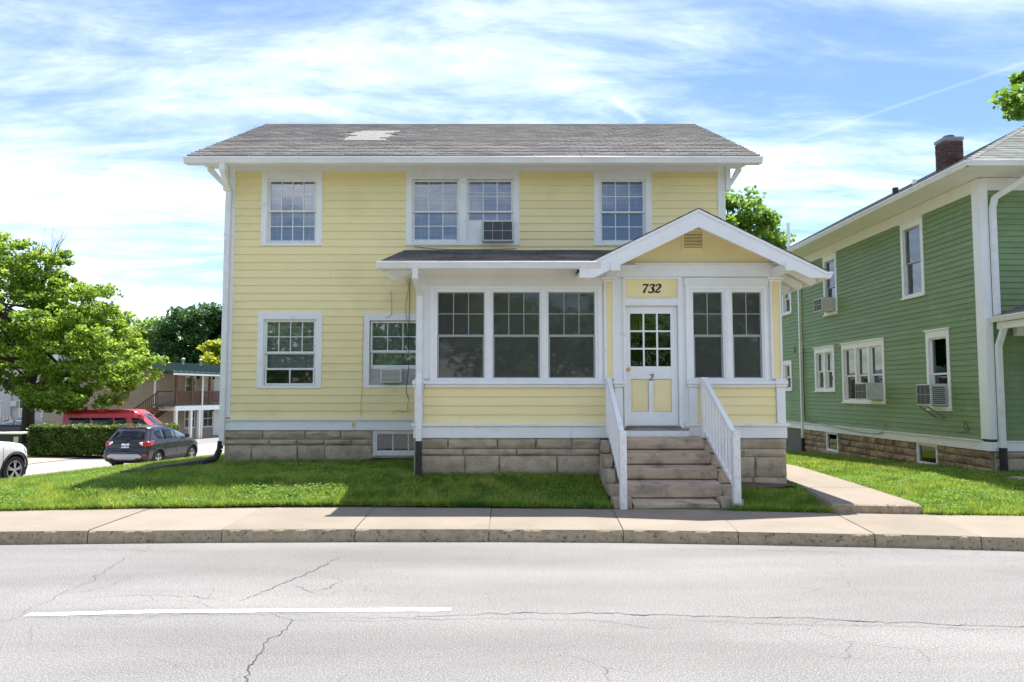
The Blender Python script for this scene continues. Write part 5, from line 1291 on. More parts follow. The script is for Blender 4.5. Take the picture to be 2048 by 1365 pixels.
for k in range(9): mb.box(9.08, 9.34, 16.208, 16.221, 1.58 + k * .042, 1.60 + k * .042)
mb.build('side_louvre', M['ac_dark'], t)

# foundation: brown rock-faced courses, two cellar windows, rendered block further back
cw1 = (21.56, 22.38, .13, .69); cw2 = (16.66, 17.52, .20, .69)
mb = MB(); FS.box(mb, GYF + .01, 23.95, .06, .3, -.6, GZ0); gfo = mb.build('foundation', M['mortar'], gh)
mb = MB(); FG.box(mb, GXW + .3, 17.6, .06, .3, -.2, GZ0); gfo2 = mb.build('front_foundation', M['mortar'], gh)
mb = MB(); FS.box(mb, 23.95, 29, .0, .3, -1.2, GZ0); mb.build('rendered_foundation', pm('cement_render', (.20, .185, .155), (.16, .15, .125), 3, rough=.95, bump=.3), gh)
courses(FS, gfo, GYF, 23.93, [(.53, .69), (.365, .53), (.20, .365), (.04, .20), (-.12, .04)], M['stone_brown'], [(cw1[0], cw1[1], cw1[2], 1), (cw2[0], cw2[1], cw2[2], 1)], proud=.05, lmin=.30, lmax=.75)
courses(FG, gfo2, GXW + .05, 12.0, [(.55, .69), (.28, .55), (.10, .28)], M['stone'], (), proud=.05, lmin=.5, lmax=.9)
for w in (cw1, cw2):
    o = casing(FS, gh, w[0] + .01, w[1] - .01, w[2] + .02, w[3] - .004, .07, .07, .05, .06, M['white'], proud=.01, deep=.05, name='cellar_window')
    pane(FS, o, w[0] + .08, w[1] - .08, w[2] + .08, w[3] - .054, .03, M['glass']); mb = MB(); FS.quad(mb, w[0] + .05, w[1] - .05, w[2] + .05, w[3] - .03, .058); mb.build('cellar_dark', M['dark_in'], o, fix=False)
    mb = MB(); FS.box(mb, w[0] - .2, w[1] + .15, -.07, .06, w[2] - .05, w[2] + .018); mb.build('sill', M['stone'], o)
# downspouts
mb = MB(); spout(mb, [(9.36, 23.93, 6.03), (9.34, 23.93, 5.7), (9.34, 23.93, .40)], .085, .08); d1 = mb.build('downspout', M['gutter'], gh, bevel=.004)
mb = MB(); mb.tube([(9.34, 23.93, .42), (9.34, 23.93, -.1)], .065, 10); mb.build('standpipe', M['black_plastic'], d1)
mb = MB(); spout(mb, [(9.92, 14.06, 6.04), (9.92, 14.06, 5.90), (9.60, 14.72, 5.60), (9.57, 14.76, 5.4), (9.57, 14.76, 3.26)], .105, .08); spout(mb, [(9.60, 14.62, 3.2), (9.60, 14.62, 3.05), (9.565, 14.75, 2.70), (9.565, 14.755, .74)], .105, .08); d2 = mb.build('downspout', M['gutter'], gh, bevel=.004)
mb = MB(); mb.tube([(9.565, 14.75, .76), (9.565, 14.75, .70), (9.57, 14.74, .20)], [.075, .07, .068], 12); mb.build('standpipe', M['black_plastic'], d2)
# conduit on the water table
cable('conduit', [(9.33, 23.6, .90), (9.32, 22.5, .91), (9.31, 21.5, .86), (9.31, 20.3, .80), (9.31, 19.4, .80), (9.31, 18.95, .83), (9.33, 18.88, .95), (9.34, 18.86, 1.05)], .014, M['alu'], gh)
cable('cable', [(9.34, 23.7, 3.2), (9.33, 23.75, 2.2), (9.33, 23.72, 1.4), (9.32, 23.6, 1.0), (9.32, 22.8, .93)], .010, M['wire'], gh)
cable('cable', [(9.34, 15.5, 1.05), (9.34, 15.6, 1.12), (9.34, 15.55, 1.22), (9.34, 15.45, 1.05), (9.34, 15.8, 1.0)], .006, M['wire'], gh)
mb = MB(); FS.box(mb, 24.5, 24.68, -.05, 0, 3.10, 3.27); mb.build('wall_vent', M['green'], gh)
# roof furniture
mb = MB(); mb.lathe([(.075, 6.9), (.075, 7.22)], 14, 'z', (10.42, 20, 0)); mb.lathe([(.13, 6.93), (.08, 7.06)], 14, 'z', (10.42, 20, 0)); mb.build('vent_pipe', M['black_plastic'], gh, smooth=True)
mb = MB(); mb.lathe([(.05, 6.95), (.05, 7.30)], 12, 'z', (10.66, 19.5, 0)); mb.build('vent_pipe', M['white'], gh, smooth=True)
mb = MB(); mb.lathe([(.055, 6.4), (.055, 6.95), (.05, 6.951), (.05, 7.62)], 12, 'z', (9.83, 26, 0)); mb.build('service_mast', M['white'], gh, smooth=True)
brick_m = pm('chimney_brick', (.105, .05, .042), (.07, .04, .036), 8, rough=.9, rnd=.35, bump=.5, bscale=50)
mb = MB(); cx0, cx1, cy0, cy1 = 10.60, 11.04, 18.0, 18.42
mb.box(cx0 + .014, cx1 - .014, cy0 + .014, cy1 - .014, 6.6, 7.88); ch = mb.build('chimney', pm('pale_mortar', (.36, .33, .30), rough=.9), gh)
bl, bh, bw = .213, .066, .10
for r in range(16):
    z = 6.80 + r * .0685
    if z + bh > 7.86: break
    bx = []
    if r % 2:
        bx += [(cx0, cx0 + bl, cy0, cy0 + bw), (cx0 + bl + .012, cx1, cy0, cy0 + bw), (cx0, cx0 + bl, cy1 - bw, cy1), (cx0 + bl + .012, cx1, cy1 - bw, cy1), (cx0, cx0 + bw, cy0 + bw + .011, cy1 - bw - .011), (cx1 - bw, cx1, cy0 + bw + .011, cy1 - bw - .011)]
    else:
        bx += [(cx0, cx0 + bw, cy0, cy0 + .20), (cx0, cx0 + bw, cy0 + .212, cy1), (cx1 - bw, cx1, cy0, cy0 + .20), (cx1 - bw, cx1, cy0 + .212, cy1), (cx0 + bw + .012, cx1 - bw - .012, cy0, cy0 + bw), (cx0 + bw + .012, cx1 - bw - .012, cy1 - bw, cy1)]
    for a, b, c, d_ in bx:
        o = link('brick', unit_box('brick', brick_m), ch, (a + random.uniform(-.004, .003), c + random.uniform(-.004, .003), z)); o.scale = (b - a, d_ - c, bh - .008)
mb = MB(); mb.box(cx0 - .012, cx1 + .012, cy0 - .012, cy1 + .012, 7.845, 7.925); mb.lathe([(.085, 7.926), (.085, 7.985), (.125, 7.985), (.125, 8.005), (.05, 8.025)], 16, 'z', (10.82, 18.21, 0)); mb.build('chimney_cap', pm('dull_zinc', (.26, .27, .29), (.20, .21, .225), 12, rough=.5, metal=.4), ch)
mb = MB(); mb.box(cx0 - .03, cx1 + .1, cy0 - .03, cy0 - .004, 6.95, 7.05); mb.build('flashing', M['alu'], ch)
# its front porch roof, cut by the frame
mb = MB(); mb.add([(9.50, 12.2, 3.27), (12.5, 12.2, 4.3), (12.5, 14.84, 4.3), (9.50, 14.84, 3.27)], [(0,1,2,3)]); mb.add([(9.52, 12.2, 3.20), (14, 12.2, 3.20), (14, 14.80, 3.20), (9.52, 14.80, 3.20)], [(0,1,2,3)]); pr2 = mb.build('porch_roof', [M['shingle']], gh, fix=False)
for k in range(7):
    a, b = k / 7, (k + 1.05) / 7; f = lambda t: (9.50 + 1.6 * t, 3.275 + .55 * t)
    (x0, z0), (x1, z1) = f(a), f(b); mb = MB(); mb.add([(x0, 12.2, z0 + .014), (x0, 14.84, z0 + .014), (x1, 14.84, z1 + .003), (x1, 12.2, z1 + .003), (x0, 12.2, z0), (x0, 14.84, z0)], [(0,3,2,1), (4,0,1,5)]); mb.build('shingle_course', M['shingle'], pr2, fix=False)
mb = MB(); gutter_y(mb, 12.2, 14.80, 9.53, 3.165, 3.27, -.11); mb.build('porch_gutter', M['gutter'], gh, bevel=.003)
mb = MB(); mb.box(9.56, 9.64, 12.3, 14.78, 3.03, 3.165); mb.build('porch_beam', M['white'], gh, bevel=.004)
mb = MB(); mb.box(9.9, 10.15, 14.70, 14.82, 2.9, 3.17); mb.build('porch_corbel', M['white'], gh)
mb = MB(); mb.box(9.60, 9.78, 12.3, 12.48, .2, 3.03); mb.build('porch_post', M['white'], gh)
st = rough_block('stepping_stone', 9.02, 9.75, 13.55, 13.98, .20, .305, None, M['stone'], .02); tag(st, 'flat grey stepping stone in grass by green house downspout', 'stone')

# ================================================================== VEHICLES
def paint(name, c, metal=.35, rough=.32): return pm(name, c, rough=rough, metal=metal, spec=.5, coat=.35)
M['tyre'] = pm('tyre_rubber', (.018, .018, .018), (.03, .029, .028), 12, rough=.8)
M['rim'] = pm('alloy_wheel', (.55, .55, .56), rough=.3, metal=.9)
M['arch'] = pm('arch_liner', (.012, .012, .012), rough=.9)
M['car_glass'] = pm('dark_car_glass', (.010, .011, .014), rough=.04, spec=.4)
M['lamp_red'] = pm('red_lamp_lens', (.45, .012, .018), (.30, .008, .012), 30, rough=.15, spec=.6)
M['lamp_white'] = pm('clear_lamp_lens', (.7, .7, .7), rough=.15, spec=.6)
M['plate'] = pm('licence_plate', (.72, .73, .74), rough=.4)
M['silver'] = pm('silver_skid_plate', (.42, .42, .43), rough=.4, metal=.3)
M['trim_black'] = pm('black_car_trim', (.02, .02, .021), rough=.5)
class Car:
    """body lofted through horizontal slices (z, rear x, front x, half width, rear corner radius, front corner radius); x forward, y left"""
    def __init__(s, slices, sub=4):
        S = []; n = len(slices)
        for i in range(n - 1):
            p0, p1, p2, p3 = (np.array(slices[max(i-1, 0)]), np.array(slices[i]), np.array(slices[i+1]), np.array(slices[min(i+2, n-1)]))
            for k in range(sub):
                t = k / sub; q = p1 + (p2 - p1) * t
                c = 0.5 * ((2*p1) + (p2 - p0)*t + (2*p0 - 5*p1 + 4*p2 - p3)*t*t + (3*p1 - p0 - 3*p2 + p3)*t**3)
                r = q * .45 + c * .55; r[0] = q[0]; S.append(r)
        S.append(np.array(slices[-1], dtype=float)); s.S = S; s.zs = [q[0] for q in S]
    def at(s, z):
        return [float(np.interp(z, s.zs, [q[k] for q in s.S])) for k in range(1, 6)]
    def W(s, x, z):
        xr, xf, w, rr, rf = s.at(z)
        if x < xr + rr: t = min(1, (xr + rr - x) / rr); return w - rr + rr * math.sqrt(max(0, 1 - t*t))
        if x > xf - rf: t = min(1, (x - xf + rf) / rf); return w - rf * .8 + rf * .8 * math.sqrt(max(0, 1 - t*t))
        return w
    def rear(s, y, z):
        xr, xf, w, rr, rf = s.at(z); y = abs(y)
        bow = .05 * (y / w) ** 2
        if y > w - rr: t = min(1, (y - w + rr) / rr); return xr + rr * (1 - math.sqrt(max(0, 1 - t*t))) + bow
        return xr + bow
    def front(s, y, z):
        xr, xf, w, rr, rf = s.at(z); y = abs(y); r8 = rf * .8
        bow = .10 * (y / w) ** 2
        if y > w - r8: t = min(1, (y - w + r8) / r8); return xf - rf * (1 - math.sqrt(max(0, 1 - t*t))) - bow
        return xf - bow
    def outline(s, q):
        z, xr, xf, w, rr, rf = q; P = []; r8 = rf * .8; nr = 6
        for k in range(9): y = -(w - rr) + 2 * (w - rr) * k / 8; P.append((xr + .05 * (y / w) ** 2, y))
        for k in range(1, nr): a = math.pi / 2 * k / nr; y = w - rr + rr * math.sin(a); P.append((xr + rr * (1 - math.cos(a)) + .05 * (y / w) ** 2, y))
        for k in range(13): P.append((xr + rr + (xf - rf - xr - rr) * k / 12, w))
        for k in range(1, nr): a = math.pi / 2 * k / nr; y = w - r8 + r8 * math.cos(a); P.append((xf - rf + rf * math.sin(a) - .10 * (y / w) ** 2, y))
        for k in range(9): y = (w - r8) - 2 * (w - r8) * k / 8; P.append((xf - .10 * (y / w) ** 2, y))
        for k in range(1, nr): a = math.pi / 2 * k / nr; y = -(w - r8 + r8 * math.sin(a)); P.append((xf - rf + rf * math.cos(a) - .10 * (y / w) ** 2, y))
        for k in range(13): P.append((xf - rf + (xr + rr - xf + rf) * k / 12, -w))
        for k in range(1, nr): a = math.pi / 2 * k / nr; y = -(w - rr + rr * math.cos(a)); P.append((xr + rr * (1 - math.sin(a)) + .05 * (y / w) ** 2, y))
        return [(x, y, z) for x, y in P]
    def body(s, name, mats, parent, zdark=None, wells=()):
        mb = MB(); O = [s.outline(q) for q in s.S]; n = len(O[0]); vs_ = [p for o in O for p in o]; k = len(O)
        mb.v = vs_
        for i in range(k - 1):
            mb.cur = 1 if zdark and s.S[i][0] < zdark else 0
            for j in range(n): mb.f.append([i*n + j, i*n + (j+1) % n, (i+1)*n + (j+1) % n, (i+1)*n + j]); mb.m.append(mb.cur)
        mb.f.append(list(range(n))[::-1]); mb.m.append(1 if zdark else 0); mb.f.append([(k-1)*n + j for j in range(n)]); mb.m.append(0)
        me = mb.mesh(name, list(mats) + [M['arch']], True, 40)
        if wells:                              # cut the wheel wells out of the closed body
            a = bpy.data.objects.new('tmp_body', me); col.objects.link(a); cut = []
            for x, r, R_ in wells:
                for sg in (-1, 1):
                    y = s.W(x, r); cm = MB(); cm.lathe([(R_, sg * (y - .27)), (R_, sg * (y + .4))], 28, 'y', (x, 0, r)); cme = cm.mesh('tmp_cut', [M['arch']])
                    c = bpy.data.objects.new('tmp_cut', cme); col.objects.link(c); cut.append(c)
                    q = a.modifiers.new('well', 'BOOLEAN'); q.operation = 'DIFFERENCE'; q.object = c; q.solver = 'EXACT'
                    try: q.material_mode = 'TRANSFER'
                    except Exception: pass
            dg = bpy.context.evaluated_depsgraph_get(); me2 = bpy.data.meshes.new_from_object(a.evaluated_get(dg)); me2.name = name
            for o in cut + [a]: bpy.data.objects.remove(o)
            try: me2.set_sharp_from_angle(angle=R(40))
            except Exception: pass
            me = me2
        return link(name, me, parent)
    def patch(s, name, poly, mat, parent, where='right', off=.006, sub=3):
        bm = bmesh.new(); vv = [bm.verts.new((a, 0, b)) for a, b in poly]; bm.faces.new(vv)
        bmesh.ops.triangulate(bm, faces=bm.faces)
        bmesh.ops.subdivide_edges(bm, edges=bm.edges, cuts=sub, use_grid_fill=True)
        for v in bm.verts:
            a, z = v.co.x, v.co.z
            if where == 'right': v.co = (a, -(s.W(a, z) + off), z)
            elif where == 'left': v.co = (a, s.W(a, z) + off, z)
            elif where == 'rear': v.co = (s.rear(a, z) - off, a, z)
            else: v.co = (s.front(a, z) + off, a, z)
        bmesh.ops.recalc_face_normals(bm, faces=bm.faces); me = bpy.data.meshes.new(name); bm.to_mesh(me); bm.free(); me.materials.append(mat)
        me.polygons.foreach_set('use_smooth', [True] * len(me.polygons))
        o = link(name, me, parent); sol = o.modifiers.new('thick', 'SOLIDIFY'); sol.thickness = .004; sol.offset = 0
        return o
def wheel(parent, x, y, r, side, mat_rim, spokes=5, rimr=None):
    rimr = rimr or r * .66; w = .11; s = -1 if side == 'right' else 1; yo = y
    mb = MB(); mb.lathe([(rimr, yo - s*.20), (r*.93, yo - s*.21), (r, yo - s*.18), (r, yo - s*.03), (r*.95, yo - s*.004), (rimr*1.04, yo - s*.002), (rimr, yo - s*.015)], 28, 'y', (x, 0, r), cap=False)
    t = mb.build('wheel', M['tyre'], parent, smooth=True, angle=30)
    mb = MB(); mb.lathe([(rimr, yo - s*.012), (rimr*.93, yo - s*.012), (rimr*.90, yo - s*.05), (rimr*.9, yo - s*.06)], 28, 'y', (x, 0, r), cap=False)
    for k in range(spokes):
        for d in (-.13, .13):
            a = 2 * math.pi * k / spokes + .3 + d
            c, sn = math.cos(a), math.sin(a)
            mb.bar((x + c * rimr*.16, yo - s*.022, r + sn * rimr*.16), (x + c * rimr*.93, yo - s*.018, r + sn * rimr*.93), .035, .03, up=(0, 1, 0))
    mb.lathe([(rimr*.2, yo - s*.02), (rimr*.2, yo - s*.012), (.005, yo - s*.010)], 14, 'y', (x, 0, r)); mb.build('rim', mat_rim, t)
    mb = MB(); mb.lathe([(rimr*.9, yo - s*.07), (.01, yo - s*.07)], 20, 'y', (x, 0, r)); mb.build('brake_disc', M['arch'], t)
def arch(car, parent, x, r, R_, side, mat=None, lip=None, z0=.30):
    s = -1 if side == 'right' else 1; mb = MB(); n = 18; vs_ = []; 
    for k in range(n + 1):
        a = math.pi * k / n; px_, pz = x + R_ * math.cos(a), r + R_ * math.sin(a) * 1.02
        vs_.append((px_, s * (car.W(px_, pz) + .008), pz))
    vs_ += [(x - R_, s * (car.W(x - R_, z0) + .004), z0), (x + R_, s * (car.W(x + R_, z0) + .004), z0)]
    b = len(vs_); vs_.append((x, s * (car.W(x, r) + .006), r))
    if lip:
        pts = []
        for k in range(-2, n + 3):
            a = math.pi * k / n; px_, pz = x + (R_ + .03) * math.cos(a), r + (R_ + .03) * math.sin(a)
            pts.append((px_, s * (car.W(px_, max(pz, z0)) + .004), pz))
        mb = MB(); mb.tube(pts, .03, 6); mb.build('arch_lip', lip, parent, smooth=True)

# dark grey crossover, seen from behind
def grey_suv():
    t = thing('parked_car', (-14.49, 29.68, -1.145), 'dark grey SUV with red tail lamps parked on the side street', 'car', rotz=R(85))
    c = Car([(.24, .30, 4.30, .80, .12, .35), (.33, .08, 4.44, .865, .14, .42), (.46, .015, 4.50, .905, .16, .46), (.60, .0, 4.52, .915, .17, .48), (.74, .02, 4.50, .92, .18, .50), (.80, .09, 4.47, .918, .18, .5),
             (.94, .10, 4.33, .915, .17, .55), (1.03, .12, 3.98, .90, .16, .5), (1.09, .16, 3.55, .875, .15, .40), (1.14, .20, 3.35, .85, .15, .36), (1.30, .33, 3.00, .795, .16, .34), (1.48, .47, 2.55, .73, .18, .32), (1.57, .52, 2.25, .685, .18, .30), (1.625, .56, 2.00, .62, .20, .3), (1.66, .80, 1.75, .48, .2, .3)])
    body = paint('grey_metallic_paint', (.024, .026, .033), .25, .22)
    c.body('body', [body, M['trim_black']], t, .40, ((.92, .35, .40), (3.62, .35, .40)))
    c.patch('rear_window', [(-.66, 1.16), (.66, 1.16), (.60, 1.30), (.52, 1.54), (-.52, 1.54), (-.60, 1.30)], M['car_glass'], t, 'rear')
    c.patch('side_window', [(.78, 1.38), (.98, 1.16), (1.32, 1.13), (1.32, 1.53), (.95, 1.52)], M['car_glass'], t, 'right')
    c.patch('side_window', [(1.38, 1.13), (2.22, 1.10), (2.18, 1.545), (1.40, 1.54)], M['car_glass'], t, 'right')
    c.patch('side_window', [(2.28, 1.10), (3.20, 1.10), (2.95, 1.26), (2.52, 1.48), (2.24, 1.545)], pm('pale_car_glass', (.10, .14, .14), rough=.03, spec=.9), t, 'right')
    c.patch('side_window', [(.78, 1.38), (.98, 1.16), (3.20, 1.10), (2.52, 1.48), (2.2, 1.545), (.95, 1.52)], M['car_glass'], t, 'left')
    c.patch('windshield', [(-.68, 1.16), (.68, 1.16), (.56, 1.52), (-.56, 1.52)], M['car_glass'], t, 'front')
    for sg in (-1, 1):
        o = c.patch('tail_lamp', [(sg*.52, 1.06), (sg*.895, 1.10), (sg*.90, .90), (sg*.66, .90)], M['lamp_red'], t, 'rear', .012); c.patch('reverse_lamp', [(sg*.53, 1.045), (sg*.66, 1.05), (sg*.70, .96), (sg*.62, .94)], M['lamp_white'], o, 'rear', .02)
    c.patch('tail_lamp', [(.14, 1.08), (.62, 1.12), (.45, .94), (.12, .90)], M['lamp_red'], t, 'right', .012)
    c.patch('licence_plate', [(-.16, .84), (.16, .84), (.16, 1.0), (-.16, 1.0)], M['plate'], t, 'rear', .022)
    c.patch('skid_plate', [(-.62, .44), (-.72, .53), (-.56, .62), (.56, .62), (.72, .53), (.62, .44), (.3, .38), (-.3, .38)], M['silver'], t, 'rear', .014)
    c.patch('reflector', [(-.88, .62), (-.70, .61), (-.72, .54), (-.86, .55)], M['lamp_red'], t, 'rear', .01); c.patch('reflector', [(.88, .62), (.70, .61), (.72, .54), (.86, .55)], M['lamp_red'], t, 'rear', .01)
    c.patch('hatch_handle', [(-.14, .735), (.14, .735), (.12, .77), (-.12, .77)], M['trim_black'], t, 'rear', .012)
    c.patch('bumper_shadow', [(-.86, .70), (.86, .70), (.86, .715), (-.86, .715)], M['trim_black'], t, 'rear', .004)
    c.patch('brake_light', [(-.2, 1.575), (.2, 1.575), (.2, 1.60), (-.2, 1.60)], M['lamp_red'], t, 'rear', .01)
    for y in (-.52, .52): mb = MB(); mb.lathe([(.05, -.02), (.05, .08), (.04, .08), (.04, -.018)], 14, 'x', (0, y, .40)); mb.build('exhaust_pipe', M['trim_black'], t)
    mb = MB(); mb.bar((.19, -.02, 1.175), (.17, .28, 1.20), .02, .03); mb.bar((.20, -.10, 1.17), (.19, .0, 1.19), .05, .06); mb.build('wiper', M['trim_black'], t)
    for xd in (1.36, 2.26, 3.28): c.patch('door_gap', [(xd, .42), (xd + .012, .42), (xd + .012, 1.08), (xd, 1.08)], M['trim_black'], t, 'right', .002)
    c.patch('sill_trim', [(1.15, .30), (3.25, .30), (3.25, .44), (1.15, .44)], M['trim_black'], t, 'right', .006)
    for xh in (1.55, 2.45): c.patch('door_handle', [(xh, .98), (xh + .17, .98), (xh + .17, 1.01), (xh, 1.01)], body, t, 'right', .025)
    mb = MB(); mb.box(2.98, 3.10, -1.04, -.86, 1.10, 1.25); mb.build('mirror', body, t, bevel=.03); mb = MB(); mb.tube([(.75, 0, 1.64), (.68, 0, 1.70), (.62, 0, 1.75)], [.03, .02, .008], 6); mb.build('roof_fin', body, t)
    for sd_ in ('right', 'left'):
        for x in (.92, 3.62): arch(c, t, x, .35, .40, sd_, lip=M['trim_black']); wheel(t, x, (-1 if sd_ == 'right' else 1) * .895, .35, sd_, M['rim'])
    # the plate's number
    cu = bpy.data.curves.new('plate_text', 'FONT'); cu.body = '642 967'; cu.size = .105; cu.align_x = 'CENTER'; cu.extrude = .001
    tmp = bpy.data.objects.new('plate_text', cu); me = bpy.data.meshes.new_from_object(tmp); bpy.data.objects.remove(tmp)
    me.materials.append(M['black']); pl = [k for k in t.children if k.name.startswith('licence_plate')][0]
    o = link('plate_number', me, pl, (c.rear(0, .88) - .030, 0, .882)); o.rotation_euler = (R(90), 0, R(-90))
grey_suv()

def white_suv():
    t = thing('white_car', (-14.95, 17.89, -.72), 'white SUV with black wheel arch cut off by the left picture edge', 'car', rotz=R(82))
    c = Car([(.28, .25, 4.40, .82, .15, .40), (.38, .08, 4.52, .90, .18, .50), (.52, .02, 4.58, .935, .2, .55), (.66, .0, 4.60, .945, .2, .56), (.82, .03, 4.58, .948, .2, .56), (.96, .08, 4.52, .945, .2, .55),
             (1.08, .10, 4.36, .93, .18, .5), (1.16, .12, 3.95, .91, .18, .45), (1.21, .15, 3.5, .885, .18, .4), (1.40, .28, 3.1, .83, .18, .34), (1.60, .42, 2.65, .76, .18, .32), (1.70, .5, 2.35, .70, .2, .3), (1.76, .8, 1.9, .52, .2, .3)])
    body = paint('white_pearl_paint', (.74, .73, .72), .0, .3)
    c.body('body', [body, M['trim_black']], t, .44, ((.95, .39, .455), (3.78, .39, .455)))
    for wh in ('right', 'left'):
        c.patch('side_window', [(.85, 1.45), (1.05, 1.25), (3.25, 1.24), (2.65, 1.58), (2.3, 1.66), (1.0, 1.64)], M['car_glass'], t, wh)
    c.patch('windshield', [(-.70, 1.24), (.70, 1.24), (.58, 1.62), (-.58, 1.62)], M['car_glass'], t, 'front'); c.patch('rear_window', [(-.66, 1.26), (.66, 1.26), (.54, 1.62), (-.54, 1.62)], M['car_glass'], t, 'rear')
    c.patch('grille', [(-.5, .80), (.5, .80), (.5, .98), (-.5, .98)], M['trim_black'], t, 'front', .01)
    for sg in (-1, 1): c.patch('headlight', [(sg*.55, .86), (sg*.90, .84), (sg*.90, 1.0), (sg*.55, .98)], M['lamp_white'], t, 'front', .01)
    for xd in (1.5, 2.4, 3.32): c.patch('door_gap', [(xd, .48), (xd + .012, .48), (xd + .012, 1.18), (xd, 1.18)], M['trim_black'], t, 'right', .002)
    for sd_ in ('right', 'left'):
        for x in (.95, 3.78): arch(c, t, x, .39, .46, sd_, lip=M['trim_black'], z0=.36); wheel(t, x, (-1 if sd_ == 'right' else 1) * .935, .39, sd_, M['rim'], rimr=.265)
white_suv()

def red_van():
    t = thing('red_van', (-23.3, 41.6, -1.36), 'bright red passenger van with dark windows behind the clipped hedge', 'van', rotz=R(2))
    c = Car([(.30, .12, 5.60, .90, .12, .35), (.45, .02, 5.72, .98, .14, .4), (.8, .0, 5.74, 1.0, .15, .45), (1.05, .0, 5.62, 1.0, .15, .5), (1.20, .0, 5.35, .995, .15, .5), (1.30, .0, 5.0, .985, .15, .4), (1.75, .02, 4.45, .95, .16, .35), (2.15, .05, 4.0, .90, .2, .35), (2.27, .10, 3.8, .82, .22, .35), (2.31, .3, 3.5, .62, .22, .35)])
    c.body('body', [paint('red_van_paint', (.55, .012, .02), .1, .3), M['trim_black']], t, .42, ((1.0, .36, .42), (4.75, .36, .42)))
    for p in ([(.45, 1.28), (1.55, 1.28), (1.55, 1.86), (.45, 1.86)], [(1.62, 1.28), (2.75, 1.28), (2.75, 1.86), (1.62, 1.86)], [(2.82, 1.28), (3.45, 1.28), (3.45, 1.86), (2.82, 1.86)], [(3.72, 1.28), (4.80, 1.26), (4.32, 1.74), (4.1, 1.84), (3.72, 1.86)]):
        c.patch('side_window', p, M['car_glass'], t, 'right')
    c.patch('windshield', [(-.85, 1.34), (.85, 1.34), (.78, 2.05), (-.78, 2.05)], M['car_glass'], t, 'front')
    for sd_ in ('right', 'left'):
        for x in (1.0, 4.75): arch(c, t, x, .36, .42, sd_); wheel(t, x, (-1 if sd_ == 'right' else 1) * .97, .36, sd_, M['rim'])
    mb = MB(); mb.box(4.55, 4.68, -1.2, -.98, 1.25, 1.5); mb.build('mirror', M['trim_black'], t, bevel=.03)
red_van()
def dark_sedan():
    t = thing('black_sedan', (-33.0, 56.5, -1.5), 'black sedan parked beside the grey flats behind the maple trunk', 'car', rotz=R(181))
    c = Car([(.22, .2, 4.5, .80, .15, .4), (.35, .04, 4.65, .88, .2, .5), (.55, .0, 4.70, .91, .2, .55), (.75, .02, 4.66, .91, .2, .55), (.88, .06, 4.45, .90, .2, .5), (.96, .4, 3.75, .87, .2, .45), (1.02, .7, 3.45, .83, .2, .4), (1.2, 1.05, 3.0, .75, .2, .35), (1.36, 1.45, 2.55, .66, .25, .3), (1.43, 1.7, 2.2, .5, .25, .3)])
    c.body('body', [paint('black_car_paint', (.016, .018, .024), .2), M['trim_black']], t, .32, ((.95, .32, .37), (3.75, .32, .37)))
    for p in ([(1.22, 1.04), (2.15, 1.03), (2.15, 1.36), (1.58, 1.35)], [(2.22, 1.03), (3.22, 1.03), (2.65, 1.33), (2.4, 1.38), (2.22, 1.38)]): c.patch('side_window', p, pm('pale_sedan_glass', (.16, .20, .21), rough=.05, spec=.9), t, 'left'); c.patch('side_window', p, M['car_glass'], t, 'right')
    c.patch('windshield', [(-.7, 1.04), (.7, 1.04), (.58, 1.36), (-.58, 1.36)], M['car_glass'], t, 'front')
    for sd_ in ('right', 'left'):
        for x in (.95, 3.75): arch(c, t, x, .32, .37, sd_); wheel(t, x, (-1 if sd_ == 'right' else 1) * .885, .32, sd_, M['rim'])
dark_sedan()

# ================================================================== FLATS ACROSS THE SIDE STREET
def lap(name, c1, c2, pitch):
    m = pm(name, c1, c2, 2, rough=.7)
    nt = m.node_tree; N = nt.nodes.new; L = nt.links.new; b = nt.nodes['Principled BSDF']; geo = N('ShaderNodeNewGeometry'); sp = N('ShaderNodeSeparateXYZ'); L(geo.outputs['Position'], sp.inputs[0])
    mm = N('ShaderNodeMath'); mm.operation = 'FRACT'; d = N('ShaderNodeMath'); d.operation = 'DIVIDE'; L(sp.outputs['Z'], d.inputs[0]); d.inputs[1].default_value = pitch; L(d.outputs[0], mm.inputs[0])
    bp = N('ShaderNodeBump'); bp.inputs['Strength'].default_value = 1; bp.inputs['Distance'].default_value = .06; bp.invert = True; L(mm.outputs[0], bp.inputs['Height']); L(bp.outputs[0], b.inputs['Normal'])
    return m
M['tan_lap'] = lap('tan_vinyl_siding', (.42, .335, .25), (.38, .30, .225), .2)
M['grey_lap'] = lap('grey_vinyl_siding', (.56, .53, .52), (.50, .475, .465), .22)
M['green_metal'] = pm('green_metal_roof', (.06, .11, .095), (.08, .13, .115), 3, rough=.35, metal=.3, stretch=(1, 1, .2))
M['brown_wood'] = pm('stained_wood', (.16, .085, .055), (.115, .062, .042), 6, rough=.8)
M['far_glass'] = pm('flat_window_glass', (.03, .04, .05), rough=.05, spec=.9)
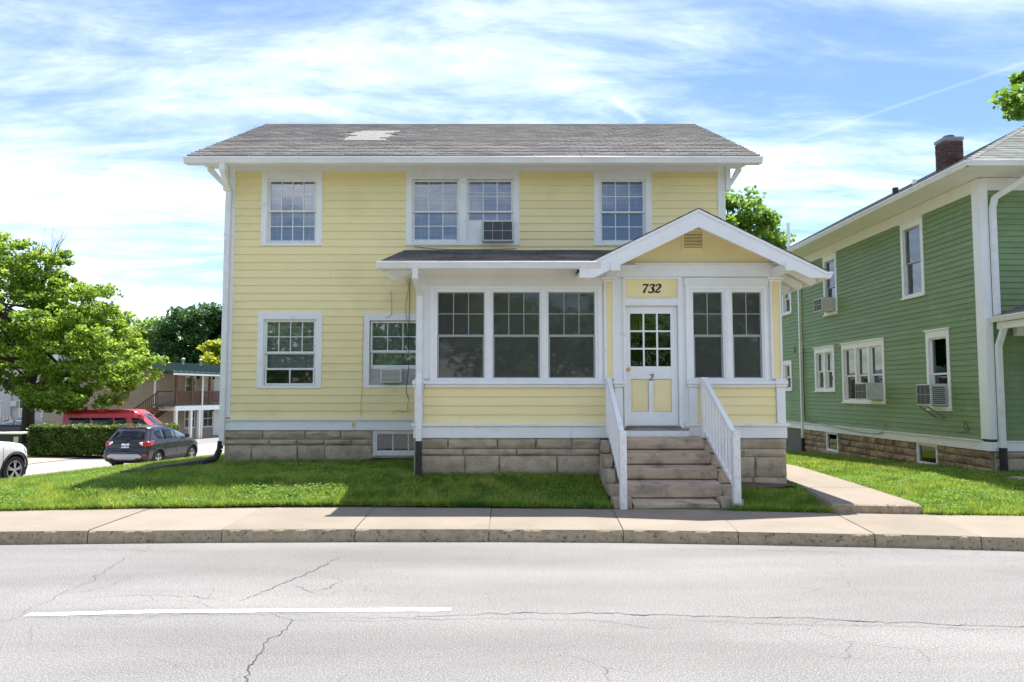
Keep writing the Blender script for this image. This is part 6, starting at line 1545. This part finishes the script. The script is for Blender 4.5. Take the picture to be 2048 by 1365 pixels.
def flats():
    t = thing('tan_apartment_block', (-22.0, 52.0, -1.40), 'tan two-storey apartment block with green metal roof, brown balcony and outside stair', 'building', rotz=R(75))
    mb = MB(); mb.box(0, 30, 1.6, 11, -.6, 4.75); mb.prism([(1.6, 4.75), (11, 4.75), (6.0, 5.45)], .2, 'x', 0.0); mb.build('wall', M['tan_lap'], t)
    mb = MB(); mb.add([(-.9, -.45, 4.66), (30, -.45, 4.66), (30, 6, 5.60), (-.9, 6, 5.60), (-.9, 12, 4.66), (30, 12, 4.66), (-.9, -.45, 4.52), (30, -.45, 4.52), (-.9, 6, 5.46), (-.9, 12, 4.52)], [(0,1,2,3), (3,2,5,4), (0,6,7,1), (0,3,8,6), (3,4,9,8)])
    rf = mb.build('roof', M['green_metal'], t, fix=False)
    for k in range(52):
        x = -.9 + k * .6; mb = MB(); mb.bar((x, -.45, 4.68), (x, 6, 5.62), .03, .04); mb.build('standing_seam', M['green_metal'], rf)
        if x > 18: break
    for x in (1.5, 4.0, 6.4, 8.5): mb = MB(); mb.lathe([(.08, 5.2), (.08, 5.75), (.16, 5.76), (.16, 5.86), (.04, 5.92)], 10, 'z', (x, 4.4, 0)); mb.build('roof_vent', M['alu'], rf)
    mb = MB(); mb.quad((-.85, -.40, 4.50), (30, -.40, 4.50), (30, 1.6, 4.62), (-.85, 1.6, 4.62)); mb.box(-.85, 30, -.46, -.42, 4.42, 4.54); mb.build('soffit', M['white'], t, fix=False)
    mb = MB(); mb.box(-.2, 30, -.1, 1.6, 2.30, 2.45); mb.build('balcony_deck', M['green_metal'], t)
    mb = MB(); mb.box(-.2, 30, -.16, -.02, 2.02, 2.34); mb.box(-.22, -.06, -.015, 1.6, 2.02, 2.34); mb.build('balcony_beam', M['white'], t)
    for x in (0, 1.55, 2.45, 5.6, 8.8, 12, 15.2):
        mb = MB(); mb.box(x - .09, x + .09, -.13, .05, -.1, 2.02); mb.build('column', M['white'], t)
    for x in (0, 1.6, 3.6, 5.6, 8.8, 12, 15.2):
        mb = MB(); mb.box(x - .07, x + .07, -.09, .05, 2.45, 4.5); mb.build('balcony_post', M['brown_wood'], t)
    mb = MB(); mb.tube([(2.62, -.16, 4.5), (2.62, -.16, .05)], .06, 6); mb.build('downspout', M['white'], t)
    mb = MB(); mb.box(0, 24, -.06, .0, 3.28, 3.36); mb.box(0, 24, -.055, -.005, 2.52, 2.58); mb.box(-.08, -.02, .2, 1.5, 3.28, 3.36)
    for k in range(170): x = .06 + k * .14; mb.box(x, x + .075, -.05, -.015, 2.58, 3.28)
    mb.build('balustrade', M['brown_wood'], t)
    for z0, z1 in ((.72, 1.95), (3.12, 4.36)):
        for x in (3.05, 5.15, 8.8, 11.0):
            mb = MB(); mb.box(x - .04, x + 1.10, 1.55, 1.599, z0 - .06, z1 + .06); w = mb.build('window', M['white'], t)
            for a in (x + .02, x + .555):
                for c, d_ in ((z0 + .02, (z0 + z1)/2 - .02), ((z0+z1)/2 + .02, z1 - .02)): mb = MB(); mb.box(a, a + .485, 1.54, 1.56, c, d_); mb.build('pane', M['far_glass'], w)
        for x in (6.32, 7.4, 12.2):
            mb = MB(); mb.box(x, x + .85, 1.54, 1.60, .02 + (2.43 if z0 > 2 else 0), 2.02 + (2.43 if z0 > 2 else 0)); d_ = mb.build('door', M['white'], t)
            mb = MB(); mb.lathe([(.03, 1.50), (.03, 1.54)], 8, 'y', (x + .1, 0, 1.0 + (2.43 if z0 > 2 else 0))); mb.build('door_knob', M['brass'], d_)
        for x in (4.35, 6.5 - .33, 10.2): mb = MB(); mb.box(x, x + .1, 1.46, 1.6, z1 - .1, z1 + .12); mb.build('wall_lamp', M['black'], t)
    # outside stair against the gable end, descending to the left
    st_ = []
    for k in range(13):
        f = k / 12; y = .4 + 3.6 * f; z = 2.42 - 2.25 * f
        mb = MB(); mb.box(-1.25, -.12, y, y + .30, z - .05, z); mb.build('stair_tread', M['brown_wood'], t)
    for x in (-1.27, -.10): mb = MB(); mb.bar((x, .35, 2.28), (x, 4.2, -.10), .05, .28); mb.build('stair_stringer', M['brown_wood'], t)
    mb = MB(); mb.bar((-1.27, .35, 3.30), (-1.27, 4.2, .95), .06, .08); mb.bar((-1.27, .35, 2.60), (-1.27, 4.2, .20), .05, .05)
    for k in range(26): f = k / 25; y = .4 + 3.75 * f; z = 2.6 - 2.34 * f; mb.box(-1.29, -1.25, y, y + .045, z, z + .70)
    mb.build('stair_railing', M['brown_wood'], t)
    mb = MB(); mb.box(-1.35, 0.0, -.1, .40, 2.28, 2.42); mb.build('stair_landing', M['brown_wood'], t)
    mb = MB(); mb.box(-.06, .0, 1.58, 1.72, 0, 4.75); mb.build('corner_trim', M['white'], t)
    # small gable canopy rafters seen above the van
    mb = MB(); mb.bar((-1.4, 6.4, 2.2), (-1.4, 4.9, 3.0), .12, .22); mb.build('canopy_rafter', pm('faded_pink_board', (.5, .3, .28), rough=.8), t)
flats()
def grey_flats():
    t = thing('grey_apartment_block', (-45, 62, -1.6), 'pale grey sided apartment block with white windows behind the maple trunk', 'building')
    F_ = Front(62)
    mb = MB(); mb.box(-70, -36.2, 62, 72, -1.9, 5.2); mb.build('wall', M['grey_lap'], t)
    mb = MB(); mb.prism([(61.4, 5.2), (72.6, 5.2), (67, 7.2)], 34.6, 'x', -70.4); mb.build('roof', M['green_metal'], t)
    mb = MB(); mb.box(-36.2, -35.95, 61.95, 62.2, -1.9, 5.2); mb.build('corner_trim', M['white'], t)
    for x0, x1, z0, z1 in ((-38.72, -38.12, -.05, 1.18), (-36.95, -36.35, -.05, 1.18), (-41.6, -40.9, -.05, 1.18), (-40.9, -40.3, -.05, 1.18), (-38.72, -38.12, 2.7, 3.9)):
        mb = MB(); F_.box(mb, x0 - .07, x1 + .07, -.05, 0, z0 - .07, z1 + .07); w = mb.build('window', M['white'], t)
        mb = MB(); F_.box(mb, x0, x1, -.06, -.045, (z0+z1)/2 + .03, z1); mb.build('pane', M['far_glass'], w); mb = MB(); F_.box(mb, x0, x1, -.06, -.045, z0, (z0+z1)/2 - .03); mb.build('pane', M['curtain'], w)
    for k in range(3): mb = MB(); F_.box(mb, -39.95 + k * .24, -39.76 + k * .24, -.22, 0, -.35, -.02); mb.build('electric_meter', M['ac_white'], t)
    mb = MB(); mb.tube([(-39.7, 61.9, -.35), (-39.7, 61.9, -1.5)], .05, 6); mb.tube([(-39.4, 61.9, 0), (-39.4, 61.9, 3.2)], .04, 6); mb.build('conduit', M['alu'], t)
    mb = MB(); F_.box(mb, -39.05 - .25, -38.85, -.35, 0, .75, 1.2); mb.build('wall_air_conditioner', M['ac_white'], t)
grey_flats()
# waste container beside the white car
t = thing('waste_container', (-22.6, 36.0, -1.1), 'dark metal waste container with a yellow notice near the white car', 'container')
mb = MB(); mb.prism([(-24.2, -1.0), (-22.35, -1.0), (-22.35, -.12), (-24.2, -.12)], 1.2, 'y', 36.0); mb.build('bin', pm('dark_green_steel', (.03, .035, .035), rough=.5), t, bevel=.03)
mb = MB(); mb.box(-24.25, -22.3, 35.95, 37.25, -.115, -.04); mb.build('lid', M['ac_white'], t, bevel=.02)
mb = MB(); mb.box(-22.72, -22.50, 35.985, 35.998, -.50, -.22); mb.build('notice', pm('yellow_notice', (.6, .55, .35), rough=.6), t)

# ================================================================== TREES AND PLANTS
def leafmat(name, c1, c2, trans=.45, rnd=.3, c4=None): return pm(name, c1, c2, .5, rough=.5, rnd=rnd, island=True, trans=trans, c4=c4, s4=.45, lo4=.52, hi4=.72, spec=.4)
M['bark'] = pm('bark', (.075, .06, .048), (.045, .036, .03), 6, rough=.95, bump=.8, bscale=12, stretch=(1, 1, .25))
M['leaf_maple'] = leafmat('maple_leaves', (.15, .275, .03), (.24, .345, .045), .55, .42, (.075, .16, .022))
M['leaf_dark'] = leafmat('dark_leaves', (.045, .11, .03), (.065, .15, .035), .3, .3)
M['leaf_mid'] = leafmat('green_leaves', (.12, .24, .03), (.18, .31, .04), .45, .3)
M['leaf_yellow'] = leafmat('yellow_green_leaves', (.30, .36, .03), (.38, .43, .04), .5, .25)
M['leaf_hedge'] = leafmat('hedge_leaves', (.075, .13, .02), (.125, .19, .03), .3, .35)
def leaf_cloud(pts, size, r, up=.35, nseg=4):
    """one bent four-cornered leaf per point"""
    n = len(pts); d = r.normal(size=(n, 3)); d[:, 2] = np.abs(d[:, 2]) + up; d /= np.linalg.norm(d, axis=1)[:, None]
    a = r.normal(size=(n, 3)); a -= (a * d).sum(1)[:, None] * d; a /= np.linalg.norm(a, axis=1)[:, None]; b = np.cross(d, a)
    s = size * r.uniform(.6, 1.25, n)[:, None]
    v = np.empty((n, 4, 3)); v[:, 0] = pts - a * s * .55; v[:, 1] = pts + b * s * .42 + d * s * .1; v[:, 2] = pts + a * s * .6 - d * s * .05; v[:, 3] = pts - b * s * .42 + d * s * .1
    return v.reshape(-1, 3), np.arange(n * 4)
def make_tree(name, base, lobes, n_clump, per, leaf, lm, trunk_r, label, seed, trunk_top=None, limbs=14, clump_r=(.5, 1.0), group=None, bare=0, cat='tree', fork=None):
    r = np.random.default_rng(seed); bx, by, bz = base
    t = thing(name, base, label, cat, group)
    vol = np.array([l[3] * l[4] * l[5] for l in lobes]) ** (2/3); vol /= vol.sum()
    C = []
    while len(C) < n_clump:
        l = lobes[r.choice(len(lobes), p=vol)]; d = r.normal(size=3); d /= np.linalg.norm(d)
        k = r.uniform(.25, 1.0) ** .45
        p = np.array(l[:3]) + d * k * np.array(l[3:6]); C.append(p)
    C = np.array(C); R_ = r.uniform(*clump_r, len(C)); P = []
    for c, cr in zip(C, R_):
        q = r.normal(size=(per, 3)); q /= np.linalg.norm(q, axis=1)[:, None]; q *= (r.uniform(0, 1, per) ** .45)[:, None] * cr; q[:, 2] *= .6; P.append(c + q)
    P = np.concatenate(P)
    v, lp = leaf_cloud(P, leaf, r); me = fast_mesh('crown', v, lp, 4, lm)
    link('crown', me, t)
    top = trunk_top or max(l[2] + l[5] * .4 for l in lobes)
    mb = MB(); H = top - bz; pts, rr = [], []; cen = np.mean([l[:2] for l in lobes], axis=0)
    for k in range(9):
        f = k / 8; off = .12 * H * .25 * math.sin(f * 3 + seed); pts.append((bx + (cen[0] - bx) * f * f * .5 + off * f, by + (cen[1] - by) * f * f * .5, bz - .15 + (H + .15) * f)); rr.append(trunk_r * (1.35 if k == 0 else 1.0) * (1 - .82 * f) + .015)
    mb.tube(pts, rr, 10); tr = mb.build('trunk', M['bark'], t, smooth=True)
    idx = r.choice(len(C), min(limbs, len(C)), replace=False)
    for j, i in enumerate(idx):
        f = r.uniform(.22, .8); k = f * 8; i0 = int(k); p0 = Vector(pts[i0]).lerp(Vector(pts[min(8, i0 + 1)]), k - i0); p1 = Vector(C[i]); mid = p0.lerp(p1, .5) + Vector((0, 0, .12 * (p1 - p0).length)) + Vector(r.normal(size=3) * .2)
        r0 = trunk_r * (1 - .8 * f) * .5; mb = MB(); Q = []
        for s in range(7): u = s / 6; Q.append((1-u)**2 * p0 + 2*u*(1-u) * mid + u*u * p1)
        mb.tube(Q, [r0 * (1 - .85 * s / 6) + .012 for s in range(7)], 6); mb.build('limb', M['bark'], tr, smooth=True)
    for j in range(bare):
        f = r.uniform(.75, 1.0); p0 = Vector(pts[-2]); p1 = p0 + Vector((r.normal() * .9 + .1, r.normal() * .5, r.uniform(2.4, 3.8))); mb = MB(); mid = p0.lerp(p1, .5) + Vector(r.normal(size=3) * .15)
        mb.tube([p0, mid, p1], [.035, .022, .008], 5)
        for q in range(3): s = mid.lerp(p1, r.uniform(0, .8)); e = s + Vector((r.normal() * .4, r.normal() * .3, r.uniform(.3, .8))); mb.tube([s, e], [.014, .005], 4)
        mb.build('dead_branch', M['bark'], tr)
    return t
make_tree('maple_tree', (-26.35, 43, -.95), [(-27.0, 43, 5.6, 5.2, 4.6, 3.8), (-22.9, 41.6, 4.2, 3.1, 3.0, 2.4), (-21.6, 40.9, 2.1, 2.0, 1.8, 1.3), (-19.7, 41, 3.2, 1.8, 1.5, 1.0), (-23.6, 40.6, 1.7, 2.0, 1.5, .9), (-32.5, 43, 5.0, 4.4, 4.2, 4.0), (-29.2, 43, 8.9, 2.6, 2.4, 2.2), (-26.2, 43, 8.6, 1.7, 1.8, 1.9), (-23.4, 42.5, 6.4, 2.6, 2.5, 1.6)],
          1050, 78, .175, M['leaf_maple'], .34, 'bright green maple tree standing behind the clipped hedge', 11, trunk_top=9.0, limbs=46, clump_r=(.28, .62), bare=5)
t_m = bpy.data.objects['maple_tree']
mb = MB(); mb.tube([(-26.3, 43, 1.2), (-25.6, 42.8, 1.15), (-24.7, 42.6, 1.7), (-23.6, 42.4, 2.6)], [.17, .15, .12, .07], 8); mb.build('limb', M['bark'], [k for k in t_m.children if k.name.startswith('trunk')][0], smooth=True)
TD = 'trees beyond the apartment block'
make_tree('dark_tree', (-32.2, 80, -1.7), [(-32.4, 80, 7.4, 3.8, 3.5, 4.0), (-29.8, 80, 8.0, 2.6, 3, 3.0), (-33.6, 79, 4.8, 3.2, 3, 2.4)], 220, 110, .36, M['leaf_dark'], .4, 'tall dark green tree rising behind the tan apartment block roof', 21, limbs=8, clump_r=(.7, 1.3), group=TD)
make_tree('dark_tree', (-27.2, 83, -1.7), [(-27.6, 83, 7.6, 3.6, 3, 3.6)], 120, 110, .36, M['leaf_dark'], .4, 'dark green tree half hidden by the left edge of the yellow house', 22, limbs=6, clump_r=(.7, 1.3), group=TD)
make_tree('pale_tree', (-24.6, 68, -1.7), [(-24.6, 68, 4.7, 1.9, 1.8, 2.2)], 90, 90, .27, M['leaf_yellow'], .2, 'small yellow-green tree just left of the yellow house corner', 23, limbs=6, clump_r=(.4, .8), group=TD)
make_tree('distant_tree', (-39.5, 84, -1.7), [(-39.5, 84, 6.2, 4.0, 3.5, 4.2), (-43, 84, 5, 3.4, 3, 3)], 150, 110, .38, M['leaf_mid'], .4, 'mid green tree showing between the maple and the dark tree', 24, limbs=6, clump_r=(.7, 1.3), group=TD)
make_tree('distant_tree', (-52, 88, -1.7), [(-52, 88, 7, 6, 4, 5), (-60, 88, 6, 5, 4, 5)], 170, 100, .45, M['leaf_mid'], .4, 'broad tree far behind the grey apartment block', 25, limbs=6, clump_r=(.9, 1.6), group=TD)
make_tree('leafy_tree', (10.6, 35, -.6), [(10.7, 35, 8.4, 2.2, 2.2, 2.5), (12.0, 35, 7.2, 1.5, 1.8, 1.9), (9.0, 35, 8.6, 2.2, 2, 2.6)], 230, 120, .21, M['leaf_mid'], .3, 'green tree rising between the yellow house and the green house', 31, limbs=8, clump_r=(.4, .8))
make_tree('overhanging_tree', (20.2, 22.5, .1), [(20.0, 22.0, 10.8, 4.6, 3.5, 2.6), (14.25, 20.2, 9.75, .8, .7, .42), (15.4, 20.6, 10.0, 1.0, .8, .5)], 170, 110, .20, M['leaf_mid'], .35, 'tree whose leafy branch tip enters at the upper right edge', 32, limbs=12, clump_r=(.3, .7))
# clipped hedge
def hedge():
    t = thing('hedge', (-19.1, 36.5, -1.1), 'clipped dark green hedge between the dark grey SUV and maple trunk', 'hedge')
    r = np.random.default_rng(5); x0, x1, y0, y1, z0, z1 = -21.8, -15.6, 35.6, 37.4, -1.05, .27
    mb = MB(); mb.box(x0 + .25, x1 - .25, y0 + .25, y1 - .25, z0, z1 - .25); mb.build('shaded_core', pm('hedge_shade', (.012, .018, .007), rough=1), t)  # solid core for the twigs, coloured near black for the shade inside the hedge
    n = 30000; q = r.uniform(size=(n, 3)); P = np.stack([x0 + (x1-x0) * q[:, 0], y0 + (y1-y0) * q[:, 1], z0 + (z1-z0) * q[:, 2]], 1)
    f = r.integers(0, 4, n); dep = r.uniform(0, .22, n)
    wob = .09 * np.sin(P[:, 0] * 3.1) + .07 * np.sin(P[:, 0] * 7.3 + P[:, 2] * 5) + .05 * np.sin(P[:, 2] * 9)
    P[f < 2, 1] = (y0 + dep + wob)[f < 2]; P[f == 2, 2] = (z1 - dep * .7 + wob * .5)[f == 2]
    e = f == 3; P[e, 0] = np.where(r.uniform(size=e.sum()) < .5, x0 + dep[e] + wob[e], x1 - dep[e])
    v, lp = leaf_cloud(P, .10, r); link('foliage', fast_mesh('foliage', v, lp, 4, M['leaf_hedge']), t)
hedge()
# the wooded far side of the road, behind the viewer: it shows in the porch and stair windows
def woods():
    r = np.random.default_rng(9); P = []
    for k in range(110):
        c = np.array([-46 + k * .87 + r.normal() * .6, -19 - r.uniform(0, 6), r.uniform(.8, 8.4)]); rad = np.array([r.uniform(2.0, 3.2), 2.2, r.uniform(1.8, 2.8)])
        q = r.normal(size=(900, 3)); q /= np.linalg.norm(q, axis=1)[:, None]; P.append(c + q * rad * (r.uniform(.1, 1, 900) ** .4)[:, None])
    P = np.concatenate(P); P = P[P[:, 2] > .2]; v, lp = leaf_cloud(P, .34, r)
    o = link('woods', fast_mesh('woods', v, lp, 4, M['leaf_mid'])); tag(o, 'belt of trees across the road, mirrored in the house windows', 'woods', kind='stuff')
woods()
def far_woods():
    r = np.random.default_rng(19); P = []
    for k in range(60):
        c = np.array([-14 + k * 1.5 + r.normal(), 80 + r.uniform(0, 14), r.uniform(-.5, 4.5)]); rad = np.array([r.uniform(2.4, 3.6), 2.4, r.uniform(2.0, 3.0)])
        q = r.normal(size=(420, 3)); q /= np.linalg.norm(q, axis=1)[:, None]; P.append(c + q * rad * (r.uniform(.2, 1, 420) ** .4)[:, None])
    v, lp = leaf_cloud(np.concatenate(P), .5, r)
    o = link('distant_woods', fast_mesh('distant_woods', v, lp, 4, M['leaf_mid'])); tag(o, 'far belt of woods behind both houses', 'woods', kind='stuff')
far_woods()

# ------------------------------------------------------------------ grass
def inside_any(X, Y):
    m = (X > XL - .02) & (X < XR + .02) & (Y > YW - .06)
    m |= (X > PX0 - .04) & (X < PX1 + .04) & (Y > YP - .05)
    m |= (X > 1.54) & (X < 3.44) & (Y > 10.8) & (Y < 12.6)
    m |= (X > GXW - .06) & (Y > GYF - .06)
    wl = np.interp(Y, [10.4, 10.585, 12.2, 13.5, 16.5, 22], [4.45, 4.50, 4.72, 4.80, 4.85, 4.9]); wr = np.interp(Y, [10.4, 10.455, 12.2, 13.5, 16.5, 22], [5.63, 5.66, 5.74, 5.76, 5.8, 5.85])
    m |= (X > wl - .01) & (X < wr + .01) & (Y < 22)
    m |= (X > 3.45) & (X < 4.6) & (Y > 11.95)
    m |= (X > 9.0) & (X < 9.8) & (Y > 13.5) & (Y < 14.0)
    return m
def grass():
    r = np.random.default_rng(3)
    def region(n, x0, x1, y0, y1, h, w, lowdens=False):
        X = r.uniform(x0, x1, n); Y = r.uniform(y0, y1, n); b = back_np(X)
        k = (Y > b - .012) & ~inside_any(X, Y); return X[k], Y[k], np.full(k.sum(), h), np.full(k.sum(), w)
    parts = [region(120000, -9.6, 1.6, 10.3, 13.0, .06, .0095), region(75000, -9.6, -1.3, 13.0, 16.0, .06, .012), region(50000, -9.6, -5.4, 16, 30, .06, .018),
             region(20000, 3.3, 4.8, 10.4, 12.4, .06, .0095), region(85000, 5.6, 11, 9.9, 15, .06, .0105), region(50000, 5.8, 9.4, 15, 26, .06, .016), region(16000, 4.4, 5.0, 12.4, 20, .05, .009)]
    # ragged fringe along the sidewalk
    n = 26000; X = r.uniform(-9.6, 11, n); Y = back_np(X) + np.abs(r.normal(0, .035, n)) - .012; k = ~inside_any(X, Y); parts.append((X[k], Y[k], np.full(k.sum(), .075), np.full(k.sum(), .007)))
    X, Y, Hh, Wd = (np.concatenate([p[i] for p in parts]) for i in range(4)); n = len(X)
    patch_ = .5 + .5 * np.sin(X * 1.9 + 1.3 * np.sin(Y * 2.3)) * np.sin(Y * 2.7 + X * .6); Hh = Hh * r.uniform(.55, 1.45, n) * (.75 + .5 * patch_)
    Z = ground_z(X, Y) - .004
    a = r.uniform(0, 2 * np.pi, n); lean = r.uniform(.15, 1.0, n) * Hh; la = r.uniform(0, 2 * np.pi, n)
    ca, sa = np.cos(a) * Wd / 2, np.sin(a) * Wd / 2; base = np.stack([X, Y, Z], 1); v = np.empty((n, 3, 3))
    v[:, 0] = base + np.stack([ca, sa, 0 * ca], 1); v[:, 1] = base - np.stack([ca, sa, 0 * ca], 1); v[:, 2] = base + np.stack([np.cos(la) * lean, np.sin(la) * lean, Hh], 1)
    o = link('grass', fast_mesh('grass', v.reshape(-1, 3), np.arange(n * 3), 3, M['grass'])); tag(o, 'short green lawn grass round both houses', 'grass', kind='stuff')
    # taller ragged tufts along the sidewalk, the walk and the foundations
    tx = np.concatenate([r.uniform(-9, 10.5, 520), r.uniform(-5.3, -1.4, 90), r.uniform(-1.3, 1.5, 80), r.uniform(6, 9, 160), r.uniform(-8, 1.4, 260)])
    ty = np.concatenate([back_np(tx[:520]) + np.abs(r.normal(0, .04, 520)), 14.86 + r.normal(0, .04, 90), 12.36 + r.normal(0, .04, 80), r.uniform(10.6, 15, 160), r.uniform(11.2, 14.6, 260)])
    k = ~inside_any(tx, ty); tx, ty = tx[k], ty[k]; nb = 26
    X = np.repeat(tx, nb) + r.normal(0, .022, len(tx) * nb); Y = np.repeat(ty, nb) + r.normal(0, .022, len(tx) * nb); n = len(X)
    hh = np.repeat(r.uniform(.06, .14, len(tx)), nb) * r.uniform(.5, 1.1, n); a = r.uniform(0, 2 * np.pi, n); la = r.uniform(0, 2 * np.pi, n); lean = r.uniform(.2, 1.1, n) * hh
    base = np.stack([X, Y, ground_z(X, Y) - .006], 1); ca, sa = np.cos(a) * .005, np.sin(a) * .005; v = np.empty((n, 3, 3))
    v[:, 0] = base + np.stack([ca, sa, 0 * ca], 1); v[:, 1] = base - np.stack([ca, sa, 0 * ca], 1); v[:, 2] = base + np.stack([np.cos(la) * lean, np.sin(la) * lean, hh], 1)
    o = link('grass_tufts', fast_mesh('grass_tufts', v.reshape(-1, 3), np.arange(n * 3), 3, M['grass'])); tag(o, 'ragged longer grass tufts along sidewalk edge and foundations', 'grass', kind='stuff')
    # broad-leaved weeds and clover among it
    n = 60000; X = r.uniform(-8, 10.5, n); Y = r.uniform(10.2, 15.0, n); cl = np.sin(X * 2.1 + 2) * np.sin(Y * 3.1 + X * .8) + .6 * np.sin(X * 5.3) * np.sin(Y * 4.7)
    k = (Y > back_np(X) + .01) & ~inside_any(X, Y) & (cl > .05); X, Y = X[k], Y[k]
    P = np.stack([X, Y, ground_z(X, Y) + r.uniform(.02, .06, len(X))], 1); v, lp = leaf_cloud(P, .042, r, up=1.1)
    o = link('clover', fast_mesh('clover', v, lp, 4, M['clover'])); tag(o, 'clover and broad-leaved weeds mixed in the lawn', 'weeds', kind='stuff')
grass()
